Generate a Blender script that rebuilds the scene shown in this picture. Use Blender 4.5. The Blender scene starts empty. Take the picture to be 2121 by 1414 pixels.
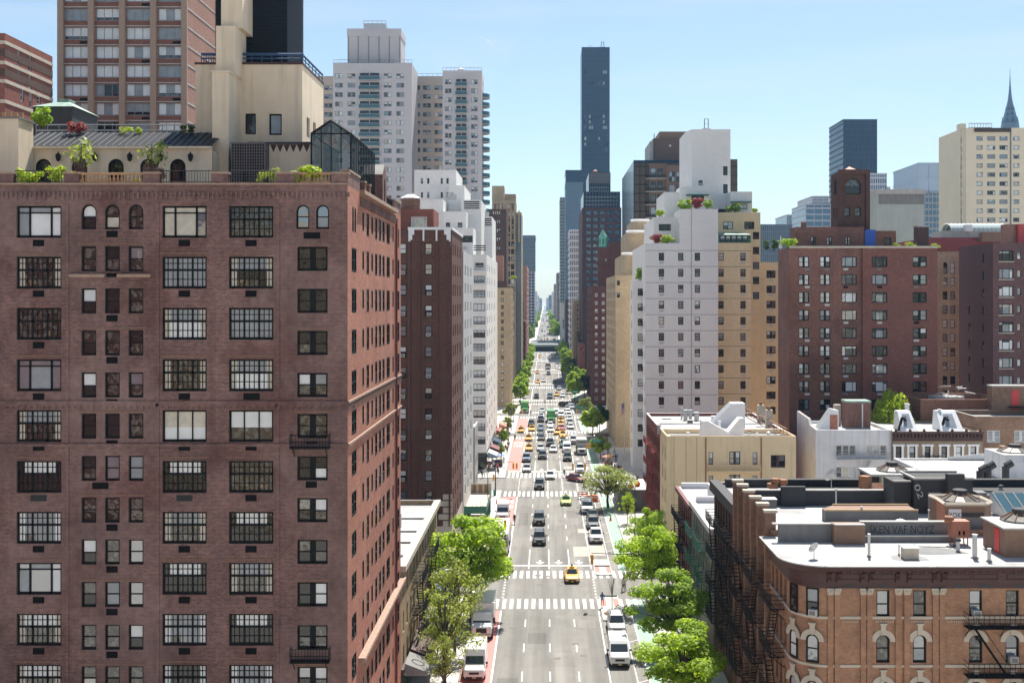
import bpy, math, random
from mathutils import Vector, Matrix
R = math.radians
SC = bpy.context.scene
COL = SC.collection
F = 2415.0; PX = 1130.0; PY = 620.0; CH = 36.0
def XP(px, Y): return (px-PX)*Y/F
def ZP(py, Y): return CH-(py-PY)*Y/F
def YG(py, z=0.0): return (CH-z)*F/(py-PY)
def YX(px, X): return X*F/(px-PX)
rnd = random.Random(7)

# ---------------------------------------------------------------- materials
def _mat(name):
    m = bpy.data.materials.new(name); m.use_nodes = True
    nt = m.node_tree; b = nt.nodes['Principled BSDF']
    return m, nt, b
def _pos(nt, scale):
    g = nt.nodes.new('ShaderNodeNewGeometry'); n = nt.nodes.new('ShaderNodeTexNoise')
    n.inputs['Scale'].default_value = scale; n.inputs['Detail'].default_value = 5; n.inputs['Roughness'].default_value = .6
    nt.links.new(g.outputs['Position'], n.inputs['Vector'])
    return n
def _mix(nt, fac, a, b, mode='MIX'):
    x = nt.nodes.new('ShaderNodeMix'); x.data_type = 'RGBA'; x.blend_type = mode
    for s, v in ((x.inputs[0], fac), (x.inputs[6], a), (x.inputs[7], b)):
        if hasattr(v, 'is_output'): nt.links.new(v, s)
        elif isinstance(v, (int, float)): s.default_value = v
        else: s.default_value = (*v, 1)
    return x.outputs[2]
def _ramp(nt, v, lo, hi, a=0.0, b=1.0):
    m = nt.nodes.new('ShaderNodeMapRange'); nt.links.new(v, m.inputs[0])
    m.inputs[1].default_value = lo; m.inputs[2].default_value = hi; m.inputs[3].default_value = a; m.inputs[4].default_value = b
    return m.outputs[0]
def mul(c, k): return tuple(min(1, x*k) for x in c)
def plain(name, col, rough=.6, metal=0.0, var=.12, scale=1.5, coat=0.0, spec=.5, streak=0.0, ior=None):
    m, nt, b = _mat(name)
    b.inputs['Roughness'].default_value = rough; b.inputs['Metallic'].default_value = metal
    b.inputs['Specular IOR Level'].default_value = spec
    b.inputs['Coat Weight'].default_value = coat
    if coat: b.inputs['Coat Roughness'].default_value = .05
    if ior: b.inputs['IOR'].default_value = ior
    if var > 0:
        n = _pos(nt, scale)
        c = _mix(nt, _ramp(nt, n.outputs[0], .3, .7), mul(col, 1-var), mul(col, 1+var))
        if streak:
            g = nt.nodes.new('ShaderNodeNewGeometry'); mp = nt.nodes.new('ShaderNodeMapping')
            mp.inputs['Scale'].default_value = (1.6, 1.6, .12); nt.links.new(g.outputs['Position'], mp.inputs['Vector'])
            n2 = nt.nodes.new('ShaderNodeTexNoise'); n2.inputs['Scale'].default_value = 1.0; n2.inputs['Detail'].default_value = 6
            nt.links.new(mp.outputs[0], n2.inputs['Vector'])
            c = _mix(nt, _ramp(nt, n2.outputs[0], .52, .78, 0, streak), c, mul(col, .35))
        nt.links.new(c, b.inputs['Base Color'])
    else:
        b.inputs['Base Color'].default_value = (*col, 1)
    return m
def brick(name, c1, c2, mortar, stain=.25, bw=.24, rh=.085, ms=.012, big=.22, rough=.85, patch=None, fine=.2, soot=.0):
    m, nt, b = _mat(name)
    b.inputs['Roughness'].default_value = rough; b.inputs['Specular IOR Level'].default_value = .25
    uv = nt.nodes.new('ShaderNodeUVMap'); uv.uv_map = 'UVMap'
    t = nt.nodes.new('ShaderNodeTexBrick')
    t.inputs['Color1'].default_value = (*c1, 1); t.inputs['Color2'].default_value = (*c2, 1); t.inputs['Mortar'].default_value = (*mortar, 1)
    t.inputs['Scale'].default_value = 1.0; t.inputs['Mortar Size'].default_value = ms
    t.inputs['Brick Width'].default_value = bw; t.inputs['Row Height'].default_value = rh; t.inputs['Bias'].default_value = -.1
    nt.links.new(uv.outputs[0], t.inputs['Vector'])
    c = t.outputs['Color']
    if patch:
        n0 = _pos(nt, .11)
        c = _mix(nt, _ramp(nt, n0.outputs[0], .47, .58, 0, .62), c, patch)
        n1 = _pos(nt, .19); c = _mix(nt, _ramp(nt, n1.outputs[0], .55, .62, 0, .45), c, mul(c1, .9))
    n = _pos(nt, big)
    dk = _mix(nt, _ramp(nt, n.outputs[0], .32, .68), (1-stain,)*3, (1+stain*.6,)*3)
    c = _mix(nt, 1.0, c, dk, 'MULTIPLY')
    n2 = _pos(nt, 2.3)
    dk2 = _mix(nt, _ramp(nt, n2.outputs[0], .3, .7), (1-fine,)*3, (1+fine*.75,)*3)
    c = _mix(nt, 1.0, c, dk2, 'MULTIPLY')
    g = nt.nodes.new('ShaderNodeNewGeometry'); mp = nt.nodes.new('ShaderNodeMapping'); mp.inputs['Scale'].default_value = (1.1, 1.1, .07); nt.links.new(g.outputs['Position'], mp.inputs[0])
    n3 = nt.nodes.new('ShaderNodeTexNoise'); n3.inputs['Scale'].default_value = 1; n3.inputs['Detail'].default_value = 6; nt.links.new(mp.outputs[0], n3.inputs['Vector'])
    c = _mix(nt, _ramp(nt, n3.outputs[0], .54, .76, 0, max(soot, stain*.9)), c, mul(c1, .45))
    nt.links.new(c, b.inputs['Base Color'])
    bp = nt.nodes.new('ShaderNodeBump'); bp.inputs['Strength'].default_value = .35; bp.inputs['Distance'].default_value = .02
    iv = nt.nodes.new('ShaderNodeMath'); iv.operation = 'SUBTRACT'; iv.inputs[0].default_value = 1; nt.links.new(t.outputs['Fac'], iv.inputs[1])
    nt.links.new(iv.outputs[0], bp.inputs['Height']); nt.links.new(bp.outputs[0], b.inputs['Normal'])
    return m
def roofing(name, c, stain=.5):
    m, nt, b = _mat(name); b.inputs['Roughness'].default_value = .85
    n = _pos(nt, .22); col = _mix(nt, _ramp(nt, n.outputs[0], .50, .66, 0, stain), c, mul(c, .5))
    n2 = _pos(nt, 1.4); col = _mix(nt, _ramp(nt, n2.outputs[0], .55, .75, 0, stain*.9), col, mul(c, .42))
    n4 = _pos(nt, .9); col = _mix(nt, _ramp(nt, n4.outputs[0], .60, .64, 0, stain*.5), col, mul(c, .7))
    g = nt.nodes.new('ShaderNodeNewGeometry'); t = nt.nodes.new('ShaderNodeTexBrick'); nt.links.new(g.outputs['Position'], t.inputs['Vector'])
    t.inputs['Scale'].default_value = 1; t.inputs['Brick Width'].default_value = 7.5; t.inputs['Row Height'].default_value = 1.05; t.inputs['Mortar Size'].default_value = .035
    t.inputs['Color1'].default_value = (1,1,1,1); t.inputs['Color2'].default_value = (.88,.88,.88,1); t.inputs['Mortar'].default_value = (.55,.55,.55,1)
    col = _mix(nt, 1.0, col, t.outputs['Color'], 'MULTIPLY'); nt.links.new(col, b.inputs['Base Color'])
    return m
def glass(name, col, rough=.04, ior=1.9, wav=.10, metal=0.0):
    m, nt, b = _mat(name)
    b.inputs['Base Color'].default_value = (*col, 1); b.inputs['Roughness'].default_value = rough
    b.inputs['IOR'].default_value = ior; b.inputs['Metallic'].default_value = metal
    if wav:
        n = _pos(nt, .9); n.inputs['Detail'].default_value = 2
        bp = nt.nodes.new('ShaderNodeBump'); bp.inputs['Strength'].default_value = wav; bp.inputs['Distance'].default_value = .25
        nt.links.new(n.outputs[0], bp.inputs['Height']); nt.links.new(bp.outputs[0], b.inputs['Normal'])
    return m
def room(name, c1, c2, scale=2.2):
    "glass with a furnished room and mirrored buildings painted into its colour"
    m, nt, b = _mat(name)
    g = nt.nodes.new('ShaderNodeNewGeometry'); v = nt.nodes.new('ShaderNodeTexVoronoi'); v.inputs['Scale'].default_value = scale
    v.distance = 'CHEBYCHEV'
    mp = nt.nodes.new('ShaderNodeMapping'); mp.inputs['Scale'].default_value = (1, .5, .7); nt.links.new(g.outputs['Position'], mp.inputs[0]); nt.links.new(mp.outputs[0], v.inputs['Vector'])
    s = nt.nodes.new('ShaderNodeSeparateColor'); nt.links.new(v.outputs['Color'], s.inputs[0])
    c = _mix(nt, _ramp(nt, s.outputs[0], .45, 1.0, 0, 1), c1, c2)  # blocky tones painted into the pane colour in place of broken reflections
    nt.links.new(c, b.inputs['Base Color']); b.inputs['Roughness'].default_value = .05; b.inputs['IOR'].default_value = 1.75
    n = _pos(nt, .8); bp = nt.nodes.new('ShaderNodeBump'); bp.inputs['Strength'].default_value = .1; bp.inputs['Distance'].default_value = .25
    nt.links.new(n.outputs[0], bp.inputs['Height']); nt.links.new(bp.outputs[0], b.inputs['Normal'])
    return m
def leafmat(name, c1, c2, tr=.35):
    m, nt, b = _mat(name)
    g = nt.nodes.new('ShaderNodeNewGeometry')
    c = _mix(nt, g.outputs['Random Per Island'], c1, c2)
    nt.links.new(c, b.inputs['Base Color']); b.inputs['Roughness'].default_value = .55; b.inputs['Specular IOR Level'].default_value = .3
    t = nt.nodes.new('ShaderNodeBsdfTranslucent'); t2 = _mix(nt, 1.0, c, (1.5, 1.5, .7), 'MULTIPLY'); nt.links.new(t2, t.inputs['Color'])
    mx = nt.nodes.new('ShaderNodeMixShader'); mx.inputs[0].default_value = tr
    nt.links.new(b.outputs[0], mx.inputs[1]); nt.links.new(t.outputs[0], mx.inputs[2])
    nt.links.new(mx.outputs[0], nt.nodes['Material Output'].inputs['Surface'])
    return m
def asphalt(name, c, var=.14):
    m, nt, b = _mat(name)
    b.inputs['Roughness'].default_value = .9; b.inputs['Specular IOR Level'].default_value = .2
    g = nt.nodes.new('ShaderNodeNewGeometry')
    mp = nt.nodes.new('ShaderNodeMapping'); mp.inputs['Scale'].default_value = (1.1, .035, 1); nt.links.new(g.outputs['Position'], mp.inputs[0])
    n = nt.nodes.new('ShaderNodeTexNoise'); n.inputs['Scale'].default_value = 1; n.inputs['Detail'].default_value = 6; nt.links.new(mp.outputs[0], n.inputs['Vector'])
    col = _mix(nt, _ramp(nt, n.outputs[0], .3, .7), mul(c, 1-var), mul(c, 1+var))
    n2 = _pos(nt, .09); col = _mix(nt, 1.0, col, _mix(nt, _ramp(nt, n2.outputs[0], .35, .65), (.86,)*3, (1.1,)*3), 'MULTIPLY')
    n3 = _pos(nt, 9.0); col = _mix(nt, 1.0, col, _mix(nt, _ramp(nt, n3.outputs[0], .3, .7), (.85,)*3, (1.13,)*3), 'MULTIPLY')
    wv = nt.nodes.new('ShaderNodeTexWave'); wv.inputs['Scale'].default_value = .114; wv.inputs['Phase Offset'].default_value = 3.62; wv.inputs['Distortion'].default_value = .4; nt.links.new(g.outputs['Position'], wv.inputs['Vector'])
    col = _mix(nt, 1.0, col, _mix(nt, wv.outputs['Fac'], (1.05,)*3, (.88,)*3), 'MULTIPLY')
    # patched trenches
    v = nt.nodes.new('ShaderNodeTexVoronoi'); v.inputs['Scale'].default_value = 1; v.distance = 'CHEBYCHEV'
    mp2 = nt.nodes.new('ShaderNodeMapping'); mp2.inputs['Scale'].default_value = (.22, .06, 1); nt.links.new(g.outputs['Position'], mp2.inputs[0]); nt.links.new(mp2.outputs[0], v.inputs['Vector'])
    s = nt.nodes.new('ShaderNodeSeparateColor'); nt.links.new(v.outputs['Color'], s.inputs[0])
    col = _mix(nt, 1.0, col, _mix(nt, _ramp(nt, s.outputs[0], 0, 1), (.93,)*3, (1.06,)*3), 'MULTIPLY')
    # cracks
    v2 = nt.nodes.new('ShaderNodeTexVoronoi'); v2.feature = 'DISTANCE_TO_EDGE'; v2.inputs['Scale'].default_value = 1
    nd = _pos(nt, 1.3); mp3 = nt.nodes.new('ShaderNodeMapping'); mp3.inputs['Scale'].default_value = (.33, .11, 1)
    vm = nt.nodes.new('ShaderNodeVectorMath'); vm.operation = 'ADD'; nt.links.new(g.outputs['Position'], vm.inputs[0]); nt.links.new(nd.outputs[1], vm.inputs[1])
    nt.links.new(vm.outputs[0], mp3.inputs[0]); nt.links.new(mp3.outputs[0], v2.inputs['Vector'])
    col = _mix(nt, _ramp(nt, v2.outputs['Distance'], 0.004, .014, .4, 0), col, mul(c, .5))
    nt.links.new(col, b.inputs['Base Color'])
    return m
def paint(name, c, wear=.5):
    m, nt, b = _mat(name); b.inputs['Roughness'].default_value = .8
    n = _pos(nt, 3.5); n.inputs['Detail'].default_value = 8; n.inputs['Roughness'].default_value = .75
    col = _mix(nt, _ramp(nt, n.outputs[0], .48, .68, 0, wear), c, tuple(.5*x+.5*.2 for x in c))
    nt.links.new(col, b.inputs['Base Color'])
    return m
def slats(name, c1, c2, freq, axis='Z', rough=.5):
    m, nt, b = _mat(name); b.inputs['Roughness'].default_value = rough; b.inputs['Specular IOR Level'].default_value = .15
    g = nt.nodes.new('ShaderNodeNewGeometry'); w = nt.nodes.new('ShaderNodeTexWave'); w.bands_direction = axis; w.inputs['Scale'].default_value = freq
    nt.links.new(g.outputs['Position'], w.inputs['Vector'])
    nt.links.new(_mix(nt, w.outputs['Fac'], c1, c2), b.inputs['Base Color'])
    return m

M = {}
def mats():
    M['brickL'] = brick('dark_red_brick', (.122, .050, .044), (.245, .106, .088), (.235, .20, .19), stain=.3, patch=(.225, .15, .138), big=.3)
    M['brickLs'] = brick('sun_lightened_avenue_brick', (.31, .10, .066), (.48, .18, .122), (.37, .24, .18), stain=.18, big=.3)  # redder avenue brick, lightened further in its colour to stand in for sunlight
    M['brickBrown'] = brick('brown_brick', (.105, .038, .029), (.155, .058, .044), (.14, .10, .085), stain=.14)
    M['brickR'] = brick('purple_red_brick', (.165, .070, .056), (.29, .130, .100), (.28, .19, .165), stain=.26, patch=(.2, .09, .06), bw=.3, rh=.11)
    M['brickP'] = brick('plum_brick', (.12, .058, .062), (.18, .088, .086), (.14, .10, .10), stain=.12)
    M['brickO'] = brick('orange_brick', (.34, .165, .092), (.45, .235, .140), (.36, .24, .17), stain=.16, rh=.075)
    M['brickT'] = brick('tan_brick', (.46, .35, .22), (.55, .43, .29), (.40, .33, .24), stain=.15)
    M['brickLow'] = brick('buff_brick', (.34, .25, .14), (.44, .33, .20), (.26, .2, .14), stain=.22)
    M['brickRed'] = brick('red_brick', (.22, .055, .04), (.30, .085, .06), (.22, .14, .12), stain=.16)
    M['brickTower'] = brick('pinkish_brick', (.30, .14, .10), (.36, .18, .13), (.34, .24, .2), stain=.1)
    M['brickDk'] = brick('dark_brown_brick', (.085, .046, .036), (.125, .068, .052), (.11, .08, .07), stain=.15)
    M['brickYel'] = brick('yellow_brick', (.80, .61, .35), (.86, .69, .43), (.74, .58, .38), stain=.07, fine=.08)
    M['brickWht'] = brick('white_painted_brick', (.87, .855, .825), (.91, .895, .865), (.80, .785, .76), stain=.04, fine=.05, soot=.08)
    M['brickGry'] = brick('pale_grey_brick', (.50, .50, .50), (.60, .60, .59), (.44, .44, .44), stain=.08)
    M['brickTen'] = brick('brown_tenement_brick', (.30, .175, .115), (.40, .245, .165), (.16, .12, .1), stain=.22)
    M['beige'] = plain('beige_stucco', (.78, .61, .39), .9, var=.05, scale=.5, streak=.3)
    M['cream'] = plain('cream_stucco', (.72, .60, .455), .9, var=.06, scale=.7, streak=.38)
    M['whitewall'] = plain('stained_white_paint', (.70, .70, .71), .85, var=.06, scale=.6, streak=.5)
    M['white'] = plain('white_paint', (.76, .76, .77), .7, var=.04)
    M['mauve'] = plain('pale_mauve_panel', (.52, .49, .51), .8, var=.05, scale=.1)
    M['conc'] = plain('concrete', (.40, .39, .37), .9, var=.12, scale=.8, streak=.25)
    M['concdk'] = plain('grey_render', (.19, .19, .19), .9, var=.14, scale=.9, streak=.3)
    M['charc'] = plain('charcoal_render', (.045, .046, .05), .8, var=.14, scale=1.2)
    M['brownr'] = plain('brown_render', (.24, .15, .105), .85, var=.1, scale=1.0, streak=.25)
    M['stone'] = plain('limestone', (.50, .44, .36), .85, var=.12, scale=1.2)
    M['tanstone'] = plain('tan_stone', (.46, .34, .20), .85, var=.12, scale=1.2)
    M['terra'] = plain('terracotta', (.40, .24, .13), .85, var=.2, scale=3)
    M['maroon'] = plain('maroon_cornice_paint', (.060, .024, .022), .6, var=.15, scale=1.0, streak=.35)
    M['roofw'] = roofing('white_roof_coating', (.47, .465, .455), .65)
    M['roofg'] = roofing('grey_roof_felt', (.26, .26, .26), .3)
    M['roofblk'] = plain('black_roof_felt', (.025, .025, .027), .8, var=.2)
    M['slate'] = slats('dark_standing_seam', (.018, .020, .026), (.028, .030, .037), 2.2, 'X')
    M['copper'] = plain('green_copper', (.22, .33, .27), .7, var=.3, scale=1.5)
    M['black'] = plain('black_iron', (.012, .012, .014), .6, var=0, spec=.2)
    M['frame'] = plain('black_window_frame', (.010, .012, .013), .6, var=0, spec=.15)
    M['framew'] = plain('white_window_frame', (.62, .62, .62), .5, var=0)
    M['framebr'] = plain('bronze_frame', (.045, .028, .022), .5, var=0)
    M['framegr'] = plain('grey_window_frame', (.25, .26, .27), .5, var=0)
    M['sill'] = plain('stone_sill', (.50, .44, .38), .8, var=.08)
    M['redp'] = plain('red_oxide_paint', (.28, .035, .03), .55, var=.1)
    M['dred'] = plain('dark_red_paint', (.13, .022, .025), .6, var=.12)
    M['door'] = plain('red_door_paint', (.62, .05, .05), .5, var=.05)
    M['greenp'] = plain('green_iron_paint', (.03, .16, .11), .5, var=.1)
    M['gal'] = plain('galvanised_metal', (.50, .51, .52), .45, .6, var=.1)
    M['rust'] = plain('rusty_metal', (.30, .14, .075), .8, var=.25, scale=3)
    M['salmon'] = plain('salmon_metal', (.42, .17, .11), .7, var=.1)
    M['blue'] = plain('blue_tarp', (.02, .09, .42), .6, var=.1)
    M['bluerail'] = plain('blue_railing', (.035, .085, .18), .5, var=0)
    M['lattice'] = slats('grey_lattice', (.10, .085, .09), (.22, .19, .19), 3.2, 'X')
    M['louver'] = slats('black_louvre', (.003, .006, .014), (.008, .013, .026), 3.0, 'Z')
    M['louver2'] = slats('black_louvre_wire', (.006, .009, .016), (.026, .030, .038), 3.0, 'Z')
    M['acg'] = plain('air_conditioner_metal', (.52, .51, .49), .6, var=.06)
    M['acd'] = plain('vent_grille_black', (.006, .006, .008), .7, var=0, spec=.08)
    # panes
    M['g0'] = glass('dark_pane', (.010, .012, .015), ior=1.55)
    M['g1'] = glass('sky_pane', (.10, .14, .18), ior=2.6)
    M['g2'] = room('room_reflection_pane', (.012, .013, .014), (.12, .12, .11), 5.0)
    M['g3'] = plain('white_blind', (.66, .69, .71), .35, var=.10, scale=.8, coat=.6)
    M['g4'] = plain('cream_curtain', (.50, .47, .40), .4, var=.2, scale=1.5, coat=.6)
    M['g5'] = plain('grey_blind', (.25, .28, .31), .35, var=.2, scale=.9, coat=.6)
    M['g6'] = glass('teal_pane', (.025, .085, .115), ior=2.0)
    M['g7'] = room('warm_room_reflection_pane', (.022, .018, .014), (.26, .20, .13), 4.0)
    M['gcar'] = glass('car_glass', (.012, .02, .022), ior=1.8, wav=0)
    M['blueglass'] = glass('blue_curtain_wall', (.018, .05, .10), ior=1.8, rough=.12)
    M['navyglass'] = glass('navy_curtain_wall', (.008, .030, .075), ior=1.22, rough=.2)
    M['tealglass'] = glass('teal_curtain_wall', (.02, .075, .10), ior=1.8, rough=.12)
    M['bronze'] = glass('bronze_curtain_wall', (.075, .045, .030), ior=1.4, rough=.08)
    M['greeng'] = glass('green_glass', (.035, .10, .13), ior=1.6, rough=.1)
    # ground
    M['asphalt'] = asphalt('asphalt', (.215, .206, .193), .2)
    M['sidewalk'] = plain('sidewalk_concrete', (.52, .50, .46), .9, var=.2, scale=.7)
    M['kerb'] = plain('kerb_stone', (.36, .35, .34), .9, var=.1)
    M['ground'] = plain('ground_grey', (.32, .31, .29), .95, var=.15, scale=.02)
    M['wline'] = paint('white_road_paint', (.74, .74, .73), .55)
    M['wline2'] = paint('worn_white_road_paint', (.62, .61, .60), .75)
    M['redlane'] = paint('red_lane_paint', (.54, .19, .17), .5)
    M['pinklane'] = paint('faded_red_lane_paint', (.48, .19, .17), .7)
    M['greenlane'] = paint('green_lane_paint', (.26, .40, .32), .7)
    M['manhole'] = plain('cast_iron_cover', (.10, .085, .075), .6, .3, var=.1)
    M['patch'] = plain('concrete_patch', (.38, .35, .31), .9, var=.2, scale=1.5)
    M['soil'] = plain('soil', (.16, .10, .055), .95, var=.3, scale=4)
    M['bark'] = plain('bark', (.10, .075, .055), .9, var=.25, scale=5)
    M['leafA'] = leafmat('spring_leaves', (.19, .31, .02), (.46, .58, .07), .55)
    M['leafB'] = leafmat('mid_green_leaves', (.14, .25, .02), (.36, .49, .07), .53)
    M['leafC'] = leafmat('pale_new_leaves', (.20, .26, .06), (.36, .40, .13), .45)
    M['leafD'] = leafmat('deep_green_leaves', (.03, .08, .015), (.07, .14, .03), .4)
    M['leafY'] = leafmat('yellow_green_leaves', (.22, .32, .02), (.44, .52, .07), .5)
    M['leafR'] = leafmat('red_leaves', (.22, .03, .04), (.38, .07, .08))
    # traffic
    for n, c in dict(taxi=(.86, .40, .012), cblack=(.010, .011, .013), cwhite=(.78, .78, .78), csilver=(.42, .43, .44), cgrey=(.11, .115, .12),
                     cblue=(.035, .07, .13), cmaroon=(.20, .018, .035), clime=(.42, .62, .05), cteal=(.05, .12, .14), cred=(.38, .04, .05), cgreen=(.08, .32, .07), csky=(.16, .24, .32)).items():
        M[n] = plain('car_paint_'+n[1:] if n != 'taxi' else 'taxi_yellow_paint', c, .35, .0, var=0, coat=.4)
    M['tyre'] = plain('tyre_rubber', (.012, .012, .012), .8, var=0)
    M['rim'] = plain('wheel_rim', (.40, .41, .42), .35, .8, var=0)
    M['trim'] = plain('black_trim', (.015, .015, .016), .5, var=0)
    M['lamp'] = plain('headlamp', (.75, .76, .78), .15, .2, var=0, coat=1)
    M['plate'] = plain('licence_plate', (.70, .55, .18), .5, var=0)
    M['sigy'] = plain('signal_yellow', (.72, .36, .02), .5, var=0)
    M['pole'] = plain('pole_grey', (.055, .057, .06), .5, .3, var=0)
    M['sign'] = plain('street_sign_green', (.015, .26, .17), .5, var=0)
    M['orange'] = plain('orange_plastic', (.80, .12, .03), .5, var=.05)
    M['flagred'] = plain('flag_red', (.45, .03, .05), .7, var=0)
    M['flagblue'] = plain('flag_blue', (.03, .05, .22), .7, var=0)
    M['skin'] = plain('skin', (.42, .24, .16), .6, var=0)
    for n, c in dict(shw=(.65, .65, .66), shb=(.10, .20, .42), shk=(.02, .02, .022), shr=(.45, .06, .06), trk=(.03, .032, .04), trg=(.22, .20, .17), trb=(.05, .07, .14), hair=(.03, .02, .015)).items():
        M[n] = plain('cloth_'+n, c, .85, var=0)
mats()

# ---------------------------------------------------------------- mesh builder
class MB:
    def __init__(s): s.v = []; s.f = []; s.m = []; s.mats = []
    def mi(s, mat):
        if isinstance(mat, str): mat = M[mat]
        if mat not in s.mats: s.mats.append(mat)
        return s.mats.index(mat)
    def poly(s, pts, mat):
        i = len(s.v); s.v.extend(pts); s.f.append(tuple(range(i, i+len(pts)))); s.m.append(s.mi(mat))
    def box(s, x0, x1, y0, y1, z0, z1, mat, skip=''):
        i = len(s.v); k = s.mi(mat)
        s.v.extend([(x0,y0,z0),(x1,y0,z0),(x1,y1,z0),(x0,y1,z0),(x0,y0,z1),(x1,y0,z1),(x1,y1,z1),(x0,y1,z1)])
        for c, q in (('b',(0,3,2,1)),('t',(4,5,6,7)),('f',(0,1,5,4)),('r',(1,2,6,5)),('k',(2,3,7,6)),('l',(3,0,4,7))):
            if c not in skip: s.f.append(tuple(i+a for a in q)); s.m.append(k)
    def prism(s, pts, z0, z1, mat, topmat=None, bottom=True):
        n = len(pts); i = len(s.v); k = s.mi(mat)
        s.v.extend([(x,y,z0) for x,y in pts]+[(x,y,z1) for x,y in pts])
        for a in range(n):
            b = (a+1) % n; s.f.append((i+a,i+b,i+n+b,i+n+a)); s.m.append(k)
        s.f.append(tuple(i+n+a for a in range(n))); s.m.append(s.mi(topmat or mat))
        if bottom: s.f.append(tuple(i+n-1-a for a in range(n))); s.m.append(k)
    def tube(s, p, q, r0, r1, mat, n=8, caps=True):
        p = Vector(p); q = Vector(q); d = (q-p)
        if d.length < 1e-6: return
        a = d.to_track_quat('Z', 'Y'); i = len(s.v); k = s.mi(mat)
        for c, r in ((p, r0), (q, r1)):
            for j in range(n):
                t = 2*math.pi*j/n; s.v.append(tuple(c + a @ Vector((r*math.cos(t), r*math.sin(t), 0))))
        for j in range(n):
            b = (j+1) % n; s.f.append((i+j,i+b,i+n+b,i+n+j)); s.m.append(k)
        if caps:
            s.f.append(tuple(i+n-1-j for j in range(n))); s.m.append(k); s.f.append(tuple(i+n+j for j in range(n))); s.m.append(k)
    def lathe(s, cx, cy, prof, mat, n=12):
        i = len(s.v); k = s.mi(mat)
        for r, z in prof:
            for j in range(n):
                t = 2*math.pi*(j+.5)/n; s.v.append((cx+r*math.cos(t), cy+r*math.sin(t), z))
        for a in range(len(prof)-1):
            for j in range(n):
                b = (j+1) % n; s.f.append((i+a*n+j, i+a*n+b, i+(a+1)*n+b, i+(a+1)*n+j)); s.m.append(k)
        s.f.append(tuple(i+(len(prof)-1)*n+j for j in range(n))); s.m.append(k)
    def bar(s, p, q, w, mat):
        "square bar between two points"
        s.tube(p, q, w*.7071, w*.7071, mat, 4)
    def blob(s, c, r, mat, n=7, seed=0):
        rr = random.Random(seed); prof = []
        i = len(s.v); k = s.mi(mat); m = 5
        for a in range(m+1):
            ph = math.pi*a/m
            for j in range(n):
                t = 2*math.pi*j/n; q = r*(1+rr.uniform(-.15, .15))
                s.v.append((c[0]+q*math.sin(ph)*math.cos(t), c[1]+q*math.sin(ph)*math.sin(t), c[2]+q*math.cos(ph)))
        for a in range(m):
            for j in range(n):
                b = (j+1) % n; s.f.append((i+a*n+j, i+a*n+b, i+(a+1)*n+b, i+(a+1)*n+j)); s.m.append(k)
    def mesh(s, name, smooth=False, uv=True):
        me = bpy.data.meshes.new(name); me.from_pydata(s.v, [], s.f)
        for m in s.mats: me.materials.append(m)
        me.polygons.foreach_set('material_index', s.m)
        if smooth: me.polygons.foreach_set('use_smooth', [True]*len(s.f))
        if uv:
            me.update(); l = me.uv_layers.new(name='UVMap'); d = []
            for p in me.polygons:
                n = p.normal; ax, ay, az = abs(n[0]), abs(n[1]), abs(n[2])
                for vi in p.vertices:
                    x, y, z = s.v[vi]
                    d.extend((x, y) if az > ax and az > ay else ((x, z) if ay >= ax else (y, z)))
            l.data.foreach_set('uv', d)
        me.update()
        return me
    def obj(s, name, parent=None, loc=(0,0,0), smooth=False, uv=True):
        return link(name, s.mesh(name, smooth, uv), parent, loc)
def link(name, data, parent=None, loc=(0,0,0), rz=0.0):
    o = bpy.data.objects.new(name, data); COL.objects.link(o)
    o.location = loc
    if rz: o.rotation_euler = (0,0,rz)
    if parent: o.parent = parent
    return o
def tag(o, label, cat, group=None, kind=None):
    o['label'] = label; o['category'] = cat
    if group: o['group'] = group
    if kind: o['kind'] = kind
    return o
def thing(name, label, cat, loc=(0,0,0), rz=0.0, group=None):
    o = link(name, None, None, loc, rz); o.empty_display_size = .5
    return tag(o, label, cat, group)
def structure(name, mb, **kw):
    o = mb.obj(name, **kw); o['kind'] = 'structure'; return o
KIDS = {}
def dup(root, loc, rz=0.0, label=None, sc=None):
    r = root.copy(); COL.objects.link(r); r.location = loc; r.rotation_euler = (0,0,rz)
    if sc: r.scale = sc if hasattr(sc, '__len__') else (sc,)*3
    if label: r['label'] = label
    for ch in KIDS.setdefault(root.name, list(root.children)):
        c = ch.copy(); COL.objects.link(c); c.parent = r
        for g in KIDS.setdefault(ch.name, list(ch.children)):
            d = g.copy(); COL.objects.link(d); d.parent = c
    return r
def textmesh(body, size, mat, ext=0.0, mirror=False):
    cu = bpy.data.curves.new('t', 'FONT'); cu.body = body; cu.size = size; cu.align_x = 'CENTER'; cu.align_y = 'CENTER'; cu.extrude = ext; cu.resolution_u = 2
    o = bpy.data.objects.new('t', cu); COL.objects.link(o)
    dg = bpy.context.evaluated_depsgraph_get(); me = bpy.data.meshes.new_from_object(o.evaluated_get(dg))
    bpy.data.objects.remove(o); me.materials.clear(); me.materials.append(M[mat]); return me
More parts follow.
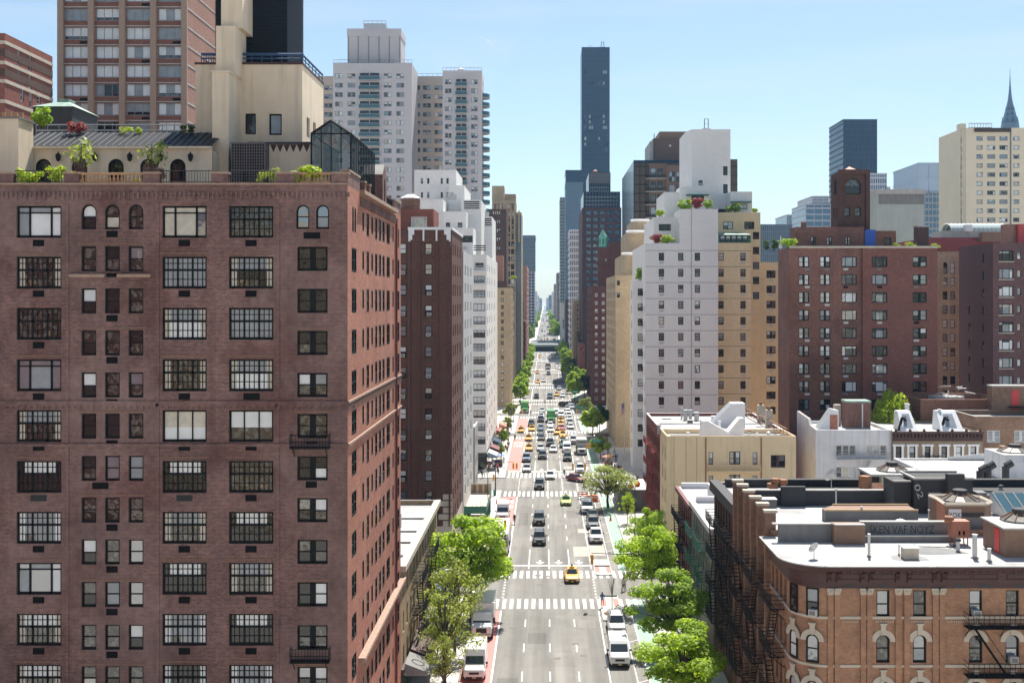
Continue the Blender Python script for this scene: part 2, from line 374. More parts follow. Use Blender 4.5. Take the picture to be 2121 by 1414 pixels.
# ---------------------------------------------------------------- windows
def _cells(xs, zs, choose, pane, y):
    for i in range(len(xs)-1):
        for j in range(len(zs)-1):
            m = choose(i, j)
            pane.poly([(xs[i],y,zs[j]),(xs[i+1],y,zs[j]),(xs[i+1],y,zs[j+1]),(xs[i],y,zs[j+1])], m)
LIGHT = ['g3','g3','g4','g5','g1']; DARK = ['g0','g2','g1','g0','g2']
def pick(r, light=.45): return r.choice(LIGHT) if r.random() < light else r.choice(DARK)
def make_win(kind, w, h, r, fm='frame', rd=.2, light=.45, simple=False):
    fr, pa = MB(), MB(); a, b = w/2, h/2; y0, y1 = rd-.07, rd; t = min(.12, w*.11)
    def bx(x0, x1, z0, z1, d=0): fr.box(x0, x1, y0+d, y1, z0, z1, fm)
    def rim():
        bx(-a, -a+t, -b, b); bx(a-t, a, -b, b); bx(-a+t, a-t, b-t, b); bx(-a+t, a-t, -b, -b+t*1.3)
    if kind == 'arch':
        n = 10; zc = b-a; ring = [(a*math.cos(math.pi*k/n), zc+a*math.sin(math.pi*k/n)) for k in range(n+1)]
        inn = [((a-t)*math.cos(math.pi*k/n), zc+(a-t)*math.sin(math.pi*k/n)) for k in range(n+1)]
        for k in range(n):
            fr.poly([(ring[k][0],y0,ring[k][1]),(ring[k+1][0],y0,ring[k+1][1]),(inn[k+1][0],y0,inn[k+1][1]),(inn[k][0],y0,inn[k][1])], fm)
            fr.poly([(inn[k][0],y0,inn[k][1]),(inn[k+1][0],y0,inn[k+1][1]),(inn[k+1][0],y1,inn[k+1][1]),(inn[k][0],y1,inn[k][1])], fm)
        bx(-a, -a+t, -b, zc); bx(a-t, a, -b, zc); bx(-a+t, a-t, -b, -b+t*1.3)
        ml = -b+h*.5; bx(-a+t, a-t, ml-.03, ml+.03)
        top = pick(r, light+.1); pa.poly([(x,y1-.01,z) for x, z in [(a,ml),*ring,(-a,ml)]], top)
        pa.poly([(-a,y1-.01,-b),(a,y1-.01,-b),(a,y1-.01,ml),(-a,y1-.01,ml)], r.choice([top, pick(r, light)]))
        return fr, pa
    rim()
    if kind in ('dh', 'dh2', 'dhw'):
        n = {'dh':1,'dh2':2,'dhw':3}[kind]; ms = {'dh':0,'dh2':min(.3, w*.12),'dhw':.12}[kind]
        sw = (w-ms*(n-1))/n; tt = pick(r, light)
        for k in range(n):
            x0 = -a+k*(sw+ms); x1 = x0+sw
            if k: bx(x0-ms, x0, -b, b)
            if k or n > 1: bx(x0, x0+t*.6, -b+t, b-t, .02); bx(x1-t*.6, x1, -b+t, b-t, .02)
            ml = r.choice([0, 0, 0, -h*.04]); bx(x0+t*.5, x1-t*.5, ml-.035, ml+.035)
            tp = r.choice([tt, tt, pick(r, light)]); bo = r.choice([tp, pick(r, light*.6)])
            zb = ml; u = r.random()
            if u < .25 and tp in ('g3','g4','g5'):
                zb = ml-h*r.uniform(.1, .3)
            pa.poly([(x0,y1-.01,-b),(x1,y1-.01,-b),(x1,y1-.01,zb),(x0,y1-.01,zb)], bo)
            pa.poly([(x0,y1-.01,zb),(x1,y1-.01,zb),(x1,y1-.01,b),(x0,y1-.01,b)], tp)
    elif kind == 'steel':
        ztr = b-h*.42; bx(-a, a, ztr-.07, ztr+.07)
        for k in (1, 2): x = -a+w*k/3; bx(x-.055, x+.055, -b, b)
        if not simple:
            for k in range(9):
                if k % 3: x = -a+w*k/9; bx(x-.026, x+.026, -b+t, b-t, .03)
            for z in (ztr+(b-ztr)/2, -b+(ztr+b)/2): bx(-a+t, a-t, z-.026, z+.026, .03)
        base = r.choice(['g2','g2','g7','g0','g3','g5','g2']); side = r.choice([base, base, 'g4', 'g3', base])
        xs = [-a, -a+w*.16, -a+w*.40, -a+w*.66, -a+w*.84, a]; zs = [-b, -b+h*.28, ztr, b]
        up = r.choice([base, base, 'g5', 'g3'])
        def ch(i, j):
            if i in (0, 4): return side
            if j == 2: return up
            if j == 0 and r.random() < .3: return r.choice(['g7','g4','g2'])
            return base
        _cells(xs, zs, ch, pa, y1-.01)
    elif kind == 'tri':
        xs = [-a, -a+w*.28, a-w*.24, a]; zs = [-b, b-h*.22, b]
        for x in xs[1:3]: bx(x-.06, x+.06, -b, b)
        bx(-a, a, zs[1]-.04, zs[1]+.04)
        base = r.choice(['g1','g4','g3','g1']); _cells(xs, zs, lambda i, j: r.choice([base, base, 'g1', 'g5']), pa, y1-.01)
    elif kind == 'slide':
        xs = [-a, -a+w*.26, a-w*.26, a]
        for x in xs[1:3]: bx(x-.04, x+.04, -b, b)
        base = pick(r, light); _cells(xs, [-b, b-h*.25, b], lambda i, j: r.choice([base, base, pick(r, light)]), pa, y1-.01)
    elif kind == 'quad':
        bx(-.04, .04, -b, b); bx(-a, a, -.03, .03)
        base = pick(r, light); _cells([-a, 0, a], [-b, 0, b], lambda i, j: r.choice([base, base, pick(r, light)]), pa, y1-.01)
    elif kind == 'bay4':
        for k in (1, 2): x = -a+w*(k/3); bx(x-.04, x+.04, -b, b)
        up = r.choice(['g3','g3','g3','g5']); z1 = r.choice([-b+h*.02, -b+h*.02, -b+h*.3, -b+h*.02]); lo = r.choice(['g0','g2'])
        if r.random() > light: up, lo = 'g0', 'g2'
        _cells([-a, -a+w/3, a-w/3, a], [-b, z1, b], lambda i, j: (up if r.random() < .85 else 'g5') if j else lo, pa, y1-.01)
    elif kind == 'col3':
        for k in (1, 2): x = -a+w*k/3; bx(x-.04, x+.04, -b, b)
        z1 = b-h*r.choice([.3, .55, .75, .55]); up = r.choice(['g3','g5','g3','g4']); lo = r.choice(['g0','g2','g5','g3'])
        _cells([-a, -a+w/3, a-w/3, a], [-b, z1, b], lambda i, j: up if j else lo, pa, y1-.01)
    elif kind == 'bluewin':
        bx(-.05, .05, -b, b); _cells([-a, 0, a], [-b, 0, b], lambda i, j: r.choice(['blueglass2', 'blueglass2', 'blueglass', 'g6']), pa, y1-.01)
    else:   # plain
        base = pick(r, light); _cells([-a, a], [-b, 0, b], lambda i, j: base if j else r.choice([base, pick(r, light)]), pa, y1-.01)
    return fr, pa
WCACHE = {}
def win_meshes(kind, w, h, fm, rd, light, var, solo):
    k = (kind, round(w, 2), round(h, 2), fm, rd, light, var, solo)
    if k not in WCACHE:
        fr, pa = make_win(kind, w, h, random.Random(var*977+len(kind)*31+int(w*10)), fm, rd, light, simple=solo)
        if solo:
            for p, m in zip(pa.f, pa.m): fr.poly([pa.v[i] for i in p], pa.mats[m])
            WCACHE[k] = (fr.mesh('window', uv=False), None)
        else:
            WCACHE[k] = (fr.mesh('window_frame', uv=False), pa.mesh('pane', uv=False))
    return WCACHE[k]
def frame_of(face, k):
    "maps facade coordinates (u along the wall, v up, d into the wall) to the world"
    if face == 'front': return (lambda u, v, d: (u, k+d, v)), 0.0
    if face == 'right': return (lambda u, v, d: (k-d, u, v)), R(90)
    if face == 'left': return (lambda u, v, d: (k+d, u, v)), R(-90)
    return (lambda u, v, d: (u, k-d, v)), R(180)
SILLS = {}
class Bld:
    def __init__(s, name, label, cat, x, y, group=None, seed=1, fm='frame', light=.45, ac=0.0):
        s.root = thing(name, label, cat, (x, y, 0), 0, group); s.b = (x, y, 0); s.w = []; s.r = random.Random(seed); s.fm = fm; s.light = light; s.ac = ac; s.acs = []
    def part(s, name, mb, smooth=False, parent=None, uv=True):
        o = mb.obj(name, parent or s.root, (0,0,0) if parent else (-s.b[0], -s.b[1], 0), smooth, uv); return o
    def add(s, name, me, loc, rz=0.0, parent=None):
        return link(name, me, parent or s.root, loc if parent else (loc[0]-s.b[0], loc[1]-s.b[1], loc[2]), rz)
    def facade(s, mb, face, k, u0, u1, v0, v1, wins, mat, rd=.2, revmat=None):
        P, rz = frame_of(face, k); W = []
        for q in wins:
            uc, vc, w, h, kind = q[:5]; o = q[5] if len(q) > 5 else {}
            a0, a1, b0, b1 = uc-w/2, uc+w/2, vc-h/2, vc+h/2
            if a0 < u0+.02 or a1 > u1-.02 or b0 < v0+.02 or b1 > v1-.02: continue
            W.append((a0, a1, b0, b1, kind)); s.w.append((P(uc, vc, 0), rz, kind, w, h, face, rd, o))
        vs = sorted({v0, v1, *[q[2] for q in W], *[q[3] for q in W]}); vs = [v for i, v in enumerate(vs) if i == 0 or v-vs[i-1] > 1e-4]
        for i in range(len(vs)-1):
            lo, hi = vs[i], vs[i+1]; mid = (lo+hi)/2; u = u0
            for a0, a1, b0, b1, _ in sorted(q for q in W if q[2] < mid < q[3]):
                if a0 > u+1e-4: mb.poly([P(u,lo,0),P(a0,lo,0),P(a0,hi,0),P(u,hi,0)], mat)
                u = max(u, a1)
            if u < u1-1e-4: mb.poly([P(u,lo,0),P(u1,lo,0),P(u1,hi,0),P(u,hi,0)], mat)
        rm = revmat or mat
        for a0, a1, b0, b1, kind in W:
            top = b1
            if kind == 'arch':
                r_ = (a1-a0)/2; c = (a0+a1)/2; top = b1-r_; n = 10
                ring = [(c+r_*math.cos(math.pi*j/n), top+r_*math.sin(math.pi*j/n)) for j in range(n+1)]
                for j in range(n):
                    cx = a1 if j < n/2 else a0
                    mb.poly([P(cx,b1,0),P(*ring[j],0),P(*ring[j+1],0)], mat)
                    mb.poly([P(*ring[j],0),P(*ring[j+1],0),P(*ring[j+1],rd),P(*ring[j],rd)], rm)
            else:
                mb.poly([P(a0,b1,0),P(a1,b1,0),P(a1,b1,rd),P(a0,b1,rd)], rm)
            mb.poly([P(a0,b0,0),P(a1,b0,0),P(a1,b0,rd),P(a0,b0,rd)], rm)
            mb.poly([P(a0,b0,0),P(a0,top,0),P(a0,top,rd),P(a0,b0,rd)], rm)
            mb.poly([P(a1,b0,0),P(a1,top,0),P(a1,top,rd),P(a1,b0,rd)], rm)
    def block(s, x0, x1, y0, y1, z0, z1, mat, front=(), left=(), right=(), rmat=None, rrd=None, name='wall', roof='roofg', par=.6, pt=.3, rd=.2, coping=None, backmat=None, roofname='roof', back=()):
        mb = MB()
        s.facade(mb, 'front', y0, x0, x1, z0, z1, front, mat, rd)
        s.facade(mb, 'left', x0, y0, y1, z0, z1, left, mat, rd)
        s.facade(mb, 'right', x1, y0, y1, z0, z1, right, rmat or mat, rrd or rd)
        bm = backmat or mat
        s.facade(mb, 'back', y1, x0, x1, z0, z1, back, bm, rd)
        cm = coping or mat
        if par > 0:
            zi = z1-par
            X0, X1, Y0, Y1 = x0+pt, x1-pt, y0+pt, y1-pt
            mb.poly([(x0,y0,z1),(x1,y0,z1),(X1,Y0,z1),(X0,Y0,z1)], cm); mb.poly([(x1,y0,z1),(x1,y1,z1),(X1,Y1,z1),(X1,Y0,z1)], cm)
            mb.poly([(x1,y1,z1),(x0,y1,z1),(X0,Y1,z1),(X1,Y1,z1)], cm); mb.poly([(x0,y1,z1),(x0,y0,z1),(X0,Y0,z1),(X0,Y1,z1)], cm)
            for p, q in (((X0,Y0),(X1,Y0)),((X1,Y0),(X1,Y1)),((X1,Y1),(X0,Y1)),((X0,Y1),(X0,Y0))):
                mb.poly([(*p,zi),(*q,zi),(*q,z1),(*p,z1)], mat)
        else:
            zi = z1; X0, X1, Y0, Y1 = x0, x1, y0, y1
        rb = MB(); rb.poly([(X0,Y0,zi),(X1,Y0,zi),(X1,Y1,zi),(X0,Y1,zi)], roof)
        o = s.part(name, mb); s.part(roofname, rb)
        return o
    def finish(s, most=100):
        L = []
        for q in s.w:
            (x, y, z), rz, kind, w, h, face, rd, o = q
            d2 = x*x+y*y+(z-CH)**2
            fs = abs(y) if face in ('front', 'back') else abs(x)
            L.append((w*h*fs/d2**1.5, q))
        L.sort(key=lambda t: -t[0]); rest = []
        for n, (a, q) in enumerate(L):
            (x, y, z), rz, kind, w, h, face, rd, o = q
            d = math.sqrt(x*x+y*y); ap = w*1166/d*(abs(y)/d if face == 'front' else abs(x)/d)
            solo = ap < 5.0
            fr, pa = win_meshes(kind, w, h, o.get('fm', s.fm), rd, o.get('light', s.light), o.get('var', s.r.randrange(14)), solo or n >= most)
            if n >= most: rest.append((fr, (x, y, z), rz)); continue
            wo = s.add('window', fr, (x, y, z), rz)
            if pa: link('pane', pa, wo)
            if o.get('sill') and not solo:
                k = (round(w,2), o['sill'])
                if k not in SILLS:
                    m = MB(); m.box(-w/2-.08, w/2+.08, -.12, .05, -.16, 0, o['sill']); SILLS[k] = m.mesh('sill', uv=False)
                link('sill', SILLS[k], wo, (0, 0, -h/2-.003))
            if o.get('arch'):
                m = MB(); arch_ring(m, w, h, o['arch']); m.obj('arch_surround', wo, uv=False)
            if o.get('ac') and not solo: add_ac(s, wo, w, h, s.r)
        if rest:
            v, f, mi, ms = [], [], [], []
            for me, (x, y, z), rz in rest:
                c, sn = math.cos(rz), math.sin(rz); i = len(v)
                v.extend((x-s.b[0]+c*p.co[0]-sn*p.co[1], y-s.b[1]+sn*p.co[0]+c*p.co[1], z+p.co[2]) for p in me.vertices)
                idx = []
                for m in me.materials:
                    if m not in ms: ms.append(m)
                    idx.append(ms.index(m))
                for p in me.polygons:
                    f.append(tuple(i+a for a in p.vertices)); mi.append(idx[p.material_index])
            me = bpy.data.meshes.new('window'); me.from_pydata(v, [], f)
            for m in ms: me.materials.append(m)
            me.polygons.foreach_set('material_index', mi); me.update()
            o = link('window', me, s.root); o['kind'] = 'stuff'
        return s
def arch_ring(m, w, h, mat):
    a = w/2+.02; b = a+.36; zc = h/2-w/2; n = 12
    for k in range(n):
        t0, t1 = math.pi*k/n, math.pi*(k+1)/n
        p = [(a*math.cos(t0), zc+a*math.sin(t0)), (b*math.cos(t0), zc+b*math.sin(t0)), (b*math.cos(t1), zc+b*math.sin(t1)), (a*math.cos(t1), zc+a*math.sin(t1))]
        m.poly([(x,-.08,z) for x, z in p], mat)
        m.poly([(p[1][0],-.08,p[1][1]),(p[2][0],-.08,p[2][1]),(p[2][0],0,p[2][1]),(p[1][0],0,p[1][1])], mat)
        m.poly([(p[0][0],-.08,p[0][1]),(p[3][0],-.08,p[3][1]),(p[3][0],.05,p[3][1]),(p[0][0],.05,p[0][1])], mat)
    m.box(-.17, .17, -.14, -.002, zc+a*.98, zc+b+.30, mat); m.box(-.24, .24, -.2, -.002, zc+b+.31, zc+b+.43, mat)
ACM = {}
def add_ac(s, wo, w, h, r):
    k = round(min(.62, w*.6), 2)
    if k not in ACM:
        m = MB(); m.box(-k/2, k/2, -.38, .12, 0, .42, 'acg'); m.box(-k/2+.06, k/2-.06, -.386, -.378, .06, .36, 'concdk'); ACM[k] = m.mesh('air_conditioner', uv=False)
    link('air_conditioner', ACM[k], wo, (r.choice([0, 0, w*.1]), 0, -h/2+.07))
def grid(us, vs, w, h, kind, **o):
    return [(u, v, w, h, kind, dict(o)) for u in us for v in vs]
def gridp(Y, pxs, pys, wpx, hpx, kind, **o):
    "front-facade grid measured in photo pixels, set at its real place on the wall plane y = Y"
    k = Y/F
    return [(XP(px, Y), ZP(py, Y), wpx*k, hpx*k, kind, dict(o)) for px in pxs for py in pys]
def seq(a, b, step):
    n = int(round((b-a)/step)); return [a+i*step for i in range(n+1)]
def railing(mb, p, q, h, mat, n=None, r=.02, rails=(1.0, .08)):
    p = Vector(p); q = Vector(q); L = (q-p).length; n = n or max(2, int(L/.18))
    for k in range(n+1):
        a = p.lerp(q, k/n); mb.bar(a, a+Vector((0,0,h)), r, mat)
    for t in rails: mb.bar(p+Vector((0,0,h*t)), q+Vector((0,0,h*t)), r*1.8, mat)
def fire_escape(s, face, k, u0, u1, zs, mat, dep=1.05, flip=False, name='fire_escape', zbot=None):
    "platforms with railings at heights zs (descending) joined by steep stairs"
    P, rz = frame_of(face, k); o = MB()
    f = lambda u, v, d: Vector(P(u, v, -d))
    for i, z in enumerate(zs):
        for j in range(7): o.bar(f(u0, z, .1+dep*j/6.5), f(u1, z, .1+dep*j/6.5), .055, mat)
        o.bar(f(u0, z, .05), f(u0, z, dep), .06, mat); o.bar(f(u1, z, .05), f(u1, z, dep), .06, mat)
        for hh in (.35, .65, .95):
            o.bar(f(u0, z+hh, dep), f(u1, z+hh, dep), .035, mat); o.bar(f(u0, z+hh, .03), f(u0, z+hh, dep), .035, mat); o.bar(f(u1, z+hh, .03), f(u1, z+hh, dep), .035, mat)
        n = max(3, int((u1-u0)/.33))
        for j in range(n+1): u = u0+(u1-u0)*j/n; o.bar(f(u, z, dep), f(u, z+.95, dep), .028, mat)
        for u in (u0+.1, (u0+u1)/2, u1-.1): o.bar(f(u, z, dep*.9), f(u, z-.75, .05), .045, mat)
        if i+1 < len(zs) or zbot is not None:
            zn = zs[i+1] if i+1 < len(zs) else zbot
            a, b = (u0+.5, u1-.5) if (i % 2 == 0) ^ flip else (u1-.5, u0+.5)
            if abs(b-a) > 2.2: b = a+(2.2 if b > a else -2.2)
            for d in (.42, .92): o.bar(f(a, z, d), f(b, zn, d), .06, mat)
            ns = max(5, int((z-zn)/.28))
            for j in range(1, ns): t = j/ns; o.bar(f(a+(b-a)*t, z+(zn-z)*t, .42), f(a+(b-a)*t, z+(zn-z)*t, .92), .05, mat)
            o.bar(f(a, z+.8, .92), f(b, zn+.8, .92), .03, mat)
    return s.part(name, o, uv=False)
# ---------------------------------------------------------------- left side of the avenue
XL = -12.7
def bandbox(b, name, x0, x1, y0, y1, z0, z1, mat):
    m = MB(); m.box(x0, x1, y0, y1, z0, z1, mat); return b.part(name, m)
def left_main():
    Y = 74.8; k = Y/F; zt = ZP(383, Y)
    b = Bld('brick_apartment_building', 'huge dark red brick apartment block with many paned studio windows and roof terrace', 'apartment building', -30, 88, seed=3, light=.26)
    rows1 = [459.5, 564.5, 670.5, 777, 882, 987, 1092.5, 1198, 1303.5, 1409, 1515]
    rows5 = [449, 536, 623, 710, 797, 882, 969.5, 1056, 1142.5, 1230.5, 1319, 1405, 1493, 1580, 1668]
    fr = []
    for i, y in enumerate(rows1):
        kd = lambda s, i=i: 'tri' if i in s[0] else ('col3' if i in s[1] else 'steel')
        for px, w, s in ((80.5, 93, ((0, 3, 7), ())), (382, 92, ((0,), (4,))), (520, 92, ((), (4,)))):
            fr += gridp(Y, [px], [y], w, 66, kd(s), var=(i*5+int(px)) % 13)
        for px in (-55, -190): fr += gridp(Y, [px], [y], 90, 66, 'steel')
    for i, y in enumerate(rows5):
        fr += gridp(Y, [184, 232.5, 281.5], [y], 31, 52, 'arch' if i == 0 else 'dh')
        if i == 0: fr += gridp(Y, [627, 668], [y], 27, 50, 'arch')
        else: fr += gridp(Y, [647], [y], 63, 50, 'dh2')
    zr = [ZP(y, Y) for y in rows5]
    rt = []
    for y, w, h, kd in ((77.35, 1.9, 1.6, 'dh2'), (81.2, .75, 1.3, 'plain'), (83.3, 1.2, 1.65, 'dh'), (85.4, .8, 1.3, 'plain'), (87.4, 1.2, 1.65, 'dh'), (89.4, 1.3, 1.65, 'dh'), (91.4, 1.2, 1.65, 'dh'), (94.1, 1.9, 1.65, 'dh2'), (97.1, .75, 1.3, 'plain'), (100.35, 1.9, 1.65, 'dh2')):
        for i, z in enumerate(zr[:-1]):
            if i == 0 and kd == 'dh2' and y != 94.1:
                rt += [(y-.45, z, .65, 1.7, 'arch', dict(sill='sill', light=.15)), (y+.45, z, .65, 1.7, 'arch', dict(sill='sill', light=.15))]
            else: rt.append((y, z+(.1 if h < 1.4 else 0), w, h, kd, dict(sill='sill', light=.04)))
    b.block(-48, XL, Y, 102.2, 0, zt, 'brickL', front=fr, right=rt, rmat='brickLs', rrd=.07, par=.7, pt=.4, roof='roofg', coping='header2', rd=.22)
    # vent grilles under the windows
    def grille(px, py, w=23, h=13, mat='acd'):
        m = MB(); x, z = XP(px, Y), ZP(py, Y); w *= k/2; h *= k/2
        m.box(x-w, x+w, Y-.035, Y+.05, z-h, z+h, mat)
        for j in range(1, 5): zz = z-h+2*h*j/5; m.box(x-w+.03, x+w-.03, Y-.05, Y-.036, zz-.012, zz+.012, 'frame')
        b.part('vent_grille', m, uv=False)
    for i, y in enumerate(rows1[:10]):
        wide = i in (5,)
        grille(80, y+44, 33 if wide else 23, 13, 'charc' if wide else 'acd')
        if i not in (2,): grille(382, y+44, 33 if wide else 23, 13, 'charc' if wide else 'acd')
        if i not in (2,): grille(520 if i != 3 else 521, y+44, 33 if i == 3 else 23, 13)
    for i, y in enumerate(rows5[:12]): grille(208 if i == 6 else 232, y+36, 33 if i == 6 else 23, 13)
    grille(646, 488, 34, 13); grille(645, 1003, 23, 13); grille(646, 920, 23, 13)
    # brick courses, corbels, ledges
    m = MB()
    for py, d in ((833, .10), (921, .12), (838, .06)):
        z = ZP(py, Y); m.box(-48, XL+d, Y-d, Y, z-.09, z+.09, 'brickL'); m.box(XL, XL+d, Y, 102.2, z-.07, z+.07, 'header2' if py != 838 else 'brickL')
        if py == 833:
            for j in range(90): m.box(-48+j*.40, -48+j*.40+.2, Y-.08, Y, z-.42, z-.092, 'brickL')
            for j in range(55): y = Y+.25+j*.5; m.box(XL, XL+.06, y, y+.2, z-.6, z-.092, 'header')
    for j in range(118): m.box(-47.8+j*.3, -47.8+j*.3+.14, Y-.09, Y, zt-.95+(j % 2)*.18, zt-.45, 'brickL')
    for j in range(46): y = 79.9+j*.4; m.box(XL, XL+.14, y, y+.18, zt-.95, zt-.30, 'brickL')
    for px in (139, 326, 575, 745):  # slight pilaster breaks
        m.box(XP(px-4, Y), XP(px+4, Y), Y-.06, Y, 0, zt-1.2, 'brickL') if px < 700 else None
    b.part('corbel_course', m)
    # header courses above windows
    m = MB()
    for px, w, rs, off in ((80, 100, rows1, 40), (382, 100, rows1, 40), (520, 100, rows1, 40), (647, 74, rows5, 30), (232, 140, rows5, 31)):
        for i, y in enumerate(rs):
            if i and i % 2: m = MB(); m.box(XP(px-w/2, Y), XP(px+w/2, Y), Y-.035, Y, ZP(y-off, Y)-.04, ZP(y-off, Y)+.05, 'header'); b.part('header_course', m)
    m = MB(); zz = ZP(571, Y)
    m.box(XP(146, Y), XP(219, Y), Y-.30, Y, zz-.1, zz+.1, 'header2'); m.box(XP(245, Y), XP(313, Y), Y-.30, Y, zz-.1, zz+.1, 'header2'); m.box(XP(146, Y), XP(313, Y), Y-.14, Y-.001, zz-.25, zz-.102, 'brickL')
    b.part('stone_ledge', m)
    m = MB(); zz = ZP(1411, Y)
    m.box(XL+.001, XL+.50, 79, 102.2, zz-.05, zz+.22, 'header2'); m.box(XL+.001, XL+.32, 79, 102.2, zz-.3, zz-.052, 'header2')
    for j in range(8): m.box(XL+.1, XL+.4, 80+j*3, 80.25+j*3, zz-.6, zz-.302, 'header2')
    b.part('stone_cornice', m)
    m = MB(); m.box(XL+.001, XL+.35, 79.7, 98, zt-.12, zt+.14, 'header2'); m.box(-48, XL, Y-.12, Y+.3, zt+.002, zt+.12, 'header2')
    b.part('coping', m)
    m = MB(); m.tube((XL+.1, 98.6, 2), (XL+.1, 98.6, zt-.5), .09, .09, 'dred', 6); b.part('drain_pipe', m)
    # iron balconies
    for py0, py1 in ((926, 905), (1366, 1340)):
        m = MB(); z = ZP(py0, Y); x0, x1 = XP(604, Y), XP(684, Y)
        m.box(x0, x1, Y-.62, Y-.003, z-.05, z+.03, 'black')
        for p, q in (((x0,Y-.6,z),(x1,Y-.6,z)),((x0,Y-.6,z),(x0,Y,z)),((x1,Y-.6,z),(x1,Y,z))): railing(m, p, q, .85, 'black', r=.018, rails=(1, .5, .1))
        for x in (x0+.2, x1-.2): m.bar((x, Y-.55, z-.05), (x, Y-.02, z-.6), .05, 'black')
        b.part('iron_balcony', m, uv=False)
    # terrace parapet
    zp = ZP(356, Y)
    m = MB()
    for a, c in ((-120, 27), (132, 163), (296, 330), (437, 472), (572, 621), (686, 721)): m = MB(); m.box(XP(a, Y), XP(c, Y), Y, Y+.5, zt+.122, zp-.12, 'brickL'); m.box(XP(a, Y)-.05, XP(c, Y)+.05, Y-.05, Y+.55, zp-.12, zp, 'header2'); b.part('parapet_pier', m)
    m = MB()
    m.box(XL-.5, XL, Y+.5, 79.7, zt, zp+.1, 'brickL'); m.box(XL-.55, XL+.06, Y+.551, 79.75, zp+.1, zp+.22, 'header2'); b.part('parapet_pier', m); m = MB()
    m.box(XL-.5, XL, 98, 102.2, zt, zp+.15, 'brickL'); m.box(XL-.55, XL+.08, 97.95, 102.25, zp+.15, zp+.27, 'header2')
    b.part('parapet_pier', m)
    for y in (82, 84.2):
        m = MB(); m.box(XL-.45, XL-.02, y, y+.7, zt, zp+.05, 'brickL'); m.box(XL-.5, XL+.03, y-.05, y+.75, zp+.05, zp+.15, 'header2'); b.part('parapet_pier', m)
    m = MB()
    for a, c in ((164, 295), (622, 685)):
        x0, x1 = XP(a, Y), XP(c, Y); m.box(x0, x1, Y+.05, Y+.4, zp-.16, zp-.03, 'terra'); m.box(x0, x1, Y+.05, Y+.4, zt+.122, zt+.26, 'terra')
        n = int((x1-x0)/.24)
        for j in range(n): x = x0+.12+j*(x1-x0)/n; m.lathe(x, Y+.22, [(.05, zt+.26), (.095, zt+.40), (.04, zt+.55), (.07, zp-.16)], 'terra', 6)
    b.part('terracotta_balustrade', m, uv=False)
    for a, c in ((28, 131), (331, 436), (473, 571)):
        m = MB(); railing(m, (XP(a, Y), Y+.2, zt+.12), (XP(c, Y), Y+.2, zt+.12), .8, 'black', r=.022, rails=(1, .1)); b.part('terrace_railing', m, uv=False)
    m = MB(); railing(m, (XL-.2, 92.8, zt), (XL-.2, 98, zt), .95, 'black', r=.05); b.part('terrace_railing', m, uv=False)
    # stucco wing with arched windows
    yw = 81.5; x0, x1 = XP(40, yw), XP(440, yw); ze = ZP(304, yw); zf = zt-.7
    m = MB(); w = [(XP(p, yw), ZP(329, yw)-1.5, 1.10, 3.0, 'arch', dict(light=.05)) for p in (89.7, 164.5, 240, 306.5, 368.3, 428)]
    b.facade(m, 'front', yw, x0, x1, zf, ze, w, 'cream', .15); m.box(x0, x1, yw+.16, 88, zf, ze-.3, 'cream', 'f'); b.part('penthouse_wall', m)
    m = MB(); zr_ = ZP(275, 84.6)
    m.poly([(x0,yw-.25,ze),(x1,yw-.25,ze),(x1,84.6,zr_),(x0,84.6,zr_)], 'slate'); m.poly([(x0,84.6,zr_),(x1,84.6,zr_),(x1,88,zr_),(x0,88,zr_)], 'roofblk')
    for p in range(28): x = x0+.3+p*(x1-x0-.6)/27; m.bar((x,yw-.24,ze+.03),(x,84.6,zr_+.03), .05, 'slate')
    m.box(x0, x1, yw-.32, yw-.002, ze-.16, ze-.005, 'cream'); b.part('penthouse_roof', m, uv=False)
    for p in (66, 124, 199.6, 271.5, 335, 397):
        m = MB(); x, z = XP(p, yw), ZP(327, yw)
        m.lathe(x, yw-.28, [(.06, z-.28), (.14, z-.18), (.19, z+.12), (.21, z+.14), (.05, z+.30), (.02, z+.40)], 'black', 6); m.bar((x,yw,z+.2),(x,yw-.28,z+.3), .04, 'black'); b.part('wall_lantern', m, uv=False)
    m = MB(); railing(m, (XP(75, 86.5), 86.5, zr_), (XP(408, 86.5), 86.5, zr_), .85, 'framegr', n=14, r=.04, rails=(1, .5)); b.part('roof_railing', m, uv=False)
    # chimneys
    m = MB(); y = 79.0; xa = XP(38, y); zc = ZP(246, y); m.box(-39.2, xa, y, 81.3, zf, zc, 'cream'); m.box(-39.3, xa+.1, y-.1, 81.4, zc, zc+.12, 'concdk')
    for j in range(6): m.lathe(xa-.3-j*.42, 80.2, [(.15, zc+.12), (.13, zc+.6)], 'terra', 8)
    b.part('chimney', m)
    m = MB(); y = 83.2; xa, xb = XP(439.5, y), XP(473.5, y)
    m.box(xa, xb, y, 87, zf, ZP(150, y), 'cream'); m.box(xa-.08, xb+.08, y-.08, 87, ZP(150, y)+.002, ZP(150, y)+.12, 'cream')
    y2 = 84.4; m.box(XP(447.5, y2), XP(487, y2), y2, 87.5, ZP(150, y)+.13, ZP(54, y2), 'cream'); m.box(XP(458, 85), XP(502, 85), 85, 88.2, ZP(54, y2)+.001, ZP(-70, 85), 'cream')
    b.part('stepped_chimney', m)
    # stucco block and cooling enclosure
    y = 86.4; xa, xb, zc = XP(405, y), XP(626, y), ZP(134, y)
    m = MB(); b.facade(m, 'front', y, xa, xb, zf, zc, [(XP(519, y), ZP(257, y), 22*y/F, 43*y/F, 'plain', dict(var=3)), (XP(570.5, y), ZP(258, y), 26*y/F, 44*y/F, 'plain', dict(var=5))], 'cream', .18)
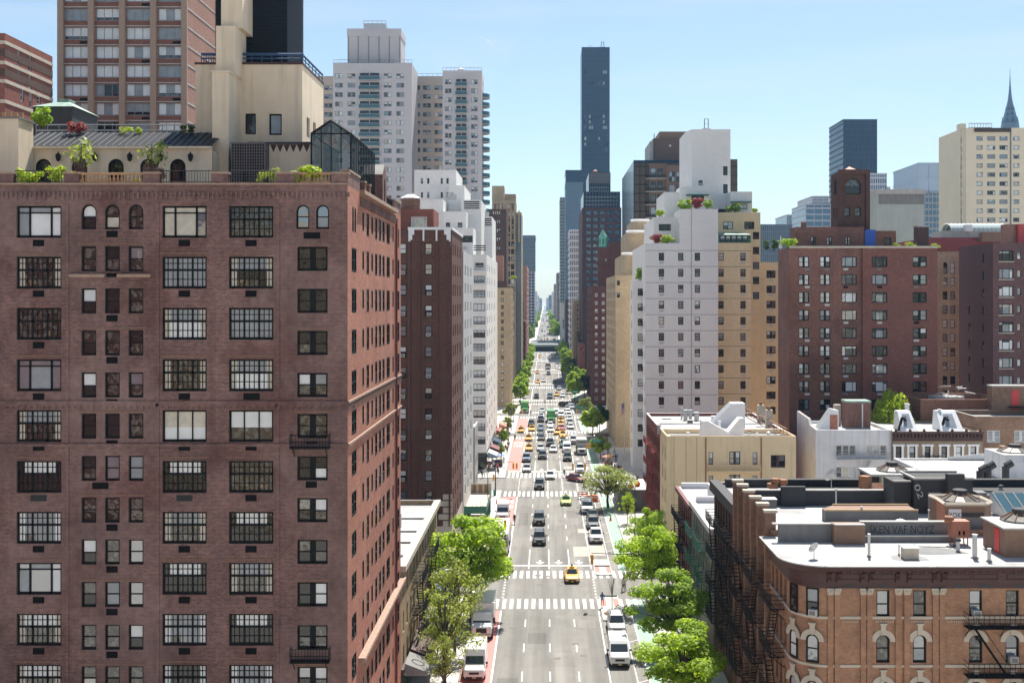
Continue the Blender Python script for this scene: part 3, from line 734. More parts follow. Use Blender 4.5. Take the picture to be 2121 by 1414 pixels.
    b.facade(m, 'right', xb, y, 94.6, zf, zc, [(88.6, ZP(262, 88), 1.1, 1.5, 'plain'), (91, ZP(262, 88), 1.1, 1.5, 'plain')], 'cream', .25); m.box(xa, xb, 90, 94.6, zf, zc, 'cream', 'rf'); m.poly([(xa,y,zc),(xb,y,zc),(xb,94.6,zc),(xa,94.6,zc)], 'roofg')
    b.part('penthouse_block', m)
    m = MB(); m.box(xa-.06, xb+.06, y-.06, 94.66, zc+.003, zc+.16, 'maroon'); b.part('coping', m)
    m = MB(); zb = zc+.16
    for p, q in (((XP(500, y), y+.1, zb), (xb-.05, y+.1, zb)), ((xb-.05, y+.1, zb), (xb-.05, 94.4, zb)), ((xa+.4, y+.1, zb), (XP(447, y), y+.1, zb))):
        railing(m, p, q, .62, 'bluerail', n=6, r=.045, rails=(.5,)); p = Vector(p)+Vector((0,0,.62)); q = Vector(q)+Vector((0,0,.62)); m.bar(p, q, .15, 'bluerail')
    b.part('roof_railing', m, uv=False)
    m = MB(); y = 88; xl, xr = XP(447, y), XP(594, y); zq = ZP(-80, y); m.box(xl, xr, y, 93.8, zc, zq, 'louver')
    for j in range(46): z = zc+.1+j*.17; m.box(xl-.05, xr+.06, y-.05, 93.86, z, z+.07, 'louver2')
    b.part('louvre_screen', m, uv=False)
    # lattice, zigzag wall, ledge
    m = MB(); y = 82.2; xa, xb = XP(480, y), XP(548, y); m.box(xa, xb, y, 84.6, zf, ZP(298, y), 'acd')
    for j in range(14): x = xa+(xb-xa)*j/13; m.box(x-.03, x+.03, y-.05, y-.012, zf, ZP(298, y), 'lattice'); yy = y+2.4*j/13; m.box(xb+.012, xb+.05, yy-.03, yy+.03, zf, ZP(298, y), 'lattice')
    for j in range(22): z = zf+(ZP(298, y)-zf)*j/21; m.box(xa, xb, y-.035, y-.013, z-.03, z+.03, 'lattice'); m.box(xb+.013, xb+.035, y, y+2.4, z-.03, z+.03, 'lattice')
    m.box(xa-.06, xb+.06, y-.08, 84.7, ZP(298, y)+.002, ZP(298, y)+.1, 'lattice')
    b.part('lattice_screen', m, uv=False)
    m = MB(); y = 83.4; xa, xb, z = XP(556, y), XP(646, y), ZP(299, y); m.box(xa, xb, y, 86.35, zf, z, 'cream'); m.box(xa-1.5, xb, y-.1, 86.35, z+.002, z+.16, 'charc')
    n = 6
    for j in range(n): u = (xb-xa-.25)/n; x = xa+.12+j*u; m.poly([(x, y-.012, z-.02), (x+u, y-.012, z-.02), (x+u/2, y-.012, z-.58)], 'maroon')
    b.part('stucco_wall', m)
    # conservatory
    y0, y1 = 80.0, 90.8; xa, xb, zb, ze2, za = XP(645, y0), XP(727, y0), zf+.6, ZP(277, y0), ZP(250, y0); xm = (xa+xb)/2
    m = MB(); m.box(xa, xb, y0+.05, y1, zf, zb, 'concdk'); b.part('conservatory_base', m)
    g = MB()
    g.poly([(xa,y0,zb),(xb,y0,zb),(xb,y0,ze2),(xm,y0,za),(xa,y0,ze2)], 'consg'); g.poly([(xb,y0,zb),(xb,y1,zb),(xb,y1,ze2),(xb,y0,ze2)], 'consg')
    g.poly([(xb,y0,ze2),(xb,y1,ze2),(xm,y1,za),(xm,y0,za)], 'consg'); g.poly([(xa,y0,ze2),(xa,y1,ze2),(xm,y1,za),(xm,y0,za)], 'consg'); g.poly([(xa,y0,zb),(xa,y1,zb),(xa,y1,ze2),(xa,y0,ze2)], 'consg')
    b.part('conservatory_glass', g, uv=False)
    m = MB()
    for j in range(5):
        x = xa+(xb-xa)*j/4; zt_ = ze2+(za-ze2)*(1-abs(x-xm)/(xb-xm)); m.bar((x,y0-.02,zb),(x,y0-.02,zt_), .09 if j in (0, 4) else .05, 'black')
    for z in (zb, zb+1.3, ze2): m.bar((xa,y0-.02,z),(xb,y0-.02,z), .07, 'black')
    for s in (xa, xb): m.bar((s,y0-.02,ze2),(xm,y0-.02,za), .12, 'black'); m.bar((s,y0,ze2),(s,y1,ze2), .1, 'black')
    m.bar((xm,y0,za),(xm,y1,za), .1, 'black')
    for j in range(15):
        y = y0+(y1-y0)*j/14; m.bar((xb+.02,y,zb),(xb+.02,y,ze2), .05, 'black'); m.bar((xb,y,ze2+.03),(xm,y,za+.03), .05, 'framew'); m.bar((xa,y,ze2+.03),(xm,y,za+.03), .05, 'framew')
    m.bar((xb+.02,y0,zb+1.2),(xb+.02,y1,zb+1.2), .05, 'black'); b.part('conservatory_frame', m, uv=False)
    # brick gable turret on the avenue side
    m = MB(); y0 = 90.9; b.facade(m, 'right', XL, y0, 93.2, zt-.1, zt+2.4, [(92.05, zt+1.3, .8, 1.8, 'arch')], 'brickL', .2)
    m.box(XL-1.6, XL, y0, 93.2, zt-.1, zt+2.4, 'brickL', 'r'); m.poly([(XL,y0,zt+2.4),(XL,93.2,zt+2.4),(XL,92.05,zt+3.3)], 'brickL'); m.poly([(XL,y0,zt+2.4),(XL,92.05,zt+3.3),(XL-1.6,92.05,zt+3.3),(XL-1.6,y0,zt+2.4)], 'conc'); m.poly([(XL,93.2,zt+2.4),(XL,92.05,zt+3.3),(XL-1.6,92.05,zt+3.3),(XL-1.6,93.2,zt+2.4)], 'conc')
    b.part('gable_turret', m)
    # dark cabin with copper roof
    m = MB(); y0 = 95; xa, xb, z = XP(70, y0), XP(150, y0), ZP(221, y0); m.box(xa, xb, y0, 100.4, zf, z, 'charc')
    for j in range(14): x = xa+j*(xb-xa)/13; m.box(x-.03, x+.03, y0-.04, y0, zf, z, 'charc')
    b.part('cabin_wall', m)
    m = MB(); cx, cy = (xa+xb)/2, 97.7; q = [(xa-.15,y0-.15),(xb+.15,y0-.15),(xb+.15,100.5),(xa-.15,100.5)]; t = [(cx-.4,cy-.6),(cx+.4,cy-.6),(cx+.4,cy+.6),(cx-.4,cy+.6)]
    for j in range(4): m.poly([(*q[j],z),(*q[(j+1) % 4],z),(*t[(j+1) % 4],z+.75),(*t[j],z+.75)], 'copper')
    m.box(cx-.45, cx+.45, cy-.65, cy+.65, z+.75, z+.98, 'copper'); b.part('copper_roof', m, uv=False)
    b.finish(100)
M['consg'] = None; M['header'] = plain('ochre_header_brick', (.20, .115, .085), .85, var=.2, scale=4); M['header2'] = plain('pale_header_brick', (.33, .225, .17), .85, var=.2, scale=3)
def _consg():
    m, nt, b = _mat('conservatory_glass'); b.inputs['Base Color'].default_value = (.03, .06, .07, 1); b.inputs['Roughness'].default_value = .03; b.inputs['Alpha'].default_value = .72; b.inputs['IOR'].default_value = 1.6
    M['consg'] = m
_consg()
def left_rest():
    # low buff building with white roof
    b = Bld('low_buff_building', 'low buff brick walk-up with a white roof beside the tall dark brick block', 'building', -25, 119, seed=11, light=.3)
    us = seq(104.3, 134.4, 2.74); rt = grid(us, [10.4, 7.25, 4.2], 1.0, 1.85, 'dh', sill='sill')
    for i, q in enumerate(rt):
        if (i*7) % 5 == 0: q[5]['ac'] = 1
    b.block(-44, XL, 102.25, 136.3, 0, 12.6, 'brickLow', right=rt, roof='roofw', par=.55, coping='roofw')
    m = MB()
    for y in (108.5, 114.5, 120, 127): m.box(-40, XL-.3, y, y+.5, 12.05, 12.25, 'roofw')
    b.part('roof_ridge', m)
    for x, y in ((-17, 111.5), (-20, 117.5), (-15.2, 122.5)):
        m = MB(); m.tube((x,y,12.05), (x,y,13.5), .07, .07, 'gal', 6); b.part('vent_pipe', m, uv=False)
    m = MB(); m.tube((-19, 131, 12.05), (-19, 131, 13.1), .35, .35, 'gal', 10); m.lathe(-19, 131, [(.7, 13.1), (.1, 13.5)], 'gal', 10); b.part('roof_vent', m, uv=False)
    m = MB(); m.box(XL, XL+.45, 102.3, 136.3, 12.1, 12.62, 'stone'); b.part('cornice', m)
    fire_escape(b, 'right', XL, 110.5, 115.2, [9.2, 6.1], 'black', 1.1, zbot=3.6); fire_escape(b, 'right', XL, 122, 126.8, [9.2, 6.1], 'black', 1.1, True, zbot=3.6)
    m = MB(); m.box(XL+.001, XL+.25, 102.4, 136.2, 2.95, 3.5, 'maroon')
    for y in seq(102.6, 134.6, 4): m.box(XL+.001, XL+.08, y, y+3.3, .3, 2.9, 'g0')
    b.part('shop_front', m)
    b.finish()
    for i, (y0, y1, mat, lab) in enumerate(((103.2, 106.8, 'concdk', 'grey shop awning with a round emblem at the foot of the tall brick block'), (107.6, 113, 'maroon', 'dark maroon shop awning below the buff walk-up fire escape'), (128, 133, 'blue', 'blue shop awning near the far end of the buff walk-up'))):
        t = thing('shop_awning', lab, 'awning', (XL, (y0+y1)/2, 2.6), group='shop awnings on the left pavement'); h = (y1-y0)/2
        m = MB(); m.poly([(.26,-h,1.2),(.26,h,1.2),(2.2,h,.45),(2.2,-h,.45)], mat); m.poly([(2.2,-h,.45),(2.2,h,.45),(2.2,h,.05),(2.2,-h,.05)], mat)
        m.poly([(.26,-h,1.2),(2.2,-h,.45),(2.2,-h,.05),(.26,-h,.05)], mat); m.poly([(.26,h,1.2),(2.2,h,.45),(2.2,h,.05),(.26,h,.05)], mat); m.obj('canopy', t)
        if i == 0:
            e = MB(); n = 24
            for j in range(n):
                a, c = 2*math.pi*j/n, 2*math.pi*(j+1)/n; pt = lambda r, t_: (1.25+.62*r*math.cos(t_)*.93, r*.62*math.sin(t_)-.3, .83-r*.62*math.cos(t_)*.36+.02)
                e.poly([pt(1, a), pt(1, c), pt(.85, c), pt(.85, a)], 'black')
            e.obj('emblem', t, uv=False)
        m = MB()
        for s in (-h, h): m.bar((.05,s,.05),(2.2,s,.05), .05, 'black')
        m.obj('frame', t, uv=False)
    # brown brick building with white stepped coping
    Y = 158; k = Y/F
    b = Bld('brown_brick_building', 'dark brown brick apartment house with stepped white coping beyond the cross street', 'apartment building', -25, 168, seed=21, light=.75, fm='frame')
    rows = [515+42.75*i for i in range(15)]; zt = ZP(476, Y)
    fr = gridp(Y, [887.5], rows, 15.5, 23, 'dh', light=.9) + gridp(Y, [834, 793], rows, 15.5, 23, 'dh', light=.9)
    for i, q in enumerate(fr):
        if i % 2 == 0 or i == 3: q[5]['ac'] = 1
    zs = [ZP(y, Y) for y in rows]; rt = grid([160.4, 164.2, 168.4, 173.4], zs, 1.35, 1.55, 'dh', light=.12, sill='sill')
    for i, q in enumerate(rt):
        if (i*5+2) % 6 in (0, 1): q[5]['ac'] = 1
    b.block(-42, XL, Y, 178, 5.3, zt, 'brickBrown', front=fr, right=rt, roof='roofg', par=.6)
    b.block(-42, XL+.06, Y-.06, 178, 0, 5.3, 'stone', par=0, name='stone_base', roofname='stone_band')
    m = MB(); cz = lambda p: ZP(p, Y)
    m.box(XP(845, Y), XL+.12, Y-.12, Y+.5, zt+.002, zt+.36, 'white'); m.box(XL-.4, XL+.12, Y+.5, 178, zt+.002, zt+.36, 'white')
    for a, c, p in ((846, 850, 510), (850, 854, 497), (854, 858, 486), (930, 933.5, 510), (925, 930, 497), (920, 925, 486), (875.5, 879, 499), (902.5, 906, 499)): m.box(XP(a, Y), XP(c, Y), Y-.1, Y, cz(p), zt, 'white')
    b.part('white_coping', m)
    m = MB()
    for a, c in ((845.5, 850), (868, 871), (904, 907), (929.5, 933.3)): m.box(XP(a, Y), XP(c, Y), Y-.22, Y-.001, 5.31, zt-1.6, 'brickBrown')
    for y in rows: m.box(XP(875, Y), XP(900, Y), Y-.06, Y-.001, ZP(y+18, Y)-.2, ZP(y+18, Y)+.2, 'brickDk')
    b.part('pilaster', m)
    m = MB()
    for i in range(5): m.box(XL-1.2-(i % 2)*.6, XL+.09, Y-.09, Y-.061, 5.3+i*.9, 5.3+i*.9+.75, 'stone')
    b.part('quoin', m)
    zr = zt-.6
    m = MB(); y = 164; b.facade(m, 'front', y, XP(800, y), XP(898, y), zr, ZP(433, y), [(XP(868, y), ZP(461, y), 33*y/F, 24*y/F, 'slide', dict(fm='framew', light=.9))], 'brickRed', .15); m.box(XP(800, y), XP(898, y), y, 172, zr, ZP(433, y), 'brickRed', 'f'); b.part('penthouse_wall', m)
    m = MB(); y = 170; x0, x1 = XP(829, y), XP(868, y); c = (x0+x1)/2; r = (x1-x0)/2; m.lathe(c, y+r, [(r*1.05, zr), (r*1.05, ZP(411, y))], 'brickTen', 8); b.part('tank_house', m)
    m = MB(); m.lathe(c, y+r, [(r*1.15, ZP(411, y)), (r*1.15, ZP(409, y)), (r*.35, ZP(401, y)), (r*.35, ZP(399.5, y))], 'white', 8); b.part('tank_roof', m)
    b.finish()
    # pale grey building and its low neighbour
    b = Bld('pale_grey_building', 'narrow pale grey brick side wall beyond the brown brick building', 'apartment building', -20, 190, seed=31, light=.2)
    b.block(-40, -12.55, 178.05, 203, 0, 43.4, 'brickGry', right=grid([182.2, 188.5, 196], [40.6-2.85*i for i in range(13)], 1.9, 1.5, 'dh2', sill='sill', light=.1), roof='roofw', par=.5); b.finish()
    b = Bld('low_white_roof_building', 'low grey building with white roof before the second cross street', 'building', -16, 208)
    b.block(-30, -12.3, 203.05, 212, 0, 13.8, 'conc', right=grid([205, 207.5, 210], [11, 7.6, 4.2], 1.2, 1.6, 'dh'), roof='roofw', par=.3); b.finish()
    # sidewalk shed
    t = thing('sidewalk_shed', 'green plywood sidewalk shed with pale deck in front of the pale grey building', 'scaffold', (-10.9, 188, 0))
    m = MB(); m.box(-1.75, 1.75, -8.5, 8.5, 3.1, 3.3, 'cream'); m.obj('deck', t)
    m = MB(); m.box(-1.78, 1.78, -8.56, -8.5, 3.05, 4.2, 'greenp'); m.box(1.75, 1.81, -8.5, 8.5, 3.05, 4.2, 'greenp'); m.box(-1.78, 1.78, 8.5, 8.56, 3.05, 5.0, 'stone')
    for j in range(3): m.box(-1.4+j*1.0, -.75+j*1.0, 8.47, 8.499, 3.5, 4.8, 'brownr')
    m.obj('parapet_boards', t)
    for j in range(8):
        m = MB(); m.bar((1.6,-8.2+j*2.34,.15),(1.6,-8.2+j*2.34,3.1), .12, 'greenp'); m.bar((-1.6,-8.2+j*2.34,.15),(-1.6,-8.2+j*2.34,3.1), .12, 'greenp'); m.obj('post', t, uv=False)
    m = MB()
    for x in (-.4, .3, .9): m.bar((x,-8.5,3.1),(x,-8.5,5.6), .05, 'black')
    m.obj('scaffold_pole', t, uv=False)
    # white stepped building
    Y = 245; XW = -12.4
    b = Bld('white_stepped_building', 'white brick apartment house with stepped terraces and striped parapets on the left', 'apartment building', -20, 270, seed=41, light=.4)
    rows = [608.5+27.6*i for i in range(12)]; zr = [ZP(p, Y) for p in rows]
    fr = gridp(Y, [992.5, 960], rows, 25, 15.5, 'col3', light=.7) + gridp(Y, [993], [549], 17, 9, 'plain', light=.1) + gridp(Y, [993], [578], 22, 13, 'col3')
    rt = grid([249.5, 258, 269, 283], zr+[zr[0]+2.8, zr[0]+5.6], 2.3, 1.5, 'dh', light=.15, sill='sill')
    for i, q in enumerate(rt):
        if i % 5 == 0: q[5]['ac'] = 1
    b.block(-34, XW, Y, 300, 0, ZP(527, Y), 'brickWht', front=fr, right=rt, roof='roofw', par=.6)
    def blk(p0, p1, top, y, y1, **kw): b.block(XP(p0, y), XP(p1, y), y, y1, ZP(527, Y)-.6, ZP(top, y), 'brickWht', roof='roofw', par=.4, name='setback_wall', **kw)
    blk(925, 980, 472, 250, 262, front=gridp(250, [968], [495], 22, 14, 'slide', light=.1))
    blk(918, 966, 438, 256, 275, front=gridp(256, [928, 953], [466], 9, 10, 'plain', light=.1))
    blk(955, 997, 414, 264, 285); blk(997.5, 1019.5, 449, 279, 299)
    blk(858, 945, 352, 272, 292, front=gridp(272, [874, 887, 915, 927], [375, 404], 4.5, 11.5, 'plain', light=.0)); blk(930, 962, 384, 268, 290); blk(870, 918, 413, 258, 270)
    for p0, p1, top, y in ((961, 993, 417, 264), (1000, 1018, 452, 279), (981, 1006, 508, 245)):
        m = MB()
        for j in range(4 if top != 508 else 3): m.box(XP(p0, y), XP(p1, y), y-.07, y-.001, ZP(top+j*4.4+2.2, y), ZP(top+j*4.4, y), 'acd')
        b.part('striped_parapet', m)
    m = MB()
    for py in (560, 587): m.box(XP(979, Y), XW+.1, Y-1.2, Y, ZP(py+3, Y), ZP(py, Y), 'white'); railing(m, (XP(979, Y), Y-1.15, ZP(py, Y)), (XW, Y-1.15, ZP(py, Y)), .95, 'gal', n=8, r=.05)
    b.part('balcony', m, uv=False)
    for p, py, y in ((935, 413, 258), (1003, 449, 279), (960, 527, 246), (985, 414, 264)):
        m = MB(); m.box(XP(p, y)-1, XP(p, y)+1, y+1, y+2.5, ZP(py, y), ZP(py, y)+1.2, 'gal'); m.tube((XP(p, y),y+1.7,ZP(py, y)+1.2),(XP(p, y),y+1.7,ZP(py, y)+1.7), .5, .5, 'gal', 8); b.part('rooftop_unit', m, uv=False)
    m = MB(); m.box(XW, XW+.1, Y+.01, 299.9, 0, 4.0, 'g0'); m.box(XW-3.5, XW, Y-.08, Y-.001, .2, 3.8, 'g0'); b.part('shop_front', m)
    b.finish()
    # tan, brown, cream and farther left-hand buildings
    Y = 390
    b = Bld('tan_apartment_house', 'slim tan brick building with a single column of windows left of the street trees', 'apartment building', -15, 400, seed=51, light=.4)
    b.block(-40, -11.75, Y, 424, 0, ZP(596, Y), 'brickT', front=gridp(Y, [1040.5, 1024], [606+14.9*i for i in range(16)], 5.8, 8.2, 'dh'), right=grid(seq(393, 421, 4), [38-2.6*i for i in range(13)], 1.3, 1.5, 'dh'), roof='roofg', par=.5)
    b.block(-20, XP(1050, 400), 400, 415, 39, ZP(582, 400), 'brickDk', name='penthouse_wall', par=.4); b.block(-19, XP(1042, 408), 408, 416, 39, ZP(529, 408), 'brickTower', name='bulkhead_wall', par=.3); b.finish()
    Y = 440
    b = Bld('dark_brick_tower', 'dark brown brick slab with pale window column behind the tan building', 'apartment building', -20, 450, seed=52, light=.9)
    b.block(XP(1008, Y), XP(1049, Y), Y, 465, 0, ZP(433, Y), 'brickDk', front=gridp(Y, [1032.5, 1024], [441+18.2*i for i in range(14)], 8, 7.5, 'dh2'), par=.5); b.finish()
    Y = 490
    b = Bld('cream_crown_tower', 'cream stone tower with tinted blue window bays and stepped crown', 'tower', -18, 505, seed=53, light=.1)
    for p0, p1, t, y, y1 in ((1018, 1080, 440, 492, 520), (1019, 1068, 415, Y, 510), (1019, 1044, 385, 494, 506), (1046, 1068, 402, 496, 508)):
        fr = gridp(y, [p for p in (1027, 1037, 1053, 1062, 1074) if p0+4 < p < p1-4], [t+13+15.5*i for i in range(18)], 7, 11, 'plain', light=0, var=i_) if False else gridp(y, [p for p in (1027, 1037, 1053, 1062, 1074) if p0+4 < p < p1-4], [t+13+15.5*i for i in range(18)], 7, 11, 'plain', light=.15)
        b.block(XP(p0, y), XP(p1, y), y, y1, 0, ZP(t, y), 'brickT', front=fr if t in (440, 415) else (), par=.5)
    m = MB(); m.box(XP(1068.5, 491), XP(1080, 491), 491, 491.9, 2, ZP(446, 491), 'blueglass'); b.part('glass_bay', m)
    for p in (1022, 1030, 1038, 1050, 1058, 1066, 1075): m = MB(); m.box(XP(p-1.5, 489), XP(p+1.5, 489), 489, 489.9, 60, ZP(424 if p < 1069 else 436, 489), 'tanstone'); b.part('buttress', m)
    b.finish()
    for nm, lab, p0, p1, top, y, y1, mat, seed, pxs in (
        ('dark_slab_building', 'low dark brown slab wedged before the orange-brown building', 1068, 1083, 616, 540, 565, 'brickDk', 61, [1076]),
        ('orange_brown_building', 'tall orange-brown brick slab seen edge-on before the blue glass tower', 1078, 1091, 550, 600, 680, 'brickTower', 62, []),
        ('red_brick_walkup', 'narrow red brick walk-up at the foot of the orange-brown slab', 1083, 1088.5, 665, 560, 600, 'brickRed', 63, [])):
        b = Bld(nm, lab, 'building', XP(p1, y)-5, y+5, seed=seed, light=.4)
        x1 = XP(p1, y); b.block(XP(p0, y), x1, y, y1, 0, ZP(top, y), mat, front=gridp(y, pxs, [top+10+12*i for i in range(9)], 4, 6, 'plain'), right=grid(seq(y+3, y1-3, 5), [ZP(top, y)-3-3.1*i for i in range(int(max(1, (ZP(top, y)-6)/3.1)))], 2.2, 1.7, 'plain', light=.1), par=.5); b.finish()
    Y = 1100
    b = Bld('blue_glass_slab', 'thin blue-grey glass slab at the far left end of the street', 'tower', XP(1095, Y), Y+20)
    def ribs(p0, p1, py0, py1, y, dep, mat, n, rib='framegr', hor=0):
        m = MB(); x0, x1, z0, z1 = XP(p0, y), XP(p1, y), max(0, ZP(py1, y)), ZP(py0, y); m.box(x0, x1, y, y+dep, z0, z1, mat); b.part('curtain_wall', m)
        m = MB()
        for j in range(n+1): x = x0+(x1-x0)*j/n; m.box(x-.25, x+.25, y-.5, y-.01, z0, z1, rib)
        for j in range(hor): z = z0+(z1-z0)*(j+.5)/hor; m.box(x0, x1, y-.3, y-.005, z-.35, z+.35, rib)
        m.box(x0-.3, x1+.3, y-.6, y+dep+.3, z1, z1+3, rib); b.part('mullion', m, uv=False)
    M['blrib'] = plain('blue_grey_rib', (.10, .13, .18), .6, var=0)
    ribs(1081, 1108.5, 494, 562, Y, 60, 'blueglass', 12, 'blrib', 8); ribs(1079, 1107.5, 563, 720, Y+2, 60, 'navyglass', 4, 'mauve', 22)
    Y = 1480
    b = Bld('domed_corner_building', 'far pale corner building with a small green dome', 'building', XP(1100, Y), Y+10, seed=71, light=.1)
    b.block(XP(1088, Y), XP(1111.5, Y), Y, Y+30, 0, ZP(649, Y), 'stone', front=gridp(Y, [1096, 1101.5, 1107.5], [655, 663, 671], 3, 4.5, 'plain'), par=1)
    m = MB(); x = XP(1107, Y); z = ZP(649, Y); m.lathe(x, Y+4, [(3, z), (3, z+2), (2.6, z+4), (1.5, z+6), (.3, z+7)], 'copper', 10); b.part('dome', m)
    m = MB(); m.box(XP(1093, Y), XP(1101, Y), Y+3, Y+12, z, z+5, 'white'); b.part('roof_house', m); b.finish()
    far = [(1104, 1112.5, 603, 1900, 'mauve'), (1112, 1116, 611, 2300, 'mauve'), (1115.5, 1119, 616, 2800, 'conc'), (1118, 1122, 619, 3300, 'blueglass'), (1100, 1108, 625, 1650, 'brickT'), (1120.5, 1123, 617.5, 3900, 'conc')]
    for i, (p0, p1, t, y, mat) in enumerate(far):
        b = Bld('distant_building', ['far mauve slab at the left end of the street', 'second hazy slab stepping down towards the vanishing street', 'small pale block left of the vanishing street', 'dim blue block beside the vanishing street', 'far tan block above the green dome', 'tiny pale block at the vanishing street'][i], 'building', XP((p0+p1)/2, y), y, seed=80+i, light=.2, group='distant buildings at the end of the street')
        b.block(XP(p0-6, y), XP(p1, y), y, y+60, 0, ZP(t, y), mat, par=1, front=gridp(y, [p0+1.2, p1-1.2], [t+4+5*j for j in range(6)], 1.4, 2.2, 'plain')); b.finish()
def left_towers():
    # tall tower behind the roof terrace
    Y = 180
    b = Bld('tall_brick_tower', 'tall tower with brown piers and four-pane blinds behind the roof terrace', 'tower', -65, 200, seed=91, light=.85, fm='framegr')
    rows = [30+39.2*(i-2) for i in range(9)]
    b.block(XP(121, Y), XP(388, Y), Y, 215, 0, ZP(-90, Y), 'brickTower', front=gridp(Y, [157.5, 223, 286, 352], rows, 50, 27, 'bay4', light=.85), par=1, rd=.35)
    m = MB(); z1 = ZP(-90, Y)
    for p in (127, 190, 254.5, 319, 383): m.box(XP(p-6, Y), XP(p+6, Y), Y-.5, Y-.001, 0, z1, 'pier')
    b.part('pier', m)
    m = MB()
    for y in rows: m.box(XP(133, Y), XP(377, Y), Y-.04, Y-.001, ZP(y+27, Y), ZP(y+14.3, Y), 'spandrel'); m.box(XP(133, Y), XP(377, Y), Y-.1, Y-.002, ZP(y-13.9, Y), ZP(y-16, Y), 'conc')
    b.part('spandrel', m)
    for i, y in enumerate(rows):
        for p in (174, 366, 302): 
            if (i+p) % 3: continue
            m = MB(); m.box(XP(p-8, Y), XP(p+8, Y), Y-.12, Y-.041, ZP(y+22, Y), ZP(y+17, Y), 'acd'); b.part('vent_grille', m)
    m = MB(); x = XP(388, Y)
    for y in rows: m.box(x, x+.06, Y, 215, ZP(y-13, Y)-.12, ZP(y-13, Y)+.12, 'conc')
    b.part('floor_band', m); b.finish()
    # banded red brick building at the far left
    Y = 150
    b = Bld('banded_red_building', 'red brick building with pale stone bands at the far left edge', 'building', -75, 158, seed=95, light=.8, fm='framew')
    x = XP(10, Y); b.block(-90, x, Y, 164.5, 0, ZP(69, Y), 'brickRed', right=[(154, ZP(120, 154), .9, 2.2, 'dh'), (157.3, ZP(130, 157), .9, 2.2, 'dh'), (154, ZP(160, 154), .9, 2.2, 'dh'), (157.3, ZP(168, 157), .9, 2.2, 'dh'), (155, ZP(197, 155), 1, 1.7, 'dh'), (157.6, ZP(207, 157), .9, 2.1, 'dh'), (160, ZP(208, 160), 1.2, 1.2, 'dh')], front=gridp(Y, [-20], [120, 160, 200], 14, 34, 'dh'), par=.4)
    m = MB()
    for p in (88, 130, 168, 210): z = ZP(p, Y); m.box(-90, x+.1, Y-.1, 164.5, z-.22, z+.22, 'stone')
    for p in (109, 150): z = ZP(p, Y); m.box(-90, x+.04, Y-.04, 164.5, z-.5, z+.5, 'brickDk')
    b.part('stone_band', m); b.finish()
    # mauve apartment towers
    Y = 340
    b = Bld('mauve_balcony_towers', 'cluster of pale mauve apartment slabs with glass balconies in the middle distance', 'apartment tower', -40, 355, seed=99, light=.45, fm='framegr')
    r1 = [157.5+19.4*i for i in range(15)]; r2 = [170+18.5*i for i in range(16)]; r3 = [182+18.4*i for i in range(14)]
    b.block(XP(690, Y), XP(853, Y), Y, 356, 0, ZP(131, Y), 'mauve', front=gridp(Y, [702, 728, 803, 829], r1, 16, 10, 'dh2'), par=.8)
    b.block(XP(917, Y), XP(998, Y), Y, 352, 0, ZP(147, Y), 'mauve', front=gridp(Y, [928.5, 982.5], r2, 13.5, 10, 'dh2'), par=.8, right=grid([343, 347], [ZP(p, Y) for p in r2], 1.6, 1.5, 'dh2'))
    b.block(XP(640, 356), XP(925, 356), 356.05, 372, 0, ZP(158, 356), 'mauve2', front=gridp(356, [680, 862, 884, 908], r3, 17, 9.5, 'dh2'), par=.8)
    m = MB(); y = 345; m.box(XP(720, y), XP(830, y), y, 356, ZP(131, Y)-.8, ZP(62, y), 'mauve'); 
    for p in (721, 742, 763.5, 785, 806.5, 828): m.box(XP(p-1, y), XP(p+1, y), y-.12, y-.001, ZP(131, Y), ZP(76, y), 'framegr')
    m.box(XP(719, y), XP(831, y), y-.25, 356.2, ZP(76, y), ZP(62, y)+.3, 'mauve'); b.part('mechanical_block', m)
    m = MB(); y = 349; m.box(XP(753, y), XP(800, y), y, 354, ZP(62, y), ZP(50, y), 'gal'); railing(m, (XP(753, y),y,ZP(50, y)),(XP(800, y),y,ZP(50, y)), .9, 'framegr', n=5, r=.08); b.part('roof_tank', m)
    def balc(px, w, rows, deep=.9):
        for p in rows:
            x0, x1, z = XP(px-w/2, Y), XP(px+w/2, Y), ZP(p+9, Y); m = MB()
            m.box(x0+.15, x1-.15, Y-.03, Y-.005, z, z+2.1, 'g0'); m.box((x0+x1)/2-.1, (x0+x1)/2+.1, Y-.2, Y-.031, z, z+2.2, 'mauve'); m.box(x0, x1, Y-1.1, Y-.001, z-.15, z, 'conc')
            m.box(x0, x1, Y-1.12, Y-1.07, z, z+1.0, 'greeng'); m.box(x0, x1, Y-1.15, Y-1.04, z+1.0, z+1.08, 'gal'); b.part('balcony', m, uv=False)
    balc(765.5, 42, r1); balc(955.5, 23, r2)
    x = XP(998, Y)
    for p in r2[1:]:
        m = MB(); z = ZP(p+9, Y); pts = [(x, 342.5)]+[(x+2.1*math.sin(math.pi*t/6), 345-2.5*math.cos(math.pi*t/6)) for t in range(7)]+[(x, 347.5)]
        m.prism(pts[1:-1], z-.18, z, 'conc')
        for q, r_ in zip(pts[1:-2], pts[2:-1]): m.poly([(*q,z),(*r_,z),(*r_,z+1.05),(*q,z+1.05)], 'greeng')
        b.part('balcony', m, uv=False)
    m = MB(); railing(m, (XP(690, Y), Y+.3, ZP(131, Y)), (XP(853, Y), Y+.3, ZP(131, Y)), 1.0, 'framegr', n=20, r=.06); railing(m, (XP(917, Y), Y+.3, ZP(147, Y)), (XP(998, Y), Y+.3, ZP(147, Y)), 1.0, 'framegr', n=10, r=.06); railing(m, (XP(855, 357), 357, ZP(158, 356)), (XP(917, 357), 357, ZP(158, 356)), 1.0, 'framegr', n=6, r=.06); b.part('roof_railing', m, uv=False)
    m = MB(); 
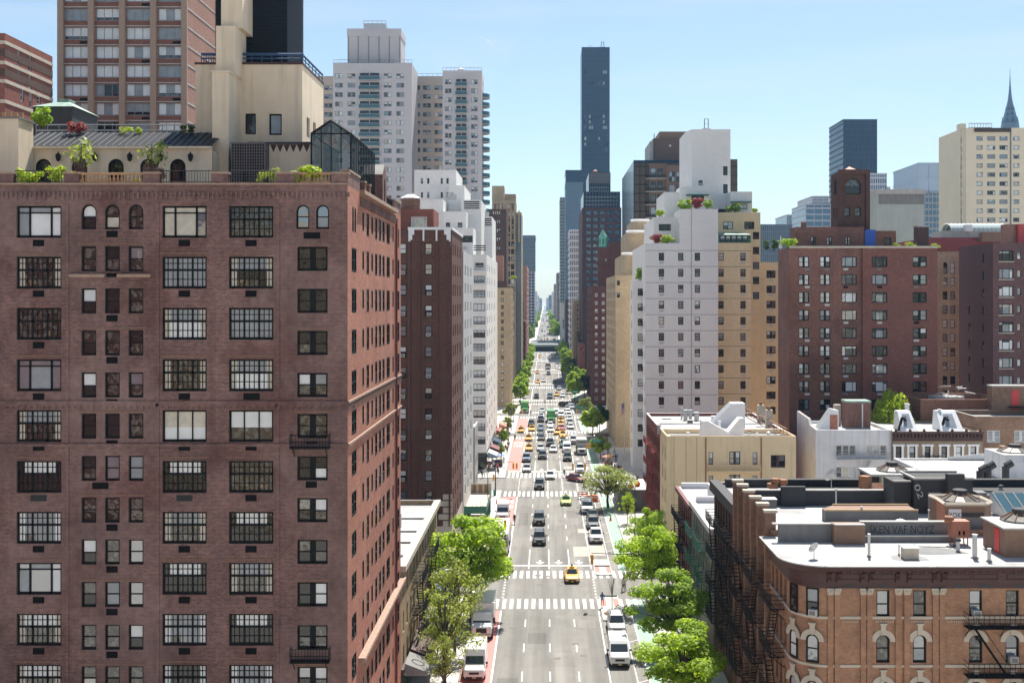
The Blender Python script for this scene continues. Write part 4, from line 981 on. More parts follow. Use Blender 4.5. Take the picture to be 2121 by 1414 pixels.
    for p, q in ((955, 147), (902, 158)): m.lathe(XP(p, 346), 346 if p > 910 else 362, [(1.2, ZP(q, 346)-.5), (1.0, ZP(q, 346)+.4), (.3, ZP(q, 346)+.9)], 'white', 8)
    b.part('roof_vent', m); b.finish()
M['pier'] = plain('brown_pier_render', (.33, .235, .18), .85, var=.06); M['spandrel'] = brick('spandrel_brick', (.20, .075, .05), (.25, .10, .07), (.2, .12, .1), stain=.1); M['mauve2'] = plain('tan_mauve_panel', (.50, .43, .37), .8, var=.05, scale=.1)
left_main(); left_rest(); left_towers()
# ---------------------------------------------------------------- right side of the avenue
M['skyl'] = glass('old_wired_glass', (.10, .095, .08), ior=1.4, rough=.4)
XR = 17.0
def skylight(b, cx, cy, z, r, name='skylight'):
    m = MB(); m.lathe(cx, cy, [(r, z), (r, z+.12)], 'concdk', 10); m.lathe(cx, cy, [(r*.96, z+.12), (r*.34, z+.62)], 'skyl', 10)
    for j in range(10): t = 2*math.pi*(j+.5)/10; m.bar((cx+r*.98*math.cos(t), cy+r*.98*math.sin(t), z+.13), (cx+r*.35*math.cos(t), cy+r*.35*math.sin(t), z+.65), .06, 'rust')
    m.lathe(cx, cy, [(r*.38, z+.60), (r*.38, z+.85), (r*.30, z+.9)], 'charc', 10); b.part(name, m, uv=False)
def clutter(b, x0, x1, y0, y1, z, n, seed):
    "tar patches, stubby vents, hatches and loose cables lying on a flat roof"
    r = random.Random(seed)
    for i in range(n):
        x, y = r.uniform(x0, x1), r.uniform(y0, y1); k = i % 4; m = MB()
        if k == 0: w = r.uniform(.6, 2.2); d = r.uniform(.5, 1.4); m.prism([(x-w,y-d*.6),(x-w*.3,y-d),(x+w,y-d*.7),(x+w*.8,y+d*.5),(x+w*.1,y+d),(x-w*.8,y+d*.6)], z-.01, z+.014, r.choice(['roofg', 'concdk', 'roofg']), bottom=False); b.part('tar_patch', m)
        elif k == 1: h = r.uniform(.3, .9); q = r.uniform(.12, .3); m.tube((x,y,z-.01),(x,y,z+h), q, q, 'gal', 8); m.lathe(x, y, [(q*1.6, z+h), (q*1.3, z+h+.15), (.03, z+h+.25)], r.choice(['gal', 'rust', 'charc']), 8); b.part('roof_vent', m, uv=False)
        elif k == 2: w = r.uniform(.4, .9); h = r.uniform(.3, .9); m.box(x-w, x+w, y-w*.7, y+w*.7, z-.01, z+h, r.choice(['gal', 'concdk', 'stone'])); m.box(x-w-.05, x+w+.05, y-w*.7-.05, y+w*.7+.05, z+h, z+h+.07, 'gal'); b.part('roof_hatch', m)
        else:
            p = Vector((x, y, z+.04))
            for _ in range(5): q = p+Vector((r.uniform(-.4, 2.4), r.uniform(-.8, .8), 0)); m.tube(p, q, .035, .035, 'trim', 5); p = q
            b.part('cable', m, uv=False)
def corner_tenement():
    Y = 79.0; k = Y/F; zt = ZP(1166, Y); zc = ZP(1217, Y); Rr = 2.2; cx, cy = XR+Rr, Y+Rr
    b = Bld('orange_brick_tenement', 'orange brick corner tenement with a rounded corner, deep maroon cornice and white roof', 'building', 38, 86, seed=5, light=.55)
    x1 = 64; fl = [ZP(1247, Y), ZP(1343, Y)]; step = fl[0]-fl[1]; zf = [fl[1]-step*i for i in range(1, 4)]
    wins = []
    for p in (1829, 1905, 2021, 2097, 2190, 2270, 2400): 
        x = XP(p, Y); wins.append((x, fl[0]-.07, 27*k, 55*k, 'dh', dict(light=.5, ac=1 if p in (2021,) else 0)))
        for j, z in enumerate([fl[1]]+zf): wins.append((x, z, 28*k, 58*k, 'arch', dict(arch='stone', light=.55, ac=1 if p == 2097 and j == 0 else 0)))
    m = MB(); b.facade(m, 'front', Y, cx, x1, 0, zc, wins, 'brickO', .22)
    sw = []
    for y in seq(82.7, 87.2, 1.5):
        for z in [fl[0]-.1, fl[1]]+zf: sw.append((y, z, .85, 1.75, 'dh', dict(light=.2)))
    b.facade(m, 'left', XR, cy, 88, 0, zc, sw, 'brickO', .22)
    n = 14; wseg = (4, 5, 8, 9)
    arc = [(cx-Rr*math.cos(math.pi/2*j/n), cy-Rr*math.sin(math.pi/2*j/n)) for j in range(n+1)]
    for j in range(n):
        p, q = arc[j], arc[j+1]; m.poly([(*p,0),(*q,0),(*q,zc),(*p,zc)], 'brickO')
    m.poly([(XR,88,0),(x1,88,0),(x1,88,zc),(XR,88,zc)], 'brickO'); m.poly([(x1,Y,0),(x1,88,0),(x1,88,zc),(x1,Y,zc)], 'brickO')
    b.part('wall', m)
    # curved-corner windows, set in the round wall as separate framed bays
    for a in (22, 62):
        t = R(a); px, py = cx-Rr*math.cos(t), cy-Rr*math.sin(t); rz = -(math.pi/2-t)
        for j, z in enumerate([fl[0], fl[1]]+zf):
            kd = 'dh' if j == 0 else 'arch'; w, h = .86, 1.9
            fr, pa = win_meshes(kd, w, h, 'frame', .05, .6, (j*3+a) % 14, False)
            wo = b.add('window', fr, (px-.09*math.cos(t), py-.09*math.sin(t), z), rz); link('pane', pa, wo)
            if j:
                q = MB(); arch_ring(q, w, h, 'stone'); q.obj('arch_surround', wo, uv=False)
            elif a == 62: add_ac(b, wo, w, h, b.r)
    def ring(z0, z1, d, mat, name, y_end=88, d2=None):
        q = MB(); d2 = d if d2 is None else d2
        o = [(cx-(Rr+d)*math.cos(math.pi/2*j/n), cy-(Rr+d)*math.sin(math.pi/2*j/n)) for j in range(n+1)]; o = [(XR-d, y_end)]+o+[(x1, Y-d)]
        t = [(cx-(Rr+d2)*math.cos(math.pi/2*j/n), cy-(Rr+d2)*math.sin(math.pi/2*j/n)) for j in range(n+1)]; t = [(XR-d2, y_end)]+t+[(x1, Y-d2)]
        i_ = [(XR+.01, y_end)]+[(cx-(Rr-.01)*math.cos(math.pi/2*j/n), cy-(Rr-.01)*math.sin(math.pi/2*j/n)) for j in range(n+1)]+[(x1, Y+.01)]
        for j in range(len(o)-1):
            q.poly([(*o[j],z0),(*o[j+1],z0),(*t[j+1],z1),(*t[j],z1)], mat); q.poly([(*t[j],z1),(*t[j+1],z1),(*i_[j+1],z1),(*i_[j],z1)], mat); q.poly([(*o[j],z0),(*o[j+1],z0),(*i_[j+1],z0),(*i_[j],z0)], mat)
        q.poly([(*o[0],z0),(*i_[0],z0),(*i_[0],z1),(*t[0],z1)], mat); q.poly([(*o[-1],z0),(*i_[-1],z0),(*i_[-1],z1),(*t[-1],z1)], mat)
        if name: b.part(name, q)
        return q
    for py in (1278, 1378): z = ZP(py, Y); ring(z-.09, z+.09, .10, 'stone', 'sill_course')
    ring(ZP(1213, Y)+.01, ZP(1213, Y)+.02, .02, 'stone', None)
    zq = zc
    ring(zq, zq+.42, .10, 'maroon', 'frieze'); ring(zq+.42, zq+1.12, .14, 'maroon', 'frieze', d2=.22)
    ring(zq+1.12, zq+1.30, .45, 'maroon', 'cornice', d2=.62); ring(zq+1.30, zt-.08, .70, 'maroon', 'cornice', d2=.86); ring(zt-.08, zt, .90, 'roofw', 'roof_edge')
    m = MB()
    for p0, p1 in ((1712, 1739), (1780, 1806), (1853, 1885), (1930, 1956)):
        for q in (p0+4, p1-4):
            x = XP(q, Y); pts = [(Y-.16, zq+.40), (Y-.30, zq+.42), (Y-.34, zq+.62), (Y-.24, zq+.8), (Y-.40, zq+1.0), (Y-.62, zq+1.14), (Y-.14, zq+1.14)]
            for s in (-.13, .13): m.poly([(x+s,a,c) for a, c in pts], 'maroon')
            for i in range(len(pts)): a, c = pts[i], pts[(i+1) % len(pts)]; m.poly([(x-.13,*a),(x+.13,*a),(x+.13,*c),(x-.13,*c)], 'maroon')
    for j in range(70): x = 20+j*.55; m.box(x, x+.16, Y-.62, Y-.2, zq+1.16, zq+1.30, 'maroon')
    for p in (1690, 1760, 1829, 1905, 1985, 2040, 2110):
        x = XP(p, Y); 
        if x < cx+.9: continue
        m.box(x-.85, x+.85, Y-.22, Y-.15, zq+.58, zq+.64, 'maroon'); m.box(x-.85, x+.85, Y-.24, Y-.15, zq+.92, zq+.98, 'maroon'); m.box(x-.85, x-.79, Y-.24, Y-.15, zq+.645, zq+.915, 'maroon'); m.box(x+.79, x+.85, Y-.24, Y-.15, zq+.645, zq+.915, 'maroon')
        m.poly([(x-.55,Y-.13,zq+.05),(x+.55,Y-.13,zq+.05),(x,Y-.13,zq+.34)], 'charc')
    b.part('cornice_bracket', m, uv=False)
    m = MB()
    for p0, p1 in ((1714, 1725), (1728, 1739), (1782, 1793), (1795, 1806), (1854, 1866), (1872, 1884), (1931, 1943), (1945, 1956), (2140, 2152), (2154, 2166)):
        m.box(XP(p0, Y), XP(p1, Y), Y-.13, Y-.001, 0, ZP(1230, Y), 'brickO')
    b.part('pilaster', m)
    m = MB()
    for p0, p1 in ((1714, 1725), (1728, 1739), (1782, 1793), (1795, 1806), (1854, 1866), (1872, 1884), (1931, 1943), (1945, 1956)):
        a, c = XP(p0, Y), XP(p1, Y); z0, z1 = ZP(1230, Y), ZP(1216.5, Y)
        m.box(a-.02, c+.02, Y-.16, Y-.002, z0, z0+.16, 'stone'); m.box(a-.06, c+.06, Y-.21, Y-.002, z0+.16, z1-.09, 'stone'); m.box(a-.09, c+.09, Y-.24, Y-.002, z1-.09, z1, 'stone')
        for j in range(3): x = a+(c-a)*(j+.5)/3; m.lathe(x, Y-.21, [(.03, z0+.1), (.07, z0+.24), (.04, z1-.1)], 'stone', 5)
    b.part('capital', m)
    m = MB()
    for j in range(120):
        x = XP(1740, Y)+j*.16
        if XP(1712, Y) < x < 40 and not any(XP(q-2, Y) < x < XP(q+29, Y) for q in (1712, 1780, 1854, 1930)): m.box(x, x+.07, Y-.06, Y-.001, ZP(1288, Y), ZP(1284, Y), 'stone')
    b.part('dentil_course', m)
    fire_escape(b, 'front', Y, XP(1996, Y), XP(2145, Y), [ZP(1294, Y), ZP(1394, Y), ZP(1394, Y)-step], 'black', .95)
    fire_escape(b, 'left', XR, 82.6, 86.8, [ZP(1294, Y)+.1, ZP(1394, Y), ZP(1394, Y)-step, ZP(1394, Y)-2*step], 'black', 1.1)
    # roof
    q = MB(); pts = [(XR-.5, 88)]+[(cx-(Rr+.3)*math.cos(math.pi/2*j/n), cy-(Rr+.3)*math.sin(math.pi/2*j/n)) for j in range(n+1)]+[(x1, Y-.3), (x1, 88)]; q.poly([(x,y,zt+.004) for x, y in pts], 'roofw'); b.part('roof', q)
    zr = zt+.004
    # party wall with brown section and graffiti
    m = MB(); y = 86.0; m.box(XR+.2, XP(1722, y), y, y+.4, zr, ZP(1086, y), 'concdk'); m.box(XP(1722, y), XP(1785, y), y-.9, y+.5, zr, ZP(1083, y), 'brownr'); m.box(XP(1785, y), XP(1980, y), y-.2, y+.45, zr, ZP(1110, y), 'concdk')
    m.box(XP(1785, y), XP(1976, y), y+.45, y+.9, zr, ZP(1084, y), 'concdk')
    for a, c, yy, z in ((1600, 1722, y-.06, ZP(1086, y)), (1722, 1785, y-.96, ZP(1083, y)), (1785, 1980, y-.26, ZP(1110, y)), (1785, 1976, y+.39, ZP(1084, y))): m.box(XP(a, y)+.02, XP(c, y), yy, yy+.52, z+.002, z+.08, 'conc')
    b.part('party_wall', m)
    tm = textmesh('SKEN VAF NOYZ', .68, 'charc'); o = b.add('graffiti', tm, (XP(1868, y+.44), y+.44, ZP(1097, y+.4))); o.rotation_euler = (R(90), 0, 0); o.scale = (.95, 1.25, 1)
    # brown bulkhead with pink door
    ya, xb = 80.8, XP(2081, 80.8); zt2 = ZP(1096, ya)
    m = MB(); m.box(xb, xb+6, ya, 84.8, zr, zt2, 'brownr'); b.part('bulkhead', m)
    m = MB(); m.box(xb-.16, xb+6.1, ya-.16, 84.96, zt2+.002, zt2+.12, 'conc'); b.part('bulkhead_roof', m); skylight(b, xb+2.1, 83.4, zt2+.12, 1.35)
    m = MB(); m.box(xb-.04, xb-.002, 81.7, 82.6, zr+.05, zr+1.75, 'door'); b.part('door', m)
    for p, py, h, rr in ((1800, 1153, 1.55, .10), (2019, 1156, 1.6, .17), (2049, 1163, .85, .13), (1862, 1150, .7, .05)):
        yy = (CH-zr)*F/(py-PY); x = XP(p, yy); m = MB(); m.tube((x,yy,zr-.02),(x,yy,zr+h), rr, rr, 'gal', 8); m.tube((x,yy,zr+h),(x,yy,zr+h+.07), rr*1.2, rr*1.2, 'gal', 8); m.tube((x,yy,zr-.01),(x,yy,zr+.12), rr*1.9, rr*1.3, 'roofg', 8); b.part('vent_pipe', m, uv=False)
    clutter(b, 25, 29.5, 80.2, 85, zr, 5, 31); b.finish()
    def dish(p, py, z, sz, lab):
        yy = (CH-z)*F/(py-PY); t = thing('satellite_dish', lab, 'satellite dish', (XP(p, yy), yy, z), group='satellite dishes on the roofs')
        m = MB(); m.bar((0,0,0),(0,0,sz*.9), .05, 'gal'); m.obj('mast', t, uv=False)
        m = MB(); n = 14; d = Vector((-.45, .75, .5)).normalized(); a = d.to_track_quat('Z', 'Y'); rings = []
        for r_, dz in ((0, -.12), (.5, -.07), (1, .08)): rings.append([tuple(Vector((0, 0, sz*.9))+a @ Vector((r_*sz*.5*math.cos(2*math.pi*j/n), r_*sz*.5*math.sin(2*math.pi*j/n), dz*sz))) for j in range(n)])
        for r0, r1 in zip(rings[:-1], rings[1:]):
            for j in range(n): m.poly([r0[j], r0[(j+1) % n], r1[(j+1) % n], r1[j]], 'gal')
        m.obj('reflector', t, uv=False)
        m = MB(); m.bar(Vector((0,0,sz*.9))+a @ Vector((0,-sz*.4,0)), Vector((0,0,sz*.9))+a @ Vector((0,0,sz*.5)), .035, 'gal'); m.obj('feed_arm', t, uv=False)
    dish(1686, 1157, zr, .85, 'small grey satellite dish on the white roof of the rounded corner tenement')
    dish(1722, 1012, 18.4, 1.4, 'large pale satellite dish beside the black parapet before the stained white house')
    t = thing('rooftop_condenser', 'salmon coloured metal air handler on legs beside the graffiti wall', 'air handler', (XP(1986, 85.2), 85.2, zr))
    m = MB(); m.box(-.62, .62, -.5, .5, .55, 1.75, 'salmon')
    for j in (-.2, .12): m.box(j, j+.14, -.515, -.501, .75, 1.05, 'acd')
    m.obj('casing', t)
    for x in (-.5, .5):
        for y in (-.4, .4): m = MB(); m.bar((x,y,0),(x,y,.55), .07, 'rust'); m.obj('leg', t, uv=False)
    m = MB(); m.tube((-.4,0,1.75),(-.9,.3,1.75), .3, .3, 'rust', 8); m.obj('duct', t, uv=False)
def near_roofs():
    zr = 18.3
    # brown tenement with tall pilasters
    b = Bld('brown_pilaster_tenement', 'brown tenement with pilaster piers above a white roof, crowded with dark bulkheads', 'building', 38, 96, seed=6, light=.3)
    zs = [ZP(1247, 79)-.3-3.1*i for i in range(5)]
    b.block(XR, 64, 88.06, 103.8, 0, zr+.3, 'brickTen', left=grid(seq(89.6, 102.4, 1.6), zs, .95, 1.9, 'dh', light=.25), roof='roofw', par=.3, backmat='concdk')
    zr_ = zr
    m = MB()
    for y in (88.3, 91.4, 94.5, 97.6, 100.7, 103.2): m.box(XR-.35, XR+.45, y, y+.55, 2, zr+1.55, 'brickTen'); m.box(XR-.45, XR+.55, y-.08, y+.63, zr+1.55, zr+1.75, 'stone')
    b.part('pier', m)
    m = MB(); m.box(XR-.001+.02, XR+.3, 88.9, 103.1, zr+.31, zr+1.2, 'brickTen'); b.part('parapet', m)
    fire_escape(b, 'left', XR-.02, 90.2, 94.4, [zs[0]-1.1-3.1*i for i in range(4)], 'black', 1.1); fire_escape(b, 'left', XR-.02, 97, 101.2, [zs[0]-1.1-3.1*i for i in range(4)], 'black', 1.1, True)
    y = 100.6
    m = MB(); m.box(XR+.2, XP(1850, y), y-.5, y-.1, zr+.01, ZP(1014, y), 'charc'); m.box(XP(1614, y), XP(1664, y), y-.9, y-.501, zr+.01, ZP(1004, y), 'charc'); m.box(XR+.2, XP(1850, y), y-.56, y-.04, ZP(1014, y)+.002, ZP(1014, y)+.08, 'conc'); b.part('party_wall', m)
    m = MB(); ya = 92.6; xa, xb = XP(1710, ya), XP(1902, ya); z = ZP(1058, ya)
    m.prism([(xa,ya),(xb,ya),(xb,ya+2.6),(xa+1.2,ya+2.6),(xa,ya+1.2)], zr+.01, z, 'concdk', 'brownr'); m.box(xa, xb, ya-.05, ya+.1, z+.002, z+.12, 'tanstone'); m.box(xa+1.2, xb, ya+2.5, ya+2.65, z+.002, z+.12, 'tanstone'); b.part('low_curb_box', m)
    # charcoal bulkhead group
    ya = 96.4; xa, xb = XP(1894, ya), XP(2015, ya); z = ZP(993, ya)
    m = MB(); pts = [(xa,ya),(xb,ya),(xb,ya+4),(xa+.3,ya+4)]; m.prism(pts, zr+.01, z, 'charc', 'roofblk'); m.box(xa-.08, xb+.08, ya-.08, ya+.12, z+.002, z+.16, 'conc'); m.box(xa-.08, xb+.08, ya+3.9, ya+4.1, z+.002, z+.16, 'conc'); m.box(xa-.08, xa+.12, ya+.121, ya+3.89, z+.002, z+.16, 'conc')
    m.box(XP(1957, ya), XP(1992, ya), ya-.7, ya-.09, zr+.01, ZP(979, ya), 'charc'); m.box(XP(1856, ya), xa-.09, ya+.6, ya+3.6, zr+.01, ZP(1000, ya), 'charc'); m.box(XP(1855, ya), xa-.081, ya+.5, ya+.75, ZP(1000, ya)+.002, ZP(1000, ya)+.12, 'conc'); b.part('charcoal_bulkhead', m)
    m = MB(); m.box(XP(1922, ya), XP(1948, ya), ya-.06, ya-.002, zr+.02, ZP(1019, ya), 'framegr'); b.part('door', m)
    tm = textmesh('02', 1.3, 'acg'); o = b.add('graffiti', tm, (XP(1902, ya-.01), ya-.085, ZP(1017, ya))); o.rotation_euler = (R(90), R(70), 0); o.scale = (1, .55, 1)
    # octagonal bulkhead
    ya = 88.9; xa, xb = XP(1958, ya), XP(2062, ya); z = ZP(1045, ya); xs = XP(1932, 91.2)
    pts = [(xa,ya),(xb-.8,ya),(xb,ya+.9),(xb,ya+3),(xb-.8,ya+3.9),(xa+.1,ya+3.9),(xs+.4,ya+2.6)]
    m = MB(); m.prism(pts, zr+.01, z, 'brownr', 'roofblk'); m.poly([(xs+.385,ya+2.6,zr+.02),(xa-.015,ya-.005,zr+.02),(xa-.015,ya-.005,z),(xs+.385,ya+2.6,z)], 'salmon'); b.part('octagonal_bulkhead', m)
    m = MB()
    for i in range(len(pts)): m.bar((*pts[i],z+.05),(*pts[(i+1) % len(pts)],z+.05), .22, 'stone')
    b.part('coping', m); skylight(b, (xa+xb)/2-.1, ya+2, z-.02, 1.5)
    m = MB(); m.box(XP(1965, ya), XP(1991, ya), ya-.012, ya-.002, ZP(1081, ya), ZP(1054, ya), 'white'); b.part('painted_square', m)
    tm = textmesh('YOK', .5, 'acd'); o = b.add('graffiti', tm, (XP(1978, ya), ya-.02, ZP(1067, ya))); o.rotation_euler = (R(90), 0, 0); o.scale = (.9, 1.2, 1)
    m = MB(); m.box(XP(1992, ya), XP(2038, ya), ya-.011, ya-.002, ZP(1070, ya), ZP(1061, ya), 'charc'); m.prism([(XP(1998, ya), ya-.01), (XP(2034, ya), ya-.01), (XP(2034, ya), ya-.002), (XP(1998, ya), ya-.002)], zr+.1, ZP(1072, ya), 'concdk'); b.part('soot_patch', m)
    # teal glass slope
    ya = 93.5; xa, xb = XP(2079, ya), 44; m = MB(); z0, z1 = zr+.1, ZP(1020, ya+3); m.poly([(xa+.5,ya,z0),(xb,ya,z0),(xb,ya+3,z1),(xa,ya+3,z1)], 'g6'); m.poly([(xa+.5,ya,z0),(xa,ya+3,z1),(xa,ya+3,z0)], 'white'); m.poly([(xa,ya+3,z0),(xb,ya+3,z0),(xb,ya+3,z1),(xa,ya+3,z1)], 'concdk')
    for j in range(6): x = xa+.25+j*.85; m.bar((x+.25,ya,z0+.03),(x,ya+3,z1+.03), .09, 'conc')
    b.part('glass_slope', m); m = MB(); m.box(XP(2020, 97.5), xa-.02, 97, 98.2, zr+.01, ZP(1020, 97), 'concdk'); b.part('party_wall', m)
    clutter(b, 18.5, 44, 88.6, 99, zr, 16, 32)
    for p, py, h, rr in ((1731.6, 1053, 1.65, .07), (1784.6, 1081, 1.2, .08), (1825, 1080, .7, .09), (1924, 1083, 1.0, .07), (1934, 1083, .8, .05), (1868, 1056, 1.5, .06), (1857, 1056, 1.8, .05)):
        yy = (CH-zr)*F/(py-PY); x = XP(p, yy); m = MB(); m.tube((x,yy,zr-.02),(x,yy,zr+h), rr, rr, 'gal', 8); m.tube((x,yy,zr+h),(x,yy,zr+h+.06), rr*1.4, rr*1.4, 'gal', 8); b.part('vent_pipe', m, uv=False)
    b.finish()
    # dark building with black parapets
    b = Bld('dark_front_tenement', 'near black painted tenement front hung with fire escapes between the brown and grey ones', 'building', 34, 110, seed=7, light=.3)
    zr = 17.2
    b.block(XR+.15, 52, 103.86, 118.6, 0, zr+.25, 'brickDk', left=grid(seq(105.3, 117.3, 1.7), zs, .95, 1.85, 'dh', light=.2), roof='roofw', par=.25, coping='roofw')
    m = MB(); m.box(XR-.35, XR+.6, 103.9, 118.5, zr+.26, zr+.5, 'charc'); m.box(XR-.35, XR+.14, 103.9, 118.5, zr-.5, zr+.255, 'charc'); b.part('cornice', m)
    y = 117; m = MB(); m.box(XP(1503, y), 51, y-.3, y+.6, zr+.02, ZP(992, y), 'roofblk'); m.box(XP(1503, y)+6, 51, y-6, y-.301, zr+.01, zr+.06, 'roofblk'); b.part('party_wall', m)
    fire_escape(b, 'left', XR+.15, 105.4, 109.6, [zs[0]-1.1-3.1*i for i in range(4)], 'black', 1.15); fire_escape(b, 'left', XR+.15, 112.4, 116.6, [zs[0]-1.1-3.1*i for i in range(4)], 'black', 1.15, True)
    for p, py, h in ((1606, 1006, 1.3), (1622, 1008, .9), (1598, 1016, 1.1)):
        yy = 108.5; x = XP(p, yy); m = MB(); z = ZP(py, yy); m.lathe(x, yy, [(.25, zr), (.25, z+.3), (.42, z+.32), (.42, z+.7), (.3, z+.72)], 'rust', 10); b.part('chimney_cowl', m)
    # white roofed skylight house and rusty duct
    ya = 111; xa, xb = XP(1826, ya), XP(1915, ya); z = ZP(986, ya)
    m = MB(); m.box(xa, xb, ya, ya+4, zr+.01, z, 'stone'); m.box(xa-1.0, xa-.002, ya+.8, ya+3.9, zr+.01, z-.02, 'charc'); b.part('skylight_house', m); m = MB(); m.box(xa-1.1, xb+.3, ya-.3, ya+4.3, z, z+.2, 'roofw'); b.part('bulkhead_roof', m); skylight(b, (xa+xb)/2-.4, ya+2.2, z+.2, 1.5)
    ya = 106.5; m = MB(); x = XP(1792, ya); z0 = ZP(1030, ya); m.bar((x,ya,ZP(985, ya)),(x,ya,ZP(1008, ya)), .85, 'rust'); m.bar((x-.2,ya,ZP(1012, ya)),(x+1.6,ya,ZP(1012, ya)), .8, 'rust'); b.part('rusty_duct', m); m = MB(); x = XP(1824, ya); m.box(x-.55, x+.55, ya-.5, ya+.5, ZP(1034, ya), ZP(1016, ya), 'greenp'); m.lathe(x, ya, [(.55, ZP(1016, ya)), (.45, ZP(1013, ya))], 'sigy', 8)
    for s in (-.4, .4): m.bar((x+s,ya,zr),(x+s,ya,ZP(1034, ya)), .08, 'rust')
    b.part('blower', m); clutter(b, 19, 45, 105, 115, zr, 9, 33); b.finish()
    # two low pale fronts
    for nm, lab, y0, y1, z, wm, fm_, fe, seed in (('grey_walkup', 'low grey front with a green fire escape under a white roof', 118.66, 136, 12.6, 'brickGry2', 'frame', 'greenp', 8), ('dark_red_walkup', 'low dark red front with black fire escapes beside the beige corner building', 136.06, 150.5, 11.9, 'dred', 'frame', 'black', 9)):
        b = Bld(nm, lab, 'building', 26, (y0+y1)/2, seed=seed, light=.3)
        b.block(XR+.1, 34, y0, y1, 0, z, wm, left=grid(seq(y0+1.6, y1-1.4, 1.95), [z-1.9-3.1*i for i in range(3)], .95, 1.8, 'dh', sill='sill'), roof='roofw', par=.2, coping='roofw', backmat='conc')
        m = MB(); m.box(XR-.3, XR+.099, y0+.05, y1-.05, z-.5, z+.06, 'white' if fe == 'greenp' else 'dred'); b.part('cornice', m)
        fire_escape(b, 'left', XR+.1, y0+3, y0+7.2, [z-2.9-3.1*i for i in range(3)], fe, 1.15); fire_escape(b, 'left', XR+.1, y1-7, y1-2.5, [z-2.9-3.1*i for i in range(3)], 'greenp' if fe == 'greenp' else 'black', 1.15, True)
        m = MB(); m.box(XR+3, XR+6, y0+5, y0+8, z-.2, z+1.4, 'white'); m.poly([(XR+.4,y0+.02,z),(XR+9,y0+.02,z),(XR+9,y0+.02,z+1.2),(XR+.4,y0+.02,z+.2)], 'conc'); m.box(XR+.5, XR+12, y1-.5, y1-.1, z-.19, z+.5, 'white'); b.part('bulkhead', m)
        b.finish()
    # white rear houses
    b = Bld('white_rear_house', 'white painted rear house with sloping parapet and a skylight bulkhead at the right edge', 'building', 62, 130, seed=10, light=.4)
    z = 15.6; x0 = XP(1950, 132); b.block(x0, 86, 119, 150, 0, z, 'whitewall', roof='roofw', par=.2, left=grid(seq(122, 146, 4), [12, 8.6], 1, 1.7, 'dh'))
    m = MB(); y = 149.4; xa, xb = XP(1950, y)+1, XP(2076, y); m.poly([(xa,y,z-.1),(xb,y,z-.1),(xb,y,ZP(935, y)),(xa,y,ZP(947, y))], 'whitewall'); m.poly([(xa,y+.4,z-.1),(xb,y+.4,z-.1),(xb,y+.4,ZP(935, y)),(xa,y+.4,ZP(947, y))], 'whitewall'); m.poly([(xa,y,ZP(947, y)),(xb,y,ZP(935, y)),(xb,y+.4,ZP(935, y)),(xa,y+.4,ZP(947, y))], 'concdk'); b.part('sloping_parapet', m)
    ya = 132; xa = XP(2080, ya); m = MB(); m.prism([(xa,ya),(xa+8,ya),(xa+8,ya+6),(xa,ya+6)], z-.1, ZP(942, ya), 'whitewall', 'roofw'); m.box(xa+1.4, xa+2.6, ya-.04, ya-.002, z-.05, ZP(958, ya), 'white'); b.part('skylight_house', m); skylight(b, xa+2.4, ya+3, ZP(942, ya), 2.0)
    m = MB(); m.box(XP(2077, 140), XP(2089, 140), 140, 141.5, z-.2, ZP(925, 140), 'brickTen'); b.part('chimney', m)
    for p, q, y in ((2030, 975, 124), (2046, 968, 124), (2083, 965, 128)): m = MB(); x = XP(p, y); m.tube((x,y,z-.2),(x,y,ZP(q, y)), .4, .4, 'charc', 10); m.tube((x,y,ZP(q, y)),(x+.7,y,ZP(q, y)+.4), .42, .42, 'charc', 10); b.part('black_flue', m)
    m = MB(); m.box(x0+1, x0+5, 121, 123, z-.15, z+.9, 'white'); m.box(x0+8, x0+12, 120, 121.5, z-.15, z+1.3, 'concdk'); b.part('roof_box', m); clutter(b, x0+1, 80, 120, 146, z-.2, 14, 34); b.finish()
    b = Bld('black_roof_house', 'low house with black felt roof and tangled flues before the white rear house', 'building', 55, 110, seed=12); z = 17.2
    b.block(52.06, 84, 104.2, 118.6, 0, z, 'concdk', roof='roofblk', par=.4, coping='conc'); m = MB(); m.box(54, 60, 108, 111, z-.39, z+1.6, 'conc'); m.box(63, 68, 106, 108, z-.39, z+.9, 'roofw'); b.part('roof_box', m)
    for x, y in ((61.5, 112), (62.8, 112.4), (70, 110)): m = MB(); m.tube((x,y,z-.4),(x,y,z+1.7), .35, .35, 'charc', 10); m.tube((x,y,z+1.7),(x+.9,y,z+2.0), .36, .36, 'charc', 10); b.part('black_flue', m)
    b.finish()
